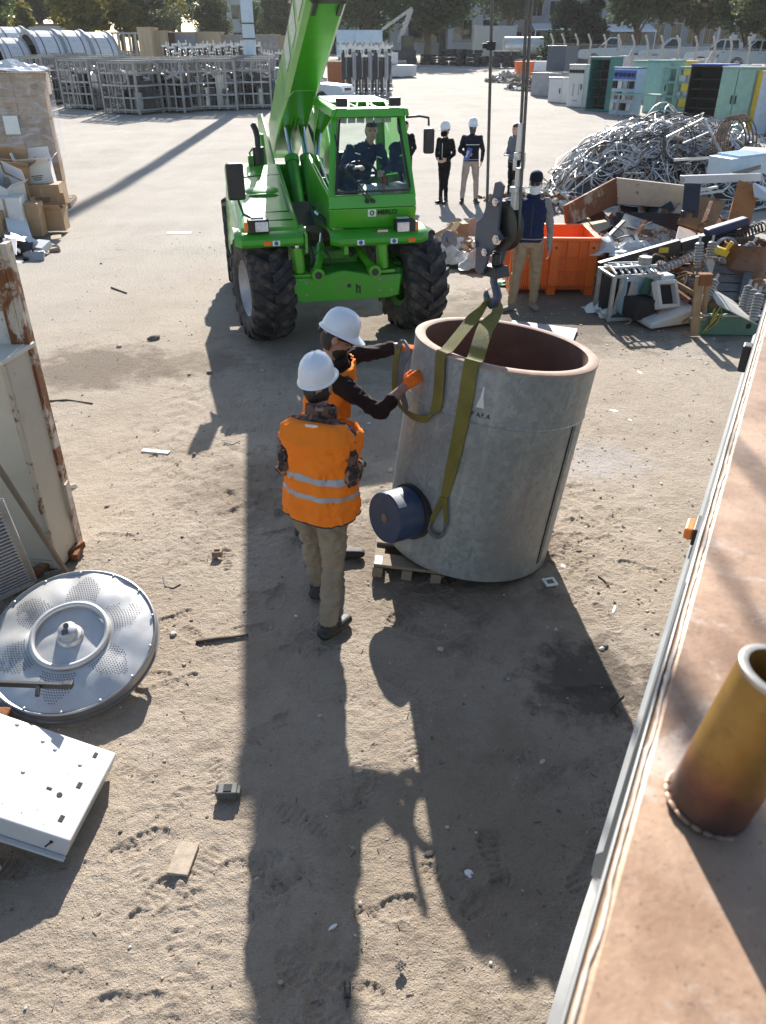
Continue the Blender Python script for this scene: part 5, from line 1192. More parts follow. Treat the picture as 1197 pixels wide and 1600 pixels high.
m=MB(); m.bar(bo+bdir*1.0+V((-.2,0,-.004)),bo+bdir*1.25+V((-.12,0,-.006)),.012); m.bar(bo+bdir*1.0+V((.2,0,-.004)),bo+bdir*1.25+V((.12,0,-.006)),.012); m.bar(bo+bdir*1.25+V((-.12,0,-.006)),bo+bdir*1.25+V((.12,0,-.006)),.012)
for x in (-.05,.0,.05): m.bar(bo+bdir*-.1+V((x,0,-.01)),bo+bdir*.35+V((x,0,-.01)),.02)
m.build('weld_rib',green,E_)
# boom mount plates, lift cylinders, hoses
def plate(x,poly,th=.03,name='boom_mount',mat=green): m=MB(); m.prism(poly,x-th/2,x+th/2,Matrix(((0,0,1,0),(1,0,0,0),(0,1,0,0),(0,0,0,1)))); return m.build(name,mat,E_,.006)
plate(BX-.36,[(.9,1.0),(3.5,1.0),(3.7,2.25),(3.2,2.30),(2.55,2.06),(1.3,1.42)])
plate(BX+.36,[(1.5,1.0),(3.5,1.0),(3.7,2.45),(3.2,2.5),(2.75,2.3),(1.8,1.42)])
plate(BX-.46,[(1.9,1.2),(2.3,1.2),(2.62,2.10),(2.42,2.10)],.05)
for x in (-.105,.105):
    m=MB(); m.tube([(BX+x,1.35,.95),(BX+x,2.05,1.78)],.085,16); m.tube([(BX+x,2.03,1.76),(BX+x,2.09,1.83)],.10,16); k=m.build('lift_cylinder',green_dk,E_); m=MB(); m.tube([(BX+x,2.05,1.78),(BX+x,2.5,2.30)],.042,12); m.build('rod',chrome,k)
m=MB()
for k in range(5): m.tube([(BX+.26+.02*k,1.3,1.0),(BX+.25+.02*k,1.75,1.45),(BX+.25+.015*k,2.1,1.9),(BX+.22,2.5,2.2)],.02,8)
for k in range(3): m.tube([(BX+.3+.03*k,1.25,.95),(BX+.33+.03*k,1.0,1.2),(BX+.3+.02*k,1.3,1.5)],.018,8)
m.build('hydraulic_hose',blackp,E_)
m=MB(); m.hexa([(BX-.3,.55,.95),(BX+.3,.55,.95),(BX+.3,1.6,.95),(BX-.3,1.6,.95),(BX-.28,.75,1.1),(BX+.28,.75,1.1),(BX+.26,1.5,1.35),(BX-.26,1.5,1.35)]); m.build('valve_cover',black_st,E_,.02)
m=MB(); m.tube([(-.12,.55,.95),(-.12,.55,1.17)],[.26,.24],20); m.tube([(-.12,.55,1.06),(-.12,.55,1.09)],.27,20); m.build('winch_drum',M('brown_leather_drum',(.16,.11,.05),.6,var=.2),E_,.01)
m=MB(); m.tube([(-.22,.15,1.42),(-.02,-.05,1.22),(.14,-.2,.98)],[.025,.035,.03],8); m.build('suspension_hose',blackp,E_); m=MB(); m.tube([(-.235,.165,1.435),(-.20,.13,1.40)],.03,8); m.build('hose_end',chrome,E_)
m=MB(); m.box((-.12,3.45,1.25),(1.9,.35,.7)); m.build('counterweight',green,E_,.05)
m=MB()
for (x,z0,z1,y0) in ((-.40,1.2,.88,-.34),(-.44,1.22,.86,-.40),(.30,1.16,.90,-.36),(.27,1.18,.88,-.30),(-.20,1.05,.90,-.30)): m.tube([(x,y0+.1,z0),(x+.03,y0,(z0+z1)/2+.05),(x+.05,y0-.02,(z0+z1)/2-.05),(x+.01,y0+.02,z1)],.012,7)
m.build('axle_hose',blackp,E_)
m=MB()
for x in (-.60,-.48,.40,.55): 
    for z in (.62,.76): m.cyl((x,-.488,z),(x,-.499,z),.014,seg=6,smooth=False)
m.build('bolt',greyp,E_)
m=MB(); m.box((-.125,.9,1.36),(.03,.10,.05)); m.box((-.11,.35,1.62),(.02,.16,.03)); m.build('cab_grab_handle',blackp,E_,.006)
m=MB()
for x in (.10,.72): m.box((x,ft-.04,2.60),(.13,.07,.09)); 
m.build('work_lamp',blackp,E_,.012)
# wheels
def tele_wheel(x,y,steer,side):
    Mw=Matrix.Translation((x,y,.625))@Matrix.Rotation(steer,4,'Z')@Matrix.Rotation(pi/2,4,'Y')
    m=MB(); m.lathe([(.0,-.06),(.16,-.06),(.17,.02),(.10,.06),(0,.06)],20,Mw); wh=m.build('wheel',rimgrey,E_)
    R_=.585; w_=.235; m=MB()
    m.lathe([(.33,-w_*.92),(.37,-w_*1.02),(.46,-w_*1.10),(.54,-w_*1.04),(.575,-w_*.90),(R_,-w_*.55),(R_+.004,0),(R_,w_*.55),(.575,w_*.90),(.54,w_*1.04),(.46,w_*1.10),(.37,w_*1.02),(.33,w_*.92)],56,Mw)
    nl=17
    for k in range(nl):
        for s_ in (-1,1):
            a0=2*pi*(k+(.25 if s_>0 else -.25))/nl; pts=[]
            for (wz,da,r0,r1) in ((-.02,-.20,R_,R_+.058),(.075,-.10,R_-.002,R_+.056),(.17,.035,R_-.012,R_+.046),(.235,.10,R_-.06,R_+.012),(.262,.13,.50,.575)):
                pts.append((s_*wz,a0+da*(-1),r0-.01,r1))
            rings=[]
            for (zz,a,r0,r1) in pts:
                hw=.055; tw=.042; ring=[]
                for (rr,off) in ((r0,-hw),(r1,-tw),(r1,tw),(r0,hw)):
                    aa=a+off/ rr; ring.append(Mw@V((rr*cos(aa),rr*sin(aa),zz)))
                rings.append(ring if s_>0 else ring[::-1])
            m.loft(rings,smooth=False)
    m.build('tyre',rubber,wh)
    m=MB(); m.lathe([(.16,.0),(.25,side*-.04),(.27,side*.10),(.31,side*.16),(.345,side*.225),(.33,side*.205),(.30,side*.14),(.27,side*-.17),(.34,side*-.21),(.345,side*-.225)],40,Mw); m.build('rim',rimgrey if x<0 else green_dk,wh)
    m=MB()
    for k in range(10): a=2*pi*k/10; p=Mw@V((.20*cos(a),.20*sin(a),side*.0)); q=Mw@V((.20*cos(a),.20*sin(a),side*.03)); m.cyl(p,q,.014,seg=6)
    m.build('wheel_nut',greyp,wh)
for (x,y,st) in ((-.95,0,RAD(9)),(.93,0,RAD(9)),(-.95,2.75,RAD(-3)),(.93,2.75,RAD(-3))): tele_wheel(x,y,st,-1 if x<0 else 1)
m=MB(); m.box((.70,-.02,.66),(.14,.3,.42)); m.box((.66,-.3,.74),(.12,.2,.22),Rz(.3)); m.tube([(.62,-.15,.62),(.62,-.15,.86)],.06,12); m.build('wheel_hub_carrier',green_dk,E_,.03)
# ------------------------------------------------------------------ steel tank, pallet, sling, hook
def galvmat():
    m,nt,b=newmat('galvanised_sheet'); tc=_n(nt,'ShaderNodeTexCoord'); co=tc.outputs['Object']
    mp=_n(nt,'ShaderNodeMapping'); mp.inputs['Scale'].default_value=(1,1,.75); nt.links.new(co,mp.inputs[0])
    ad=_n(nt,'ShaderNodeMix',data_type='RGBA',blend_type='LINEAR_LIGHT'); ad.inputs[0].default_value=.035
    no=_n(nt,'ShaderNodeTexNoise'); no.inputs['Scale'].default_value=22; nt.links.new(co,no.inputs['Vector'])
    nt.links.new(mp.outputs[0],ad.inputs[6]); nt.links.new(no.outputs['Color'],ad.inputs[7])
    v=_n(nt,'ShaderNodeTexVoronoi'); v.inputs['Scale'].default_value=34; nt.links.new(ad.outputs[2],v.inputs['Vector'])
    sp=_n(nt,'ShaderNodeSeparateColor'); nt.links.new(v.outputs['Color'],sp.inputs[0])
    c=mixc(nt,ramp(nt,sp.outputs[0],.1,.95),(.255,.285,.288),(.345,.375,.375))
    c=mixc(nt,mul(nt,ramp(nt,nz(nt,co,26,7,.72,.6),.56,.66),.55),c,(.42,.45,.45))
    c=mixc(nt,mul(nt,ramp(nt,nz(nt,co,2.2,5),.42,.68),.45),c,(.17,.19,.20))
    # chalky white wear low on the shell, pinkish dust high on one side
    c=mixc(nt,mul(nt,ramp(nt,nz(nt,co,3.5,8,.7),.55,.7),.35),c,(.30,.33,.325))
    c=mixc(nt,mul(nt,ramp(nt,nz(nt,mp.outputs[0],1.1,3),.52,.66),.35),c,(.27,.22,.215))
    ms=_n(nt,'ShaderNodeMapping'); ms.inputs['Scale'].default_value=(9,9,.55); nt.links.new(co,ms.inputs[0])
    c=mixc(nt,mul(nt,ramp(nt,nz(nt,ms.outputs[0],1.6,7,.7),.54,.70),.45),c,(.46,.485,.48)); c=mixc(nt,mul(nt,ramp(nt,nz(nt,ms.outputs[0],1.1,8,.75,.3),.60,.72),.5),c,(.19,.155,.13))
    nt.links.new(c,b.inputs['Base Color']); b.inputs['Metallic'].default_value=.30
    nt.links.new(mixc(nt,sp.outputs[1],(.42,)*3,(.58,)*3),b.inputs['Roughness'])
    bp=_n(nt,'ShaderNodeBump'); bp.inputs['Strength'].default_value=.10; bp.inputs['Distance'].default_value=.004; nt.links.new(nz(nt,co,7,4),bp.inputs['Height']); nt.links.new(bp.outputs[0],b.inputs['Normal']); return m
galv=galvmat()
primer=M('brown_primer',(.14,.070,.048),.75,var=.2,scale=4,dirt=(.22,.13,.09),dscale=6,damt=.3)
rimm=M('dusty_rim',(.36,.25,.195),.8,var=.12,scale=8,dirt=(.48,.38,.31),dscale=10,damt=.3)
TR,TH_=.586,1.458; tilt=RAD(7.4)
tk=thing('steel_tank','large grey galvanised steel tank standing tilted on the sand with a blue pipe stub','tank',(.604,4.708,.055),rot=(RAD(-2.4),tilt,0))
TKM=Matrix.Translation((.604,4.708,.055))@Euler((RAD(-2.4),tilt,0)).to_matrix().to_4x4()
m=MB(); m.lathe([(TR-.01,.0),(TR,.01),(TR,1.05),(TR,1.435)],96); m.build('shell',galv,tk)
m=MB(); m.lathe([(TR-.001,1.434),(TR+.004,1.437),(TR+.004,1.448),(TR-.012,1.456),(TR-.05,1.456),(TR-.062,1.448)],96); m.build('rim',rimm,tk)
m=MB(); m.lathe([(TR-.062,1.449),(TR-.065,1.42),(TR-.065,.05),(0,.05)],96); m.build('lining',primer,tk)
m=MB(); m.lathe([(TR,1.09),(TR+.006,1.096),(TR+.006,1.100),(TR,1.106)],96); m.build('seam_band',galv,tk)
a=RAD(-40); m=MB(); m.bar((TR*cos(a)+.001,TR*sin(a)+.001,.08),(TR*cos(a)+.001,TR*sin(a)+.001,1.09),.022,.008); m.bar((TR*cos(a-.035)+.001,TR*sin(a-.035),.08),(TR*cos(a-.035),TR*sin(a-.035),1.09),.006,.012,mi=1); m.build('edge_seam',[galv,dark],tk)
pa=RAD(-143); pd=V((cos(pa),sin(pa),0)); pc=.355
navy=M('navy_pipe',(.032,.058,.125),.40,var=.15,scale=8,dirt=(.10,.12,.17),dscale=9,damt=.25)
m=MB(); m.tube([pd*.54+V((0,0,pc)),pd*.80+V((0,0,pc)),pd*.812+V((0,0,pc))],[.172,.172,.166],40); ps=m.build('pipe_stub',navy,tk)
m=MB(); m.tube([pd*.57+V((0,0,pc)),pd*.615+V((0,0,pc))],.188,40); m.build('collar',black_st,ps)
m=MB(); m.cyl(pd*.81+V((0,0,pc)),pd*.816+V((0,0,pc)),.028,seg=14); m.build('centre_mark',M('ochre_mark',(.25,.18,.09),.7),ps)
side_=pd.cross(V((0,0,1)))
m=MB(); rows=[]
for i in range(9):
    th=RAD(48+i*6); rows.append([pd*(.74+.065*q)+(V((0,0,sin(th)))+side_*(-cos(th)))*.1738+V((0,0,pc)) for q in (0,1)])
m.sheet(rows,.003); m.build('tape_strip',M('silver_tape',(.75,.76,.78),.25,.4,var=.08),ps)
# arrow stencil and letters on the shell
def onshell(ang,z,off=.003): return V(((TR+off)*cos(ang),(TR+off)*sin(ang),z))
a0=RAD(-109)
def arc(dx): return a0+dx/TR
m=MB(); pts=[(-.026,1.20),(.026,1.20),(.010,1.26),(.003,1.33),(-.003,1.33),(-.010,1.26)]
m.add([onshell(arc(x),z) for x,z in pts],[(0,1,2,5),(5,2,3,4)]); m.build('arrow_mark',M('white_stencil',(.72,.74,.74),.6),tk)
for i,ch in enumerate("FAFA"):
    x=-.045+i*.030; aa=arc(x); o=text(ch,.040,onshell(aa,1.155,.003),(pi/2,0,aa+pi/2),dark,tk,'stencil_letter',.001)
# chocks / pallet
t=thing('wooden_pallet','small weathered wooden pallet wedged under the left edge of the steel tank','pallet',(.19,4.74,.0),rot=(0,RAD(5.5),RAD(-4)))
m=MB()
for k in range(4): m.box((0,-.42+k*.27,.095),(.46,.14,.022))
m.build('deck_board',wood,t,.003); m=MB()
for x in (-.20,.0,.20): m.box((x,-.02,.045),(.07,.96,.075))
m.build('bearer',wood,t,.003); m=MB(); m.box((-.20,-.44,.108),(.05,.10,.004)); m.build('paint_splash',paper,t)
m=MB(); m.ell((0,0,0),(.05,.03,.02)); m.ell((.05,.01,.005),(.03,.025,.02)); tag(place(m.build('brick_chip',M('brick_red',(.32,.15,.11),.9,var=.3)),G(680,905)+V((0,0,.01)),.4),'small broken reddish brick lying in front of the tank bottom','brick')
t=panel('steel_sheet','flat grey steel sheet lying on the ground behind the tank rim',[G(800,506)+V((0,0,.05)),G(902,517)+V((0,0,.03)),G(893,540)+V((0,0,.02)),G(790,535)+V((0,0,.04))],.008,greyp,'sheet',bev=0)
# hook block
HB=V((.665,4.66,1.96)); HA=RAD(38)
blk=thing('hook_block','dark blue grey crane hook block hanging on steel ropes above the tank','hook block',HB,HA)
ol=[(440,270),(480,250),(525,290),(508,430),(503,700),(550,770),(490,870),(430,960),(395,1120),(380,1170),(340,1190),(290,1160),(292,940),(270,850),(277,680),(340,610),(372,480),(428,380)]
poly=[(-(X-400)/6.66*4.45/1200/.72,(1190-Y_)/6.66*4.45/1200) for X,Y_ in ol]
MYZ=Matrix(((0,0,1,0),(1,0,0,0),(0,1,0,0),(0,0,0,1)))
for x in (-.085,.055): m=MB(); m.prism(poly,x,x+.022,MYZ); m.build('cheek_plate',dkblue,blk,.004)
def yz(X,Y_): return (-(X-400)/6.66*4.45/1200/.72,(1190-Y_)/6.66*4.45/1200)
sy,sz=yz(450,690)
m=MB(); m.lathe([(.03,-.03),(.115,-.035),(.140,-.028),(.122,0),(.140,.028),(.115,.035),(.03,.03)],36,Matrix.Translation((-.004,sy,sz))@Matrix.Rotation(pi/2,4,'Y'),closed_prof=True); m.build('sheave',M('sheave_dark',(.06,.058,.055),.35,.5),blk)
for (X,Y_,r) in ((480,440,.013),(515,795,.016),(405,945,.013),(288,890,.011)):
    y,z=yz(X,Y_); m=MB(); m.cyl((-.11,y,z),(.10,y,z),r,seg=14); m.cyl((-.104,y,z),(-.086,y,z),r*1.8,seg=6,smooth=False); m.build('pin',chrome,blk)
y,z=yz(450,1130)
m=MB(); m.hexa([(-.06,-.08,-.01),(.055,-.08,-.01),(.055,.06,-.01),(-.06,.06,-.01),(-.055,-.06,.05),(.05,-.06,.05),(.05,.045,.05),(-.055,.045,.05)]); m.cyl((-.003,-.01,.05),(-.003,-.01,.12),.028,seg=12); m.build('swivel',black_st,blk,.005)
hkm=M('hook_navy',(.04,.06,.11),.4,var=.2,dirt=(.3,.3,.3),dscale=12,damt=.25)
pts=[(0,.005,.0),(0,.0,-.05),(0,-.022,-.085),(0,-.040,-.125),(0,-.028,-.165),(0,.005,-.185),(0,.040,-.170),(0,.058,-.135),(0,.056,-.105)]
m=MB(); m.tube(pts,[.022,.024,.026,.028,.030,.030,.026,.018,.008],12); m.build('hook',hkm,blk); m=MB(); m.bar((0,-.01,-.07),(0,.055,-.112),.022,.008); m.build('safety_latch',chrome,blk)
# wedge socket and shackle on top of the block
y,z=yz(560,380)
m=MB(); m.box((.0,y-.0,z-.03),(.05,.04,.09)); m.box((0,y,z+.03),(.07,.05,.03)); m.tube([(0,y,z+.04),(.0,y,z+.14)],.016,10); m.tube([(-.03,y,z+.13),(-.035,y,z+.18),(0,y,z+.21),(.035,y,z+.18),(.03,y,z+.13)],.012,8); m.box((0,y,z+.20),(.06,.035,.035)); m.hexa([(-.02,y-.018,z+.22),(.02,y-.018,z+.22),(.02,y+.018,z+.22),(-.02,y+.018,z+.22),(-.022,y-.012,z+.36),(.004,y-.012,z+.36),(.004,y+.012,z+.36),(-.022,y+.012,z+.36)]); m.build('wedge_socket',alu,blk,.006)
def hb(x,y,z): return HB+Rz(HA)@V((x,y,z))
tw=tl(*(bo+bdir*8.45+bup*.20))
ropem=M('wire_rope',(.10,.095,.09),.45,.6,var=.3,scale=60)
for k,(p,q,lab) in enumerate(((hb(-.004,sy+.128,sz),tw+V((-.12,.05,0)),'thin dark steel rope, the left one going up from the hook block'),(hb(-.004,sy-.128,sz),tw+V((.10,-.02,0)),'dark steel rope, the right one leaving the hook block sheave'),(hb(-.01,y,z+.35),tw+V((.06,-.06,0)),'steel rope ending in the pale wedge socket above the hook block'))):
    t=thing('wire_rope',lab,'rope',p); m=MB(); m.tube([(0,0,0),(q-p)*.5,q-p],.0085,8); m.build('strand',ropem,t)
    if k==0: d=(q-p)*.245; m=MB(); m.box(d,(.045,.045,.04)); m.box(d+V((-.03,0,.0)),(.03,.03,.025)); m.build('limit_switch',blackp,t,.004)
# sling ---------------------------------------------------------------
slm=M('olive_webbing',(.19,.165,.030),.75,var=.22,scale=6,stretch=None,dirt=(.16,.10,.03),dscale=5,damt=.35,bump=.5,bscale=220)
slg=M('webbing_sleeve',(.13,.14,.15),.8,var=.25,scale=12)
def ribbon(pts,side,w_,th=.007,n=8):
    P=[V(p) for p in pts]; S=[V(s).normalized() for s in side]; W=w_ if isinstance(w_,list) else [w_]*len(P); rows=[]
    for i in range(len(P)-1):
        p0=P[max(i-1,0)];p1=P[i];p2=P[i+1];p3=P[min(i+2,len(P)-1)]
        for k in range(n if i<len(P)-2 else n+1):
            t=k/n; q=.5*((2*p1)+(p2-p0)*t+(2*p0-5*p1+4*p2-p3)*t*t+(-p0+3*p1-3*p2+p3)*t**3)
            s=S[i].lerp(S[i+1],t).normalized(); ww=W[i]*(1-t)+W[i+1]*t; rows.append([q-s*ww/2,q,q+s*ww/2])
    m=MB(); m.sheet(rows,th); return m
def os_(ang,z,off=.012): return TKM@V(((TR+off)*cos(RAD(ang)),(TR+off)*sin(RAD(ang)),z))
def tan_(ang): return TKM.to_3x3()@V((-sin(RAD(ang)),cos(RAD(ang)),0))
sl=thing('web_sling','olive yellow web sling hung on the crane hook and draped over the tank rim','sling',(0,0,0))
hk=hb(0,.005,-.165); hx=Rz(HA)@V((1,0,0))
A1,A2=-138,-118
m=ribbon([hk+V((0,0,.018)),hk+V((-.05,-.02,-.02)),(hk+os_(A1,1.475,.01))/2+V((-.01,0,-.01)),os_(A1,1.475,-.03),os_(A1-1,1.44,.014),os_(A1+1,1.28),os_(A1+2,1.12),os_(A1-2,1.03,.03),os_(A1-17,1.00,.05),os_(A1-31,1.06,.09),os_(A1-43,1.22,.10),os_(A1-45,1.34,.09)],[hx,hx,tan_(A1),tan_(A1),tan_(A1),tan_(A1),tan_(A1),V((.3,-.2,.9)),V((0,-.5,.8)),V((.6,-.7,.2)),V((.6,-.7,.1)),V((.6,-.7,.1))],[.07,.075,.085,.085,.08,.08,.08,.06,.055,.05,.05,.05]); m.build('strap',slm,sl)
m=ribbon([hk+V((.0,0,.018)),hk+V((.035,-.02,-.05)),(hk+os_(A2,1.475,0))/2+V((.012,0,.0)),os_(A2,1.475,-.03),os_(A2-.5,1.44,.014),os_(A2+.3,1.15),os_(A2-.3,.80),os_(A2-1.5,.56)],[hx,hx,tan_(A2),tan_(A2),tan_(A2),tan_(A2),tan_(A2),tan_(A2)],[.07,.09,.10,.10,.09,.09,.08,.045]); m.build('strap',slm,sl)
m=ribbon([os_(A2-2,.57,.014),os_(A2-5,.45,.02),os_(A2-7,.37,.025)],[tan_(A2)]*3,[.04,.035,.03]); m.build('eye_leg',slm,sl)
m=ribbon([os_(A2-1,.57,.02),os_(A2+2,.46,.03),os_(A2+3,.40,.025)],[tan_(A2)]*3,[.04,.03,.03]); m.build('eye_leg',slm,sl)
m=ribbon([os_(A2-7,.38,.025),os_(A2-6.5,.315,.03),os_(A2-2,.285,.03),os_(A2+2.5,.32,.03),os_(A2+3,.41,.025)],[tan_(A2),V((.4,0,.8)),V((0,-.3,.9)),V((-.4,0,.8)),tan_(A2)],.03,.012); m.build('eye_sleeve',slg,sl)
m=ribbon([os_(A1-18,1.02,.06),os_(A1-24,1.14,.09),os_(A1-24,1.28,.11),os_(A1-20,1.39,.10),os_(A1-30,1.43,.10),os_(A1-44,1.33,.10)],[V((.3,-.2,.9)),V((.6,-.7,.3)),V((.6,-.7,0)),V((.4,-.8,0)),V((.2,-.8,.3)),V((.6,-.7,0))],[.05,.05,.05,.06,.06,.05]); m.build('eye_loop',slg,sl)
# ------------------------------------------------------------------ people
skin_a=M('skin_tan',(.42,.235,.16),.5,var=.08,scale=20); skin_b=M('skin_fair',(.55,.35,.27),.5,var=.06,scale=20); skin_t=M('skin_tattooed',(.30,.17,.12),.5,var=.2,scale=9,dirt=(.10,.07,.065),dscale=9,damt=.45)
beardm=M('dark_beard',(.035,.025,.02),.8,var=.3,scale=60); hairm=M('dark_hair',(.02,.016,.014),.6,var=.3,scale=40); hairbr=M('brown_hair',(.08,.04,.022),.6,var=.3,scale=40); greyhair=M('short_grey_hair',(.06,.055,.05),.7,var=.4,scale=60)
def cloth(name,col,var=.15,**k): return M(name,col,.85,var=var,scale=7,bump=.25,bscale=160,spec=.2,**k)
orange_v=cloth('hi_vis_orange',(1.0,.245,.022),var=.05); reflm=M('reflective_band',(.40,.41,.43),.4,.2,var=.06); brown_j=cloth('brown_jersey',(.030,.018,.016)); khaki=cloth('khaki_trousers',(.30,.245,.18),dirt=(.20,.16,.12),dscale=4,damt=.3); darktr=cloth('dark_trousers',(.025,.025,.028)); bootm=M('black_boot',(.022,.021,.02),.6,var=.3,dirt=(.12,.10,.08),dscale=7,damt=.3); navyj=cloth('navy_jacket',(.012,.016,.032)); navyg=cloth('navy_vest',(.016,.024,.070)); greys=cloth('grey_sleeve',(.27,.25,.235)); blackj=cloth('black_jacket',(.008,.008,.010)); beiget=cloth('beige_trousers',(.40,.33,.29)); hoodm=cloth('grey_hoodie',(.15,.17,.21)); glovem=cloth('orange_glove',(.85,.16,.02)); tanboot=M('tan_boot',(.22,.18,.145),.8,var=.25); ovrl=cloth('navy_overall',(.028,.042,.085))
def camomat():
    m,nt,b=newmat('camouflage_cloth'); tc=_n(nt,'ShaderNodeTexCoord'); co=tc.outputs['Object']; mp=_n(nt,'ShaderNodeMapping'); mp.inputs['Scale'].default_value=(1,1,.75); nt.links.new(co,mp.inputs[0])
    f=nz(nt,mp.outputs[0],13,2,.5,.5); g=nz(nt,mp.outputs[0],17,2,.5,.8)
    c=mixc(nt,ramp(nt,f,.50,.515),(.045,.030,.026),(.15,.085,.065)); c=mixc(nt,ramp(nt,g,.57,.585),c,(.30,.195,.15)); c=mixc(nt,ramp(nt,g,.37,.36),c,(.012,.011,.012))
    nt.links.new(c,b.inputs['Base Color']); b.inputs['Roughness'].default_value=.9; return m
camo=camomat()
eye_m=M('eye_dark',(.01,.01,.012),.15); shade=M('dark_sunglasses',(.008,.008,.010),.12)
def capsd(P,a,b,ra,rb):
    a=np.array(a);b=np.array(b);ab=b-a;t=np.clip(((P-a)@ab)/max(1e-9,ab@ab),0,1); return np.linalg.norm(P-(a+t[:,None]*ab),axis=1)-(ra+(rb-ra)*t)
class Body:
    def __init__(s): s.mb=MB(); s.pr=[]; s.paint=[]
    def limb(s,pts,rs,tag,seg=14):
        pts=[V(p) for p in pts]
        d0=(pts[0]-pts[1]).normalized(); d1=(pts[-1]-pts[-2]).normalized(); P=[pts[0]+d0*rs[0]*.9,pts[0]+d0*rs[0]*.55]+pts+[pts[-1]+d1*rs[-1]*.55,pts[-1]+d1*rs[-1]*.9]
        R=[rs[0]*.35,rs[0]*.82]+list(rs)+[rs[-1]*.82,rs[-1]*.35]; s.mb.tube(P,R,seg)
        for i in range(len(pts)-1): s.pr.append(('c',tuple(pts[i]),tuple(pts[i+1]),rs[i],rs[i+1],tag))
    def ell(s,c,r,R,tag,geo=True):
        R=R or I3
        if geo: s.mb.ell(c,r,R,16,10)
        (s.pr if geo else s.paint).append(('e',tuple(c),tuple(r),np.array(R),None,tag))
    def hand(s,wr,d,n,side,tag,curl=.5,k=1.0,spread=1.0):
        "wr wrist, d finger direction, n back-of-hand normal, side = direction of the thumb"
        d=V(d).normalized(); n=V(n); n=(n-d*n.dot(d)).normalized(); x=V(side); x=(x-d*x.dot(d)-n*x.dot(n)).normalized(); wr=V(wr)
        for q in (-1,-.35,.35,1): s.limb([wr+x*q*.016*k,wr+d*.085*k+x*q*.030*k],[.016*k,.0135*k],tag,8)
        for i,(off,L_) in enumerate(((.034,.070),(.0115,.082),(-.0115,.076),(-.034,.060))):
            p=wr+d*.088*k+x*off*k*spread; a=0.0; pts=[p]; dd=d+x*off*1.2*spread
            for j,f in enumerate((.45,.32,.23)):
                a+=curl*(.55,.75,.55)[j]; v=(dd*cos(a)-n*sin(a)).normalized(); p=p+v*L_*f*k; pts.append(p)
            s.limb(pts,[.0098*k,.0092*k,.0085*k,.0075*k],tag,8)
        p=wr+d*.025*k+x*.026*k; v=(d*.65+x*.75-n*.25).normalized(); v2=(d*.9+x*.25-n*.5*(curl+.3)).normalized(); s.limb([p,p+v*.042*k,p+v*.042*k+v2*.032*k,p+v*.042*k+v2*.055*k],[.015*k,.0125*k,.0105*k,.009*k],tag,8)
    def finish(s,name,mats,tags,parent,vox=.012,smooth=2,wr=.0,wtags=(),seed=0):
        me=s.mb.mesh(name+'_raw',[]); o=bpy.data.objects.new(name+'_raw',me); COL.objects.link(o)
        r=o.modifiers.new('r','REMESH'); r.mode='VOXEL'; r.voxel_size=vox; r.use_smooth_shade=True
        if smooth: sm=o.modifiers.new('s','SMOOTH'); sm.factor=.5; sm.iterations=smooth
        dg=bpy.context.evaluated_depsgraph_get(); m2=bpy.data.meshes.new_from_object(o.evaluated_get(dg)); bpy.data.objects.remove(o); m2.name=name
        nv=len(m2.vertices); co=np.empty(nv*3,np.float32); m2.vertices.foreach_get('co',co); co=co.reshape(-1,3).astype(np.float64)
        def cls(P):
            best=np.full(len(P),1e9); idx=np.zeros(len(P),int)
            for p in s.pr:
                if p[0]=='c': d=capsd(P,*p[1:5])
                else: q=((P-np.array(p[1]))@p[3])/np.array(p[2]); d=(np.linalg.norm(q,axis=1)-1)*min(p[2])
                w=d<best; best[w]=d[w]; idx[w]=tags.index(p[5])
            for p in s.paint:
                q=((P-np.array(p[1]))@p[3])/np.array(p[2]); idx[np.linalg.norm(q,axis=1)<1]=tags.index(p[5])
            return idx
        if wr>0:
            vi=cls(co); no=np.empty(nv*3,np.float32); m2.vertices.foreach_get('normal',no); no=no.reshape(-1,3); wt=[tags.index(t) for t in wtags]
            for i in np.where(np.isin(vi,wt))[0]:
                p=co[i]; h=noise.noise(V((p[0]*9+seed,p[1]*9,p[2]*17)))+.6*noise.noise(V((p[0]*20,p[1]*20+seed,p[2]*34))); h=(.42-abs(h)*1.5)+.35*(.4-abs(noise.noise(V((p[0]*14+p[2]*9,p[1]*14,p[2]*11+seed))))*1.6); co[i]+=no[i]*h*wr
            m2.vertices.foreach_set('co',co.astype(np.float32).ravel())
        nf=len(m2.polygons); fc=np.empty(nf*3,np.float32); m2.polygons.foreach_get('center',fc); fi=cls(fc.reshape(-1,3).astype(np.float64))
        m2.materials.clear()
        for t in tags: m2.materials.append(mats[t])
        m2.polygons.foreach_set('material_index',fi.astype(np.int32)); m2.polygons.foreach_set('use_smooth',np.ones(nf,bool)); m2.update()
        ob=bpy.data.objects.new(name,m2); COL.objects.link(ob); ob.parent=parent; return ob
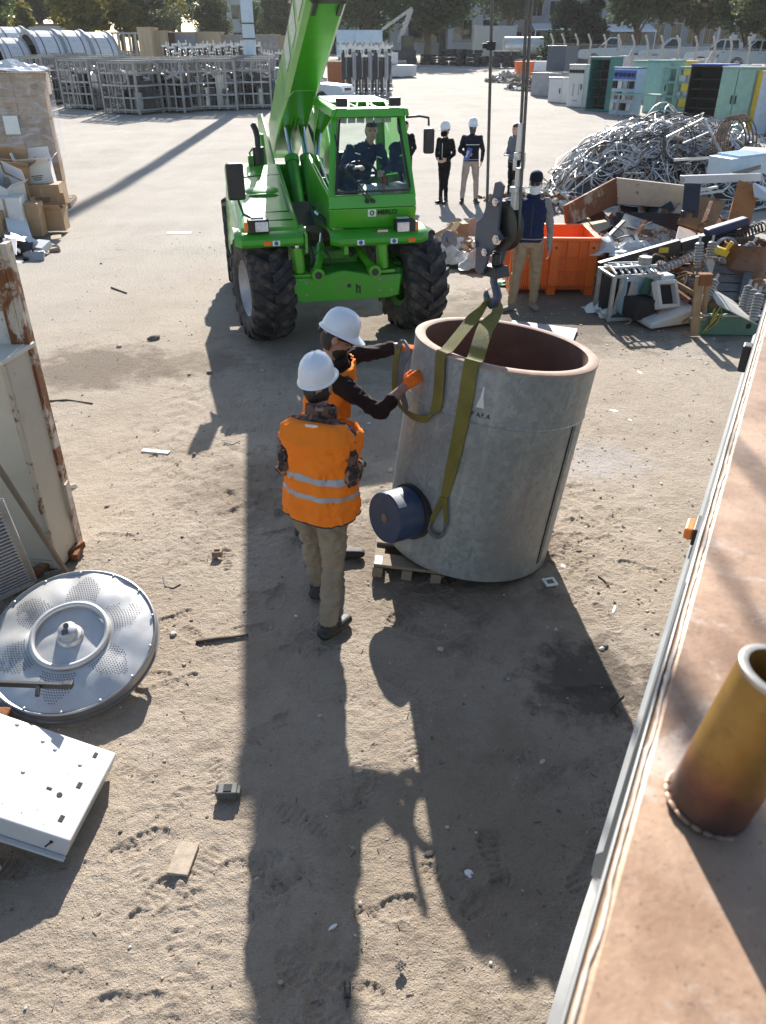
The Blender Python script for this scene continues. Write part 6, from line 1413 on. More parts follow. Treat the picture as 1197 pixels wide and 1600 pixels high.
def hat(parent,c,R,mat=hatwhite,scale=1.0,style=0):
    "hard hat in the head frame (front = -Y); c head centre"
    m=MB(); rows=[]; n=36; k=scale*.84
    prof=[(1.0,.0),(.985,.03),(.93,.07),(.82,.105),(.62,.135),(.35,.152),(.12,.157),(.0,.158)]
    for r,z in prof:
        row=[]
        for i in range(n):
            a=2*pi*i/n; x=sin(a)*r*.112; y=-cos(a)*r*.140; rd=.007*max(0,1-abs(x)/.018)*(1 if z>.06 else 0)+.005*max(0,1-abs(abs(x)-.042)/.012)*(1 if z>.06 else 0)
            row.append(V(c)+R@V((x*k,y*k,(.055+z+rd)*k)))
        rows.append(row)
    m.loft(rows,cap=False)
    rows=[]
    for (e,dz) in ((0,.004),(.5,-.004),(1,-.012),(1,-.018),(.5,-.011),(0,-.004)):
        row=[]
        for i in range(n):
            a=2*pi*i/n; f=max(0,cos(a))**1.5; ex=(.014+.052*f)*e; row.append(V(c)+R@V((sin(a)*(.112+ex*.55)*k,-cos(a)*(.140+ex)*k,(.055+dz*(1+1.2*f))*k)))
        rows.append(row)
    m.loft(rows,cap=False); h=m.build('hard_hat',mat,parent)
    m=MB(); m.tube([V(c)+R@V((sin(a)*.102*k,-cos(a)*.125*k,.045*k)) for a in np.linspace(0,2*pi,25)[:-1]],.012,6,closed=True); m.box(V(c)+R@V((0,.125*k,.02)),(.06,.03,.04),R); m.build('headband',black_st,h); return h
def hairshell(parent,c,R,mat,r=(.083,.103,.122),low=-.03,front=-.055,long=0):
    m=MB(); e=MB(); e.ell((0,0,0),r,None,24,16); keep=[]
    for f in e.f:
        p=sum((V(e.v[i]) for i in f),V())/len(f)
        if p.z>.055 or (p.y>front*.2 and p.z>low) or (p.y>.03 and p.z>low-.05): keep.append(f)
    m.add([V(c)+R@(V(v)*(1+.03*noise.noise(V(v)*40))) for v in e.v],keep,smooth=True)
    if long:
        for k in range(14):
            a=RAD(40+k*20); x=-sin(a)*.0; p=V((cos(a)*.075*1.0,abs(sin(a))*.085+.0,-.02)); m.tube([V(c)+R@p,V(c)+R@(p*1.08+V((0,.01,-long*.5))),V(c)+R@(p*.95+V((0,.02,-long)))],[.02,.022,.008],6)
    return m.build('hair',mat,parent)
def person(label,loc,rotz,J=None,S=None,group=None):
    "stands facing -Y in its own space; +X is its left side"
    t=thing('person',label,'person',loc,rotz,group)
    D=dict(pelvis=(0,0,.95),chest=(0,.0,1.28),neck=(0,.015,1.46),head=(0,-.02,1.62),hyaw=0,hpitch=0,hroll=0,
      shl=(.175,.01,1.405),shr=(-.175,.01,1.405),ell_=(.225,.03,1.12),elr=(-.225,.03,1.12),wl=(.235,-.05,.88),wr=(-.235,-.05,.88),hl=(.05,-.2,-1),hr=(-.05,-.2,-1),nl=(1,0,0),nr=(-1,0,0),tl=(0,-1,0),tr=(0,-1,0),
      hipl=(.09,0,.91),hipr=(-.09,0,.91),kl=(.10,-.015,.50),kr=(-.10,-.015,.50),al=(.105,.02,.09),ar=(-.105,.02,.09),fl=(.15,-1),fr=(-.15,-1),curl=.5)
    D.update(J or {}); S=S or {}; g=lambda k,d: S.get(k,d)
    b=Body(); fat=g('fat',1.0); lw=g('leg',1.0); v=lambda k: V(D[k])
    hips=(v('hipl')-v('hipr')).normalized(); shs=(v('shl')-v('shr')).normalized(); pe,ch,ne=v('pelvis'),v('chest'),v('neck')
    def ringc(s):
        P=[pe+V((0,0,-.10)),pe,pe.lerp(ch,.5),ch,(v('shl')+v('shr'))/2+V((0,0,.015)),ne]; q=[0,.18,.45,.74,.93,1.0]
        i=max(0,min(4,sum(1 for z in q if z<=s)-1)); f=(s-q[i])/(q[i+1]-q[i]); c=P[i].lerp(P[i+1],max(0,min(1,f))); rt=hips.lerp(shs,s).normalized(); up=(P[i+1]-P[i]).normalized(); fr=up.cross(rt).normalized()*-1
        rx=np.interp(s,q,[.150,.165,.150,.170,.150,.062])*fat; ry=np.interp(s,q,[.105,.118,.108,.122,.085,.060])*fat; return c,rx,ry,rt,fr
    def ring(s,off=0.0,n=28,wob=0.0):
        c,rx,ry,rt,fr=ringc(s); out=[]
        for k in range(n):
            a=2*pi*k/n; ca_,sa_=cos(a),sin(a); e=.82; x=(abs(ca_)**e)*(1 if ca_>0 else -1); y=(abs(sa_)**e)*(1 if sa_>0 else -1)
            w_=wob*(noise.noise(V((ca_*2.2,sa_*2.2,s*5+loc[0]*7)))+.55*(.5-abs(noise.noise(V((ca_*4.5+s*2,sa_*4.5,s*6)))*2))+.35*(.5-abs(noise.noise(V((ca_*9,sa_*9-s*4,s*11)))*2))); out.append(c+rt*x*(rx+off+w_)+fr*y*(ry+off+w_))
        return out
    ss=[0,.08,.18,.3,.45,.6,.74,.86,.93,.98,1.0]
    b.mb.loft([ring(s) for s in ss])
    for i in range(len(ss)-1):
        c,rx,ry,rt,fr=ringc(ss[i]); c2,rx2,ry2,rt2,fr2=ringc(ss[i+1]); tg='torso' if ss[i]>=.18 else 'leg'
        for q in (-1,-.5,0,.5,1): b.pr.append(('c',tuple(c+rt*q*(rx-ry)),tuple(c2+rt2*q*(rx2-ry2)),ry,ry2,tg))
    for s_ in ('l','r'):
        sh,el,wr_=v('sh'+s_),V(D['ell_' if s_=='l' else 'elr']),v('w'+s_); k=g('arm',1.0)
        b.limb([sh,sh.lerp(el,.5),el],[.066*k,.056*k,.047*k],'sleeve'); mid=el.lerp(wr_,.55)
        b.limb([el,mid],[.047*k,.042*k],'sleeve'); b.limb([mid,wr_],[.040*k if g('bare',0) else .041*k,.028*k if g('bare',0) else .036*k],'forearm')
        d=V(D['h'+s_]); b.hand(wr_+d.normalized()*.012,d,D['n'+s_],D['t'+s_],'hand',D['curl'],g('hand',1.0))
        hi,kn,an=v('hip'+s_),v('k'+s_),v('a'+s_); b.limb([hi,hi.lerp(kn,.5),kn],[.098*lw,.088*lw,.066*lw],'leg'); b.limb([kn,kn.lerp(an,.4),an+V((0,0,.04))],[.066*lw,.064*lw,.054*lw],'leg')
        f=V((*D['f'+s_],0)).normalized(); sd=V((-f.y,f.x,0)); b.limb([an+V((0,0,.05)),an+V((0,0,-.01))],[.048,.05],'shoe')
        for q,(r1,r2) in ((-1,(.038,.030)),(1,(.038,.030))): b.limb([an-f*.045+sd*q*.012+V((0,0,-.047)),an+f*.06+sd*q*.018+V((0,0,-.05)),an+f*.165+sd*q*.010+V((0,0,-.053))],[r1,.038,r2],'shoe',10)
    hR=(Rz(D['hyaw'])@Rx(D['hpitch'])@Ry(D['hroll'])); hc=v('head')
    b.limb([ne+V((0,0,-.03)),hc+hR@V((0,.02,-.06))],[.058,.052],'skin')
    b.ell(hc+hR@V((0,.012,.025)),(.076,.096,.100),hR,'skin'); b.ell(hc+hR@V((0,-.022,-.045)),(.060,.070,.075),hR,'skin'); b.ell(hc+hR@V((0,-.060,-.092)),(.030,.026,.022),hR,'skin')
    b.limb([hc+hR@V((0,-.082,.015)),hc+hR@V((0,-.105,-.022))],[.010,.016],'skin',8); b.limb([hc+hR@V((-.035,-.082,.028)),hc+hR@V((.035,-.082,.028))],[.012,.012],'skin',8)
    for q in (-1,1): b.ell(hc+hR@V((q*.078,.012,-.008)),(.010,.022,.033),hR,'skin'); b.ell(hc+hR@V((q*.030,-.080,-.062)),(.010,.010,.008),hR,'skin')
    b.ell(hc+hR@V((0,-.090,-.060)),(.024,.012,.006),hR,'lip',False)
    if g('beard',0): b.ell(hc+hR@V((0,-.050,-.085)),(.075,.062,.050),hR,'beard',False); b.ell(hc+hR@V((0,-.098,-.046)),(.034,.02,.010),hR,'beard',False)
    mats=dict(skin=g('skin',skin_a),lip=M('lip%d'%len(bpy.data.materials),tuple(q*.6 for q in (.42,.2,.16)),.5),beard=beardm,torso=g('torso',navyj),sleeve=g('sleeve',g('torso',navyj)),forearm=g('forearm',g('sleeve',g('torso',navyj))),hand=g('glove',g('skin',skin_a)),leg=g('legs',darktr),shoe=g('shoe',bootm))
    tags=list(mats); b.finish('body',mats,tags,t,g('vox',.014),g('smooth',2),g('wr',.015),('torso','sleeve','leg')+(() if g('bare',0) else ('forearm',)),seed=len(bpy.data.objects))
    if g('hat',0): hat(t,hc,hR@Rx(g('hatpitch',0)),scale=g('hatscale',1.0))
    if g('hair',0): hairshell(t,hc,hR,g('hair',hairm),long=g('long',0),low=g('hairlow',-.03))
    if g('eyes',1):
        for q in (-1,1): m=MB(); m.ell(hc+hR@V((q*.031,-.082,.006)),(.011,.008,.008),hR,10,7); m.build('eye',eye_m,t)
    if g('glasses',0):
        m=MB()
        for q in (-1,1): m.ell(hc+hR@V((q*.033,-.098,.006)),(.027,.008,.020),hR,12,8); m.bar(hc+hR@V((q*.058,-.09,.012)),hc+hR@V((q*.080,.0,.012)),.005,.008)
        m.bar(hc+hR@V((-.012,-.100,.010)),hc+hR@V((.012,-.100,.010)),.006,.006); m.build('sunglasses',shade,t)
    if g('mask',0):
        m=MB(); rows=[]
        for i in range(8):
            z=-.018-.10*i/7; row=[]
            for j in range(15):
                a=RAD(-78+156*j/14); bulge=.016*sin(pi*i/7); row.append(hc+hR@V((sin(a)*(.074-.012*i/7+bulge*.3),-cos(a)*(.098+bulge)-.006+.02*(abs(sin(a))**3),z+.02*abs(sin(a))**2*(1 if i<3 else .3))))
            rows.append(row)
        m.sheet(rows,.003); mk=m.build('face_mask',g('mask',paper),t); m=MB()
        for q in (-1,1): m.tube([hc+hR@V((q*.073,-.02,-.03)),hc+hR@V((q*.084,.02,-.01))],.003,5); 
        m.build('ear_loop',g('mask',paper),mk)
    if g('vest',0):
        s0,s1=g('vest_s',(.02,.985)); N=60; m=MB(); sv=[s0+(s1-s0)*i/N for i in range(N+1)]
        off=lambda s: .030+.028*max(0,(.5-s)/.5)+g('shw',.0)*max(0,1-abs(s-.89)/.14)+(.0 if s<.9 else -.010*(s-.9)/.1)
        rows=[ring(s,off(s),72,.021) for s in sv]; m.loft(rows,cap=False); vs=m.build('safety_vest',orange_v,t)
        sol=vs.modifiers.new('thickness','SOLIDIFY'); sol.thickness=.004
        for (a_,b_) in g('stripes',((.27,.335),(.43,.495))):
            q_=[s_ for s_ in sv if a_<=s_<=b_]; m=MB(); m.loft([ring(s_,off(s_)+.005,72,.021) for s_ in q_],cap=False); m.build('reflective_stripe',reflm,vs)
        m=MB(); m.tube(ring(s0,off(s0)+.001,72,.021),.006,6,closed=True); m.build('hem_binding',black_st,vs)
        for sx in ('shl','shr'):
            q=V(D[sx]); m=MB(); m.tube([q+V((0,0,.058)),q+V((0,-.005,.062))],.01,6)
    if g('collar',0):
        m=MB(); c,rx,ry,rt,fr=ringc(1.0); rows=[[c+V((0,.0,-.02+.065*h))+rt*cos(a)*(.080-.006*h)+fr*sin(a)*(.078-.006*h)+V((0,0,.012*noise.noise(V((cos(a)*3,sin(a)*3,h))))) for a in np.linspace(0,2*pi,25)[:-1]] for h in (0,.5,1)]
        m.loft(rows,cap=False); k=m.build('collar',g('collar',navyj),t); k.modifiers.new('thickness','SOLIDIFY').thickness=.012
    return t,(hc,hR,ring,ringc)
# front worker, seen from behind
camo_w,_=person('person seen from behind in white hard hat, orange vest, camouflage sleeves and khaki trousers',(-.37,3.90,0),pi-.36,
  dict(pelvis=(-.02,.02,.89),chest=(-.03,-.01,1.21),neck=(-.02,-.03,1.385),head=(.015,-.07,1.53),hyaw=.05,hpitch=-.22,hipl=(.09,.0,.86),hipr=(-.09,.03,.86),kl=(.12,-.10,.47),kr=(-.10,.06,.46),al=(.125,-.15,.09),ar=(-.115,.20,.09),fl=(.25,-1),fr=(-.35,-1),
    shl=(.140,.0,1.285),shr=(-.165,.0,1.285),ell_=(.190,.06,1.05),elr=(-.215,.05,1.05),wl=(.20,-.19,1.00),wr=(-.17,-.20,1.02),hl=(-.5,-.8,.0),hr=(.5,-.8,.0),nl=(.6,-.3,.6),nr=(-.6,-.3,.6),tl=(0,0,1),tr=(0,0,1)),
  dict(torso=camo,sleeve=camo,legs=khaki,shoe=bootm,skin=skin_a,hat=1,hair=hairm,vest=1,shw=.038,collar=camo,vox=.0085,wr=.020,fat=1.07,arm=1.05,leg=.98,hatscale=1.04,hatpitch=.1,vest_s=(-.0,.965),stripes=((.23,.30),(.40,.47)),hairlow=-.05))
m=MB(); q=_[3](.93); m.box(q[0]+q[4]*-.125+V((-.02,.0,.02)),(.07,.006,.04),Rz(.1)@Rx(-.5)); k=m.build('care_label',paper,camo_w)
# worker in profile reaching for the tank
def W2(x,y,z,o=(-.40,4.68),a=RAD(102)): 
    p=Rz(-a)@V((x-o[0],y-o[1],0)); return (p.x,p.y,z)
def D2(x,y,z,a=RAD(102)): return tuple(Rz(-a)@V((x,y,z)))
reach,_=person('person in profile in white hard hat and brown jersey holding the sling with orange gloves',(-.40,4.68,0),RAD(102),
  dict(pelvis=W2(-.40,4.68,.90),chest=W2(-.35,4.68,1.22),neck=W2(-.305,4.665,1.40),head=W2(-.285,4.65,1.575),hpitch=.42,hyaw=-.15,hipl=W2(-.42,4.77,.87),hipr=W2(-.38,4.59,.87),kl=W2(-.50,4.79,.47),kr=W2(-.33,4.56,.47),al=W2(-.58,4.82,.09),ar=W2(-.32,4.53,.09),fl=(0,-1),fr=(-.2,-1),
    shl=W2(-.30,4.84,1.365),shr=W2(-.29,4.51,1.34),ell_=W2(-.02,4.90,1.40),elr=W2(-.02,4.41,1.17),wl=W2(.115,4.90,1.425),wr=W2(.125,4.47,1.31),hl=D2(.9,-.05,-.1),hr=D2(.75,.25,.55),nl=D2(0,-.1,1),nr=D2(-.35,-.8,.5),tl=D2(.1,-1,0),tr=D2(0,.5,1),curl=.75),
  dict(torso=brown_j,sleeve=brown_j,forearm=skin_t,glove=glovem,bare=1,legs=darktr,shoe=M('work_boot',(.05,.045,.042),.7,var=.3,dirt=(.22,.18,.14),damt=.4),skin=skin_a,beard=1,hat=1,hair=hairm,vest=1,collar=brown_j,vox=.0078,smooth=2,wr=.017,fat=1.0,shw=.02,hatscale=1.04,glasses=1,vest_s=(.04,.96)))
# man in the blue gilet
gil,gi=person('person in navy padded vest, dark cap and white face mask standing beside the orange bin',(1.96,10.68,0),-.12,
  dict(head=(.01,-.03,1.63),hyaw=-.15,al=(.13,.05,.09),ar=(-.17,-.08,.09),kl=(.12,.0,.50),kr=(-.135,-.04,.50),fl=(.25,-1),fr=(-.75,-.8),wl=(.265,-.08,.86),wr=(-.20,-.12,.88),ell_=(.255,.03,1.12),elr=(-.25,.02,1.12)),
  dict(torso=navyg,sleeve=greys,forearm=greys,legs=M('tan_work_trousers',(.34,.245,.15),.85,var=.15,scale=6),shoe=tanboot,skin=skin_a,mask=M('white_mask',(.78,.80,.82),.7),glasses=1,hair=greyhair,collar=navyg,fat=1.12,leg=1.06,vox=.012))
hc,hR=gi[0],gi[1]
m=MB(); rows=[]
for r,z in ((1,.0),(.99,.035),(.93,.07),(.75,.095),(.4,.112),(0,.116)): rows.append([hc+hR@V((sin(a)*.086*r,-cos(a)*.106*r+.010,.045+z)) for a in np.linspace(0,2*pi,25)[:-1]])
m.loft(rows,cap=False); rows=[[hc+hR@V((sin(a)*(.086+.01*e),-cos(a)*(.106+.062*e*max(0,cos(a)))+.01,.047-.012*e)) for a in np.linspace(-1.1,1.1,13)] for e in (0,.5,1)]; m.sheet(rows,.004); m.build('cap',navyj,gil)
m=MB(); q=gi[3](.8); m.bar(V((.0,-.155,1.40)),V((.0,-.165,1.0)),.012,.004); m.build('zip',black_st,gil)
# far group
far_w,_=person('person all in black with a white hard hat, hands held together in front',(1.42,19.35,0),-.55,
  dict(pelvis=(0,0,.92),head=(0,-.03,1.55),neck=(0,.01,1.40),chest=(0,0,1.22),shl=(.155,.01,1.345),shr=(-.155,.01,1.345),ell_=(.23,.04,1.08),elr=(-.23,.04,1.08),wl=(.13,-.12,.97),wr=(-.13,-.12,.97),hl=(-.6,-.5,-.3),hr=(.6,-.5,-.3),hyaw=-.25,hipl=(.085,0,.88),hipr=(-.085,0,.88),kl=(.06,-.01,.48),kr=(-.06,-.01,.48),al=(.06,.02,.09),ar=(-.07,.0,.09)),
  dict(torso=blackj,legs=blackj,shoe=bootm,skin=skin_b,mask=blackj,hat=1,hair=hairm,leg=.80,arm=.95,fat=.92,vox=.016,hatscale=1.12))
m=MB(); m.bar((.0,-.135,1.3),(.0,-.135,.98),.008,.004); m.build('zip',paper,far_w)
far_m,fm=person('person in navy jacket, beige trousers, white hard hat and dark mask, holding a folder',(2.03,19.35,0),.02,
  dict(al=(.16,.02,.09),ar=(-.16,.03,.09),kl=(.14,0,.5),kr=(-.14,0,.5),fl=(.3,-1),fr=(-.3,-1),ell_=(.27,.04,1.14),elr=(-.27,.04,1.14),wl=(.24,-.06,.93),wr=(-.16,-.16,1.06),hl=(-.2,-.3,-1),hr=(.7,-.3,.1),nr=(0,-.9,.3),tr=(0,0,1)),
  dict(torso=navyj,legs=beiget,shoe=bootm,skin=skin_b,mask=M('dark_mask',(.06,.075,.10),.8),glasses=1,hat=1,hair=hairm,fat=1.08,leg=.98,vox=.016,hatscale=1.12))
m=MB(); m.box((0,-.150,1.27),(.30,.006,.012)); m.build('reflective_piping',paper,far_m)
m=MB(); m.box((0,0,0),(.05,.20,.27)); m.box((-.027,-.02,.0),(.004,.1,.14),mi=1); tag(place(m.build('folder',[bluep,paper],None,.004),V((1.93,19.16,1.08)),rot=(0,.35,.3)),'dark blue folder with a white label held against the navy jacket','folder')
far_h,_=person('person with long brown hair in grey hooded top and black trousers behind the steel ropes',(3.02,19.3,0),-1.0,
  dict(head=(0,-.02,1.58),neck=(0,.01,1.43),chest=(0,0,1.25),pelvis=(0,0,.93),shl=(.16,.01,1.37),shr=(-.16,.01,1.37),ell_=(.22,-.02,1.1),elr=(-.22,-.02,1.1),wl=(.10,-.20,1.06),wr=(-.10,-.2,1.06),hl=(-.7,-.4,0),hr=(.7,-.4,0),kl=(.07,-.01,.49),kr=(-.08,-.01,.49),al=(.08,.02,.09),ar=(-.09,.0,.09)),
  dict(torso=hoodm,legs=blackj,shoe=bootm,skin=skin_b,hair=hairbr,long=.20,leg=.85,vox=.016))
far_b,_=person('person in a dark jacket mostly hidden behind the cab of the green loader',(.50,19.6,0),.3,
  dict(head=(0,-.03,1.62),ell_=(.27,.05,1.15),wl=(.10,-.12,1.0),hl=(-.8,-.3,0)),dict(torso=blackj,legs=darktr,skin=skin_b,hair=hairm,fat=1.1,vox=.018))
# driver in the cab (seated)
dp=tl(.52,1.02,0); q=1.08
drv,_=person('person with short grey hair in navy overall seated at the wheel of the green loader',(dp.x,dp.y,1.0),TA,
  dict(pelvis=(-.04,.12,.60),chest=(.04,.06,.92),neck=(.10,.0,1.08),head=(.14,-.05,1.235),hyaw=-.1,hpitch=.05,shl=(.26,.03,1.01),shr=(-.12,.05,1.01),ell_=(.33,-.12,.80),elr=(-.26,-.16,.82),wl=(.20,-.34,.79),wr=(-.17,-.38,.84),hl=(-.25,-.6,.0),hr=(.4,-.6,.2),nl=(0,-.3,1),nr=(-.2,-.3,1),tl=(-1,0,0),tr=(1,0,0),hipl=(.06,.06,.54),hipr=(-.13,.06,.54),kl=(.12,-.36,.52),kr=(-.16,-.36,.52),al=(.12,-.44,.20),ar=(-.15,-.44,.20),curl=.9),
  dict(torso=ovrl,legs=ovrl,skin=skin_b,hair=greyhair,beard=0,fat=1.08,arm=1.1,vox=.012))
m=MB()
for (x,z) in ((-.06,.98),(.22,.93)): m.box((x,-.125,z),(.07,.01,.014),Ry(.3))
m.build('chest_mark',paper,drv)
# ------------------------------------------------------------------ left foreground
rustpaint=M('rusted_white_paint',(.60,.57,.50),.6,var=.08,scale=3,dirt=(.40,.33,.25),damt=.3,rust=.42,rscale=3.2,bump=.3)
rustedge=M('rusted_edge',(.50,.43,.34),.8,var=.2,rust=.66,rscale=3,bump=.4)
t=thing('steel_door','tall white steel door with a rust eaten edge standing behind the beige cabinet','door',(-2.19,4.66,0),RAD(3))
m=MB(); m.box((-.62,.0,1.07),(1.16,.05,2.12)); m.build('panel',rustpaint,t,.005)
m=MB(); m.box((-.018,-.0,1.07),(.036,.10,2.14)); m.box((-.078,-.034,1.07),(.075,.016,2.13)); m.box((.006,-.02,.42),(.015,.08,.26)); m.build('edge_channel',rustedge,t,.004)
m=MB(); m.box((.0,-.10,.03),(.05,.16,.05)); m.bar((-.35,-.55,.03),(.02,-.02,.05),.06,.05); m.build('hinge_foot',rusty,t,.006)
t=thing('metal_cabinet','beige sheet metal cabinet standing in front of the rusty door','cabinet',(-2.235,4.37,0),RAD(-9))
m=MB(); m.box((-.50,.13,.76),(.98,.26,1.50)); m.build('body',beige,t,.006)
m=MB(); m.box((-.50,.12,1.525),(1.02,.36,.03)); m.build('top',M('sunlit_beige_top',(.66,.62,.52),.5,var=.05,dirt=(.5,.45,.36),damt=.25),t,.006)  # sunlight on the top is put into a paler colour than the body
m=MB(); m.box((-.02,-.012,.76),(.035,.02,1.48)); m.box((-.50,-.010,.05),(.94,.018,.06)); m.build('edge_trim',M('beige_trim',(.46,.40,.30),.6,var=.15,rust=.45,rscale=7),t,.003)
m=MB(); m.bar(AT(-6,725,3.95),G(104,897)+V((0,.0,.02)),.035,.02); m.bar(G(104,897)+V((-.03,0,.02)),G(80,905)+V((-.05,.02,.02)),.04,.03); tag(m.build('steel_bar',M('olive_bar',(.20,.165,.12),.7,var=.2),None,.003),'thin brown steel bar leaning diagonally across the beige cabinet','bar')
t=thing('louvre_grille','grey louvred ventilation grille leaning at the left edge above the round dish','grille'); A_,B_,C_=AT(-2,783,3.62),G(52,908,.03),G(-60,960,.05); Dd=A_+(C_-B_)
m=MB()
for p,q in ((A_,B_),(B_,C_),(C_,Dd),(Dd,A_)): m.bar(p,q,.05,.03)
m.build('frame',galv_far,t,.003); m=MB()
for k in range(26): f=(k+.5)/26; p=A_.lerp(B_,f); q=Dd.lerp(C_,f); m.bar(p,q,.022,.006,up=(0,-.4,1))
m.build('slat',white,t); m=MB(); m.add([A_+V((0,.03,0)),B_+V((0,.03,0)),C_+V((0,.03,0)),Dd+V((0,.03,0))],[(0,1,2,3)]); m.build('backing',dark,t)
# round perforated dish
dish=thing('perforated_dish','large round shiny perforated metal dish lying tilted on the sand','dish',(-1.765,3.36,.255),rot=(RAD(19),RAD(-5),RAD(20)))
m=MB(); prof=[(0,.012),(.19,.006),(.21,.012),(.23,.016),(.30,.014),(.38,.004),(.43,-.010),(.452,-.016)]
seg=96; rows=[]
for r_,z in prof:
    rows.append([V((r_*cos(a),r_*sin(a),z+(.009*cos(6*a+.6)*math.exp(-((r_-.33)/.08)**2))+.010*noise.noise(V((cos(a)*r_*9,sin(a)*r_*9,1))))) for a in np.linspace(0,2*pi,seg+1)[:-1]])
m.loft(rows[1:],cap=False); m.add([V((0,0,.012))]+[p for p in rows[1]],[(0,1+k,1+(k+1)%seg) for k in range(seg)],0,True); m.build('plate',alu,dish)
m=MB(); m.lathe([(.448,-.018),(.462,-.006),(.470,-.012),(.470,-.065),(.455,-.07),(.448,-.03)],96,closed_prof=True); m.lathe([(.455,-.085),(.475,-.088),(.470,-.105),(.45,-.10)],96,closed_prof=True); m.build('rim',M('aluminium_dull',(.36,.36,.37),.45,.75,var=.15,dirt=(.22,.2,.18),damt=.3),dish)
m=MB(); m.tube([(.205*cos(a),.205*sin(a),.026+.004*sin(3*a)) for a in np.linspace(0,2*pi,49)[:-1]],.017,10,closed=True); m.build('ring',alu,dish)
m=MB(); m.lathe([(.075,.012),(.065,.035),(.05,.04),(.05,.085),(.042,.092),(0,.092)],28); hb_=m.build('hub',alu,dish); m=MB(); m.box((-.01,-.02,.0935),(.035,.03,.006)); m.cyl((.0,.02,.092),(.0,.02,.10),.015,seg=8); m.build('hub_bolt',black_st,hb_)
m=MB(); rd_=random.Random(3)
for sct in range(6):
    ac=sct*pi/3+.15
    for i in range(12):
        for j in range(-6,7):
            r_=.245+i*.0145; a=ac+j*.0125/r_*1.15+(.5*.0125/r_ if i%2 else 0)
            if abs(j)>6-max(0,i-6)*.9: continue
            z=np.interp(r_,[q[0] for q in prof],[q[1] for q in prof])+(.009*cos(6*a+.6)*math.exp(-((r_-.33)/.08)**2))+.010*noise.noise(V((cos(a)*r_*9,sin(a)*r_*9,1)))+.0022
            c=V((r_*cos(a),r_*sin(a),z)); m.add([c+V((.0036*cos(b),.0036*sin(b),0)) for b in np.linspace(0,2*pi,7)[:-1]],[(0,1,2,3,4,5)])
m.build('perforations',dark,dish)
m=MB()
for k in range(14): a=k*2*pi/14; m.ell((.452*cos(a),.452*sin(a),-.006),(.008,.008,.005),None,8,5)
m.build('rivets',alu,dish)
m=MB(); m.cyl((.0,0,-.30),(0,0,-.01),.06,seg=14); m.box((0,.05,-.16),(.5,.06,.05)); m.build('underframe',black_st,dish)
m=MB(); m.bar(AT(-15,1067,2.87),AT(106,1072,2.86),.022,.03); m.box(AT(106,1070,2.86),(.05,.03,.03)); m.bar(AT(60,1070,2.86),AT(58,1088,2.80),.02); tag(m.build('steel_strip',black_st,None,.003),'thin dark metal arm lying over the lower edge of the round dish','arm')
# white sheet metal case
R_=V((-1.315,2.64,.125)); F_=V((-1.36,2.125,.15)); B_=V((-1.845,2.86,.33)); e1=(F_-R_); e2=(B_-R_); nrm=e1.cross(e2).normalized(); nrm=nrm if nrm.z>0 else -nrm
e2=e2-e1*(e2.dot(e1)/e1.length_squared); e2=e2*1.02; L0=R_+e1+e2
whitebox=thing('sheet_metal_case','white painted sheet metal case with square holes lying tilted in the lower left corner','case',(0,0,0))
dn=-nrm*.115; m=MB(); m.hexa([R_+dn,R_+e2+dn,L0+dn,F_+dn,R_,R_+e2,L0,F_]); m.build('body',white,whitebox,.008,3)
m=MB(); f1=e1.normalized(); f2=e2.normalized()
m.hexa([F_+dn*.9+f1*.002,F_+e2+dn*.9+f1*.002,F_+e2+dn*1.02+f1*.002,F_+dn*1.02+f1*.002,F_+dn*.9+f1*.025,F_+e2+dn*.9+f1*.025,F_+e2+dn*1.02+f1*.025,F_+dn*1.02+f1*.025]); m.build('flange',white,whitebox,.003)
def onbox(a,b,h=.002): return R_+e1*a+e2*b+nrm*h
RB=Matrix((f1,f2,nrm)).transposed()
m=MB()
for (u,v,sx,sy) in ((149,1180,.03,.018),(124,1227,.032,.020),(96,1279,.032,.020),(77,1232,.012,.024)):
    d=ray(u,v); c0=V((0,0,CAM_H)); tt=(R_-c0).dot(nrm)/V(d).dot(nrm); p=c0+V(d)*tt; m.box(p+nrm*.0005,(sx,sy,.004),RB)
d=ray(93,1242); tt=(R_-c0).dot(nrm)/V(d).dot(nrm); p=c0+V(d)*tt; m.cyl(p-nrm*.002,p+nrm*.0026,.013,seg=12)
p=F_+e2*.13+dn*.35+f1*.001; m.box(p,(.004,.014,.014),RB); m.bar(p+f1*.001,p+f2*.02+dn*.38+f1*.001,.008,.005); m.build('hole',dark,whitebox)
m=MB()
for (u,v) in ((27,1132),(67,1158),(86,1171),(125,1195),(36,1206)):
    d=ray(u,v); tt=(R_-c0).dot(nrm)/V(d).dot(nrm); p=c0+V(d)*tt; m.ell(p,(.011,.011,.006),RB,10,6)
m.build('dimple',white,whitebox)
m=MB(); 
for k in range(7): p=onbox(rnd.random(),rnd.random()); m.box(p,(rnd.uniform(.002,.010),.002,.002),RB@Rz(rnd.uniform(0,6)))
m.build('scratch',M('grey_scratch',(.3,.29,.28),.7),whitebox)
panel('steel_tray','grey white bent tray under the white case at the left edge',[V((-1.62,2.02,.13)),V((-1.95,2.25,.20)),V((-2.15,1.9,.12)),V((-1.8,1.72,.06))],.02,galv_far,'tray')
m=MB(); m.box((-2.07,2.88,.06),(.2,.16,.12)); tag(m.build('rusty_block',rusty,None,.01),'rusty red brown block under the back edge of the white case','block')
for (p,q,lab) in ((AT(42,1040,2.62),AT(79,1150,2.60),'thin metal strip sticking up by the white case'),):
    pass
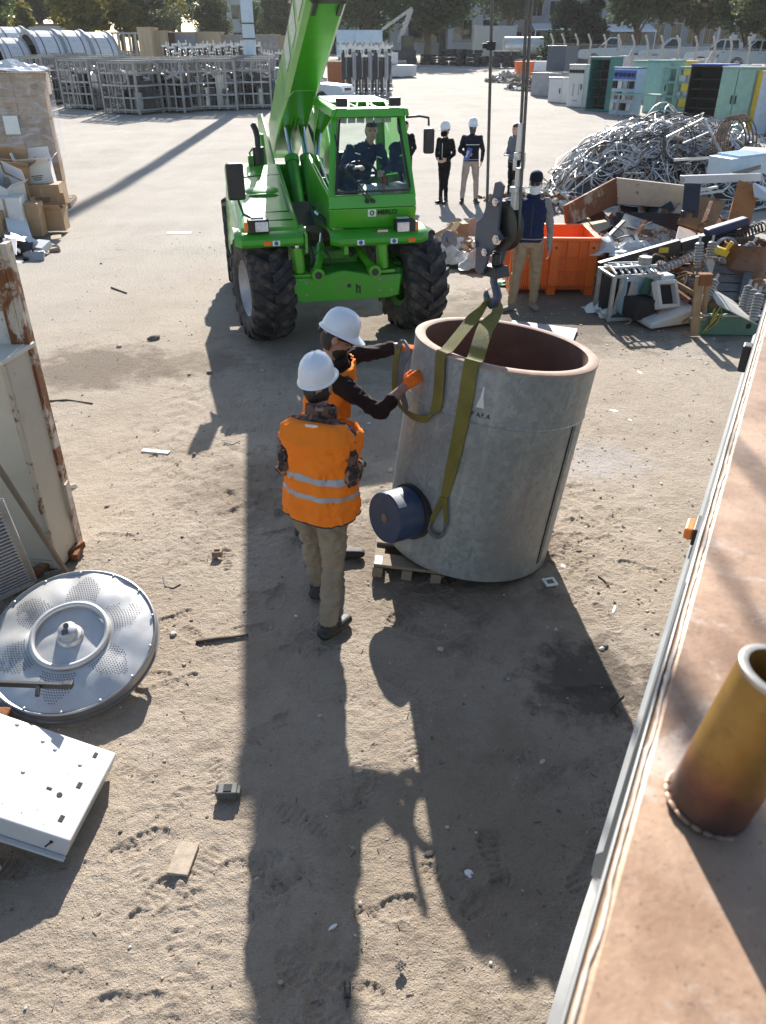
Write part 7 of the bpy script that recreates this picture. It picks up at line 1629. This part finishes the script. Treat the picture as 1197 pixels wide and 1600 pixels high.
# ------------------------------------------------------------------ cartons on the left
cg_n=0; GCt='cartons in the wrapped pallet stack'
def carton_mesh(W_,D_,H_,mat,seed):
    m=MB(); m.box((0,0,H_/2),(W_,D_,H_)); m.box((0,-D_/2-.001,H_/2),(.055,.002,H_*.98),mi=1); m.box((0,0,H_+.001),(W_*.98,.055,.002),mi=1)
    r=random.Random(seed)
    for k in range(3): m.box((W_*.22,-D_/2-.0012,H_*.5-.035*k),(W_*r.uniform(.12,.25),.002,.018),mi=2)
    return m.mesh('carton',[mat,M('packing_tape%d'%seed,(.36,.25,.16),.35),M('print_brown%d'%seed,(.17,.10,.06),.8)])
cms=[carton_mesh(.60,.5,.42,card,1),carton_mesh(.60,.5,.42,M('cardboard_dark',(.34,.225,.135),.85,var=.12,dirt=(.24,.16,.1),damt=.3),2)]
st=V((-7.25,18.75,0)); sr=RAD(12)
cn=['left','second','third','right']; rnm=['bottom','second','third','fourth','fifth','top']
for r_ in range(6):
    for c_ in range(3):
        for d_ in range(2):
            if d_==1 and r_<5 and c_!=2: continue
            o=bpy.data.objects.new('carton',cms[(r_+c_*2+d_)%2]); COL.objects.link(o); q=Rz(sr)@V((-.31-.615*c_+rnd.uniform(-.012,.012),.26+.51*d_+rnd.uniform(-.012,.012),0)); place(o,st+q+V((0,0,.14+.425*r_)),sr+rnd.uniform(-.015,.015)+(pi/2*0))
            tag(o,f'brown carton in the {rnm[r_]} layer of the wrapped stack, {cn[3-c_]} column{", rear" if d_ else ""}','carton',GCt)
t=thing('wooden_pallet','wooden pallet carrying the wrapped stack of cartons','pallet',st,sr)
m=MB()
for k in range(5): m.box((-.93,.05+k*.23,.125),(1.98,.14,.024))
m.build('deck_board',wood,t); m=MB()
for x in (-1.85,-.93,.02): m.box((x,.5,.055),(.12,1.15,.11))
m.build('bearer',wood,t)
def filmmat():
    m,nt,b=newmat('stretch_film'); nt.nodes.remove(b); tr=_n(nt,'ShaderNodeBsdfTransparent'); tr.inputs[0].default_value=(.97,.97,.98,1); d=_n(nt,'ShaderNodeBsdfPrincipled'); d.inputs['Base Color'].default_value=(.78,.79,.82,1); d.inputs['Roughness'].default_value=.22
    tc=_n(nt,'ShaderNodeTexCoord'); mp=_n(nt,'ShaderNodeMapping'); mp.inputs['Scale'].default_value=(1,1,3); mp.inputs['Rotation'].default_value=(.3,.5,0); nt.links.new(tc.outputs['Object'],mp.inputs[0])
    f=ramp(nt,nz(nt,mp.outputs[0],2.4,6,.7,1.0),.40,.72); mx=_n(nt,'ShaderNodeMixShader'); nt.links.new(mul(nt,mul(nt,f,.38),.16,'ADD'),mx.inputs[0]); nt.links.new(tr.outputs[0],mx.inputs[1]); nt.links.new(d.outputs[0],mx.inputs[2]); nt.links.new(mx.outputs[0],nt.nodes['Material Output'].inputs[0]); return m
film=filmmat(); g=[]
def fw(x,y,z): return st+Rz(sr)@V((x,y,z))
for i in range(25):
    z=.95+(2.78-.95)*i/24; row=[]
    for (xa,ya,xb,yb,n) in ((-2.05,-.03,.03,-.03,24),(.03,-.03,.03,1.08,10)):
        for j in range(n):
            x=xa+(xb-xa)*j/n; y=ya+(yb-ya)*j/n; k=.022*noise.noise(V((x*3+y*3,z*4,.5)))+.012
            row.append(fw(x+(k if xa==xb else 0),y-(k if xa!=xb else 0)-(.10*max(0,z-2.68)),z+(.10*noise.noise(V((x*2,y*2,7))) if i>20 else 0)))
    g.append(row)
m=MB(); m.sheet(g,0); tag(m.build('stretch_film',film),'clear stretch film wrapped round the upper cartons of the stack','plastic film')
crumple('stretch_film','loose crumpled white film bunched over the top of the carton stack',fw(-.95,.45,2.72),(2.2,1.1,.26),M('white_film',(.74,.73,.72),.3,var=.06),11,'plastic film',17)
m=MB(); m.box((0,0,0),(.30,.004,.36)); tag(place(m.build('shipping_label',paper),fw(-.80,-.075,1.72),sr),'white shipping label stuck on the film of the carton stack','label')
def loose(label,u,v,y,W_,D_,H_,rz,mat,tiltx=0,tilty=0,openflap=False,mark=None):
    p=AT(u,v,y); t=thing('carton',label,'carton',(p.x,p.y,max(p.z,.01)),rot=(tiltx,tilty,rz),group='loose cartons beside the stack')
    m=MB(); th=.008
    if openflap:
        m.box((0,-D_/2+th/2,H_/2),(W_,th,H_)); m.box((0,D_/2-th/2,H_/2),(W_,th,H_)); m.box((-W_/2+th/2,0,H_/2),(th,D_-2*th-.001,H_)); m.box((W_/2-th/2,0,H_/2),(th,D_-2*th-.001,H_)); m.box((0,0,th/2),(W_-2*th-.001,D_-2*th-.001,th))
    else: m.box((0,0,H_/2),(W_,D_,H_))
    m.build('body',mat,t,.004)
    if openflap:
        for (c,sz,R) in (((0,-D_/2-.09,H_+.05),(W_*.98,.20,.007),Rx(-.6)),((0,D_/2+.02,H_+.12),(W_*.98,.007,.24),Rx(.25)),((W_/2+.07,0,H_+.06),(.18,D_*.96,.007),Ry(-.7)),((-W_/2-.02,0,H_+.10),(.007,D_*.96,.22),Ry(-.2))): m=MB(); m.box(c,sz,R); m.build('flap',mat,t)
    else: m=MB(); m.box((0,-D_/2-.0015,H_/2),(.05,.002,H_*.96)); m.build('tape',M('tape_%d'%len(bpy.data.materials),(.38,.27,.17),.4),t)
    if mark:
        m=MB()
        for k in range(3): m.box((W_*.05,-D_/2-.004,H_*.55-.035*k),(W_*(.34-.06*k),.003,.016))
        m.box((-W_*.2,-D_/2-.004,H_*.52),(.04,.003,.07)); m.build('print_mark',mark,t)
    return t
prn=M('dark_print',(.10,.06,.045),.8)
loose('open white carton with a dark print standing on a brown carton',64,296,16.5,.62,.45,.50,.25,cardw,0,-.06,True,prn)
loose('brown carton with a printed mark under the white carton',76,330,16.3,.66,.5,.52,.18,card,0,0,False,prn)
loose('narrow dark brown carton standing on end near the ground',56,366,15.4,.36,.36,.58,.1,card,0,.03)
loose('low brown carton with a loose lid at the right of the pile',86,358,15.9,.50,.4,.40,.12,card,0,0,True)
loose('large open brown carton with a long flap at the left edge',14,290,16.2,.8,.5,.42,.35,card,.1,.12,True)
loose('white carton lying tilted over the brown ones at the left edge',14,312,15.6,.55,.4,.36,-.5,cardw,.15,.25,True)
loose('brown topped white carton at the left edge of the pile',18,346,15.2,.55,.45,.44,.2,cardw,0,0)
loose('brown carton on end between the white carton and the open one',38,326,16.0,.35,.4,.62,.5,card,0,-.1)
loose('brown carton at the foot of the pile partly out of the picture',-4,372,15.0,.5,.4,.5,0,card)
for k,(pts,mt,lab) in enumerate((([(8,340,14.9),(40,338,15.2),(50,370,14.7),(14,366,14.6)],cardw,'white carton flap leaning at the foot of the carton pile'),([(5,360,14.3),(50,372,14.5),(52,380,14.2),(8,372,14.0)],black_st,'dark flattened board at the foot of the carton pile'),([(20,405,13.6),(47,412,13.4),(36,419,13.2),(20,419,13.2)],cardw,'pale board lying on the sand below the carton pile'),([(40,378,14.2),(62,380,14.2),(64,396,13.8),(42,397,13.8)],greyp,'grey broken plate in front of the carton pile'),([(56,374,14.6),(80,380,14.4),(66,392,14.1),(55,385,14.3)],brownb,'brown splintered board right of the grey plate'),([(78,368,15.0),(95,366,15.0),(96,372,14.8),(80,374,14.8)],woodlight,'pale piece of board near the low brown carton'),([(4,372,13.9),(26,372,14.0),(26,398,13.5),(6,396,13.5)],greyp,'bluish grey sheet standing at the left edge below the cartons'))):
    panel('board_scrap',lab,pts,.015,mt,'board')
heap('packing_scrap',V((-7.0,14.0,0)),1.2,.7,.25,120,[card,black_st,cardw,greyp],.2,51)
# ------------------------------------------------------------------ lorry body under the photographer, right
d=V((.454,.891,0)).normalized(); nl=V((-d.y,d.x,0)); P0=V((.18,.383,2.4))
def tp(s_,p,z): return V((P0.x,P0.y,0))+d*s_+nl*p+V((0,0,z))
lorry=thing('lorry','grey lorry body with a rusty welded top rail and an upright pipe stub','lorry',(0,0,0))
def railmat():
    m,nt,b=newmat('rusty_rail'); tc=_n(nt,'ShaderNodeTexCoord'); co=tc.outputs['Object']; mp=_n(nt,'ShaderNodeMapping'); mp.inputs['Rotation'].default_value=(0,0,RAD(27)); mp.inputs['Scale'].default_value=(1,1,1); nt.links.new(co,mp.inputs[0])
    c=mixc(nt,ramp(nt,nz(nt,mp.outputs[0],7,8,.7),.35,.65),(.19,.105,.06),(.41,.265,.17)); c=mixc(nt,mul(nt,ramp(nt,nz(nt,co,30,6,.7),.5,.72),.6),c,(.26,.145,.085)); c=mixc(nt,mul(nt,ramp(nt,nz(nt,co,3,5),.5,.7),.5),c,(.45,.32,.23)); c=mixc(nt,mul(nt,ramp(nt,nz(nt,co,9,9,.78),.57,.66),.7),c,(.15,.095,.065)); c=mixc(nt,mul(nt,ramp(nt,nz(nt,co,5,9,.72,.6),.56,.64),.55),c,(.50,.44,.38)); c=mixc(nt,mul(nt,ramp(nt,nz(nt,co,120,3,.6),.62,.70),.6),c,(.10,.06,.045))
    nt.links.new(c,b.inputs['Base Color']); b.inputs['Roughness'].default_value=.5; b.inputs['Metallic'].default_value=.25
    bp=_n(nt,'ShaderNodeBump'); bp.inputs['Strength'].default_value=.12; bp.inputs['Distance'].default_value=.003; nt.links.new(nz(nt,co,140,6),bp.inputs['Height']); nt.links.new(bp.outputs[0],b.inputs['Normal']); return m
railm=railmat(); wallg=M('lorry_grey',(.30,.31,.31),.5,.2,var=.10,scale=4,dirt=(.26,.24,.21),dscale=6,damt=.35)
def longbox(s0,s1,prof,mat,name,parent=lorry,bev=.004):
    m=MB(); n=len(prof); m.add([tp(s0,p,z) for p,z in prof]+[tp(s1,p,z) for p,z in prof],[tuple(range(n)),tuple(reversed(range(n,2*n)))]+[((i+1)%n,i,n+i,n+(i+1)%n) for i in range(n)]); return m.build(name,mat,parent,bev)
longbox(-1.6,5.6,[(.0,2.40),(-.40,2.40),(-.40,2.27),(.0,2.27)],railm,'top_rail',bev=.012)
longbox(-1.6,5.6,[(.0045,2.388),(.0015,2.388),(.0015,2.30),(.002,2.22),(.010,2.22),(.006,2.34)],wallg,'side_lip')
longbox(.92,5.6,[(.012,2.215),(-.03,2.215),(-.02,1.25),(.062,1.25),(.062,1.34),(.046,1.36)],wallg,'side_wall')
longbox(-1.6,.91,[(.003,2.215),(-.03,2.215),(-.03,1.36),(-.012,1.36)],wallg,'rear_wall')
longbox(-1.6,5.6,[(-.45,2.2),(-2.2,2.2),(-2.2,1.28),(-.03,1.28),(-.03,1.34),(-2.1,1.34),(-2.1,2.2)],wallg,'load_bed')
m=MB(); r=random.Random(4); pw=[]; rw=[]
for k in range(520):
    s_=-1.0+k*.0125; pw.append(tp(s_,-.004-.006*max(0,noise.noise(V((s_*11,0,0))))+.001*noise.noise(V((s_*60,0,3))),2.3990)); rw.append(.0018+.0016*abs(noise.noise(V((s_*45,1,0))))+.001*r.random())
m.tube(pw,rw,6)
for k in range(0):
    s_=-1.0+k*.0085; z=2.3995; p=-.0035+r.uniform(-.0015,.002)-.004*max(0,noise.noise(V((s_*9,0,0)))); q=tp(s_,p,z); m.ell(q,(.0022*r.uniform(.6,1.6),.0065,.0012*r.uniform(.5,1.4)),Rz(RAD(-27)),7,5)
m.build('weld_bead',M('weld_pale',(.62,.52,.42),.5,.2,var=.3,scale=20),lorry)
pb_=V((.352,.552,2.40))
def pipemat():
    m,nt,b=newmat('heat_tinted_pipe'); tc=_n(nt,'ShaderNodeTexCoord'); co=tc.outputs['Object']; sp=_n(nt,'ShaderNodeSeparateXYZ'); nt.links.new(co,sp.inputs[0])
    z=mul(nt,sp.outputs[2],mul(nt,mul(nt,nz(nt,co,16,5,.65),.5,'SUBTRACT'),.10),'ADD')
    c=mixc(nt,ramp(nt,nz(nt,co,14,6,.7),.35,.65),(.30,.165,.04),(.40,.235,.06)); c=mixc(nt,mul(nt,ramp(nt,nz(nt,co,45,6,.7),.55,.7),.5),c,(.20,.11,.045))
    c=mixc(nt,ramp(nt,z,.085,.045),c,(.21,.085,.05)); c=mixc(nt,ramp(nt,z,.050,.015),c,(.095,.055,.045))
    nt.links.new(c,b.inputs['Base Color']); b.inputs['Metallic'].default_value=.5; b.inputs['Roughness'].default_value=.42; return m
brass=pipemat()
m=MB(); m.lathe([(.043,.0),(.043,.05),(.043,.188),(.0355,.190),(.0355,.02),(0,.02)],48); ps=place(m.build('pipe_stub',brass,lorry),pb_,rot=(0,RAD(10.5),0))
m=MB(); m.lathe([(.0432,.185),(.0434,.1895),(.040,.1912),(.0352,.1905)],48); o=m.build('cut_edge',M('cut_steel',(.40,.37,.33),.4,.6,var=.25,scale=30),ps)
m=MB()
for k in range(26):
    a=2*pi*k/26+r.uniform(-.05,.05); m.ell((.0445*cos(a),.0445*sin(a),.001),(.0035,.007*r.uniform(.7,1.5),.0025),Rz(a),7,5)
for k in range(0): m.ell((-.050-.002*k,-.030-.005*k,.001),(.005,.006,.003),None,7,5)
m.build('weld_bead',M('weld_brown',(.30,.19,.13),.5,.3,var=.3,scale=25),ps)
def on_wall(u,v,p,name): 
    dd=V(ray(u,v)); o=V((0,0,CAM_H)); base=V((P0.x,P0.y,0))+nl*p; t_=(base-o).dot(nl)/dd.dot(nl); return o+dd*t_
q=on_wall(1078,828,.11,'');  
zc=1.42; s_=.0
for k in range(200):
    s_=k*.03; pp=tp(s_,.075,zc); dz=pp.z-CAM_H; dep=pp.y*_c-dz*_s; vv=800-FPX*(pp.y*_s+dz*_c)/dep
    if vv<828: break
m=MB(); m.box((0,0,0),(.035,.10,.05)); ml=place(m.build('marker_light',amber,lorry,.008),tp(s_,.075,zc),RAD(-27)); m=MB(); m.box((-.0,0,0),(.02,.13,.075)); k=m.build('lamp_base',blackp,ml,.004); k.location=(.026,0,0)
m=MB(); m.box((0,0,0),(.05,.09,.16)); place(m.build('latch_block',black_st,lorry,.01),tp(s_+1.9,.06,1.55),RAD(-27))
# mudguard
m=MB(); rows=[]
for i in range(15):
    a=RAD(10+160*i/14); rows.append([tp(.62-.66*cos(a)*1.0,p,.62+.60*sin(a)) for p in (-.32,-.1,.045,.062)])
m.sheet(rows,.012); m.build('mudguard',M('mudguard_grey',(.34,.34,.33),.6,var=.2,dirt=(.2,.18,.16),damt=.4),lorry)
for s0 in (.62,4.4):
    m=MB(); m.tube([tp(s0,-.30,.48),tp(s0,-.27,.48),tp(s0,-.03,.48),tp(s0,.0,.48)],[.44,.48,.48,.44],28); k=m.build('wheel',rubber,lorry); m=MB(); m.cyl(tp(s0,-.02,.48),tp(s0,.015,.48),.27,seg=18); m.build('rim',rimgrey,k)
longbox(-1.4,5.4,[(-.7,1.26),(-.9,1.26),(-.9,.85),(-.7,.85)],black_st,'chassis_rail'); longbox(-1.4,5.4,[(-1.5,1.26),(-1.7,1.26),(-1.7,.85),(-1.5,.85)],black_st,'chassis_rail')
# ------------------------------------------------------------------ small things lying on the sand
def bit(name,label,u,v,sz,rz,mat,cat,z=.0,tl_=(0,0)):
    p=G(u,v); p.z=gh(p.x,p.y)+sz[2]/2+z; m=MB(); m.box((0,0,0),sz); return tag(place(m.build(name,mat,None,min(sz)*.15),p,rot=(tl_[0],tl_[1],rz)),label,cat)
bit('paper_sheet','white rectangular sheet lying on the sand left of the green loader',280,364,(.48,.16,.012),.02,paper,'paper')
bit('board_scrap','white strip of board on the sand left of the boom shadow',243,704,(.26,.055,.012),-.2,cardw,'board')
o=bit('wood_offcut','pale flat wood offcut half sunk in the sand near the bottom left',287,1343,(.095,.16,.016),-.12,M('sandy_wood',(.40,.325,.25),.9,var=.2,scale=20,bump=.3),'wood')
t=thing('brick_block','small hollow brown brick block left of the boom shadow','brick',G(340,868)+V((0,0,.0)),.05); m=MB()
for c,sz in (((-.028,0,.022),(.016,.05,.044)),((.028,0,.022),(.016,.05,.044)),((0,-.020,.022),(.041,.012,.043)),((0,.020,.022),(.041,.012,.043))): m.box(c,sz)
m.build('body',M('brown_brick',(.26,.19,.135),.9,var=.2),t,.002)
t=thing('plastic_connector','dark grey plastic connector block lying on the sand near the boom shadow','connector',G(356,1243)+V((0,0,.005)),.03); m=MB(); m.box((0,0,.025),(.10,.065,.05)); m.box((.055,0,.02),(.02,.05,.036)); m.build('body',M('grey_plastic',(.085,.088,.08),.6,var=.15,dirt=DIRT,damt=.2),t,.006); m=MB(); m.box((-.045,.0,.0505),(.012,.03,.006)); m.box((.005,0,.0515),(.04,.04,.004)); m.box((-.052,0,.025),(.006,.035,.025)); m.build('socket',dark,t)
t=thing('plastic_square','small white square plastic frame on the sand beside the tank','frame',G(859,911)+V((0,0,.01)),.25); m=MB()
for c,sz in (((-.034,0,0),(.016,.085,.014)),((.034,0,0),(.016,.085,.014)),((0,-.034,0),(.051,.016,.0135)),((0,.034,0),(.051,.016,.0135))): m.box(c,sz)
m.build('border',whitep,t,.003)
def stick(label,pts,r,mat=M('dry_stick',(.10,.075,.055),.9,var=.3),name='stick',cat='stick'):
    m=MB(); P=[G(u,v) for u,v in pts]; m.tube([p+V((0,0,gh(p.x,p.y)+r*.9)) for p in P],[r*(1-.4*i/len(P)) for i in range(len(P))],6); tag(m.build(name,mat),label,cat)
stick('dark stick lying across the edge of the boom shadow',[(306,1001),(340,998),(365,995),(388,992)],.012)
stick('short dark twig on the sand left of the front tyre of the loader',[(174,449),(185,453),(198,458)],.014)
stick('long thin twig near the dark patch of soil at the left',[(70,628),(105,626),(145,631)],.009)
stick('bent piece of wire on the sand below the left twigs',[(255,900),(258,915),(270,918),(282,912)],.005,cabd,'wire','wire')
stick('thin curved wire near the boom shadow edge',[(350,690),(362,694),(375,688)],.005,cabd,'wire','wire')
stick('thin forked twig in front of the lorry mudguard',[(965,1120),(955,1105),(975,1085)],.006)
stick('thin twig at the right of the tank on the sand',[(935,900),(945,908),(952,915)],.006)
for k,(u,v,sz,mt,lab) in enumerate(((115,761,(.085,.05,.045),st_c,'pale angular stone at the left of the sand'),(303,709,(.05,.035,.03),st_b,'dark stone right of the white board strip'),(327,582,(.08,.05,.04),st_b,'dark lump just left of the loader shadow'),(241,531,(.16,.10,.07),st_b,'dark clod of soil on the sand left of the loader'),(648,1187,(.028,.018,.01),st_c,'small pale stone chip inside the tank shadow'),(848,1188,(.04,.022,.012),st_c,'pale flat chip in the middle of the tank shadow'),(941,1012,(.05,.03,.02),st_c,'pale stone beside the oil stain'),(520,1447,(.015,.045,.012),paper,'white cigarette end near the bottom of the boom shadow'),(733,1361,(.05,.045,.008),paper,'torn silvery wrapper at the lower part of the tank shadow'),(671,1329,(.05,.03,.015),st_b,'dark chip at the edge of the tank shadow'),(700,1290,(.022,.018,.01),st_c,'tiny pale pebble in the tank shadow'),(960,640,(.09,.05,.006),paper,'scrap of white paper right of the tank'),(985,655,(.06,.03,.006),cardw,'second scrap of paper further right of the tank'),(1000,580,(.1,.04,.006),cardw,'white strip on the sand between the tank and the scrap heap'),(880,885,(.06,.035,.006),paper,'pale scrap beside the tank bottom right'),(462,961,(.02,.03,.004),paper,'white scrap near the boots of the front worker'),(905,860,(.05,.02,.01),st_b,'dark chip right of the tank bottom'),(960,950,(.10,.02,.008),cardw,'pale sliver on the sand near the lorry'))):
    p=G(u,v); m=MB(); m.ell((0,0,0),(sz[0]/2,sz[1]/2,max(sz[2],.004)/2),None,9,6)
    for i,q in enumerate(m.v):
        n_=noise.noise(V(q)*40+V((k*3,0,0))); m.v[i]=(q[0]*(1+.5*n_),q[1]*(1+.5*n_),q[2])
    m.sm=[False]*len(m.sm); nm='stone' if mt in (st_a,st_b,st_c) else 'paper_scrap'
    tag(place(m.build(nm,mt),p+V((0,0,gh(p.x,p.y)+sz[2]*.3)),rnd.uniform(0,3)),lab,'stone' if nm=='stone' else 'litter')
t=thing('metal_clip','small black metal clip at the bottom edge of the boom shadow','clip',G(543,1549)+V((0,0,.008)),.05); m=MB()
for x in (-.010,.010): m.box((x,.0,0),(.007,.06,.012))
m.box((0,-.02,0),(.013,.012,.011)); m.box((0,-.045,0),(.012,.03,.010)); m.build('body',black_st,t,.001)
m=MB()
for k in range(3): m.box((-.012+k*.012,.004*k,.0),(.006,.03,.01),Rz(.3)); 
m.box((0,0,.004),(.045,.005,.006)); tag(place(m.build('metal_comb',black_st),G(627,1512)+V((0,0,.008)),.5),'tiny black toothed metal piece on the bright sand near the bottom','metal piece')
# tiny litter flakes around the tank and the scrap: uncountable
m=MB(); r=random.Random(77)
for k in range(330):
    if k<130: p=G(r.uniform(860,1120),r.uniform(540,1000))
    elif k<320: p=V((r.uniform(1.2,5),r.uniform(8.5,11),0))
    else: p=V((r.uniform(-2,3.5),r.uniform(9,22),0))
    s_=r.uniform(.005,.018)*(1+.5*(p.y>8)); m.box((p.x,p.y,gh(p.x,p.y)+.006),(s_*r.uniform(.5,2),s_,.004),Euler((r.uniform(-.3,.3),r.uniform(-.3,.3),r.uniform(0,6))).to_matrix(),mi=r.choice((0,0,1,2)))
for k in range(520):
    x=r.uniform(-2.3,2.2); y=r.uniform(1.2,9); L_=abs(r.gauss(0,.018))+.006; m.box((x,y,gh(x,y)+.003),(L_,r.uniform(.002,.005),.003),Euler((0,r.uniform(-.2,.2),r.uniform(0,6))).to_matrix(),mi=r.choice((1,2,2)))
struct(m.build('litter',[st_c,card,st_b]),'stuff')

# ------------------------------------------------------------------ dusty air over the yard
m=MB(); m.box((0,300,12),(880,1230,27)); hz_=struct(m.build('haze',[]),'stuff')
hm=bpy.data.materials.new('haze_air'); hm.use_nodes=True; n=hm.node_tree; n.nodes.clear(); pv=_n(n,'ShaderNodeVolumePrincipled'); pv.inputs['Color'].default_value=(.93,.94,.96,1); pv.inputs['Density'].default_value=.0002; pv.inputs['Anisotropy'].default_value=.35
mo=_n(n,'ShaderNodeOutputMaterial'); n.links.new(pv.outputs[0],mo.inputs['Volume']); hz_.data.materials.append(hm)
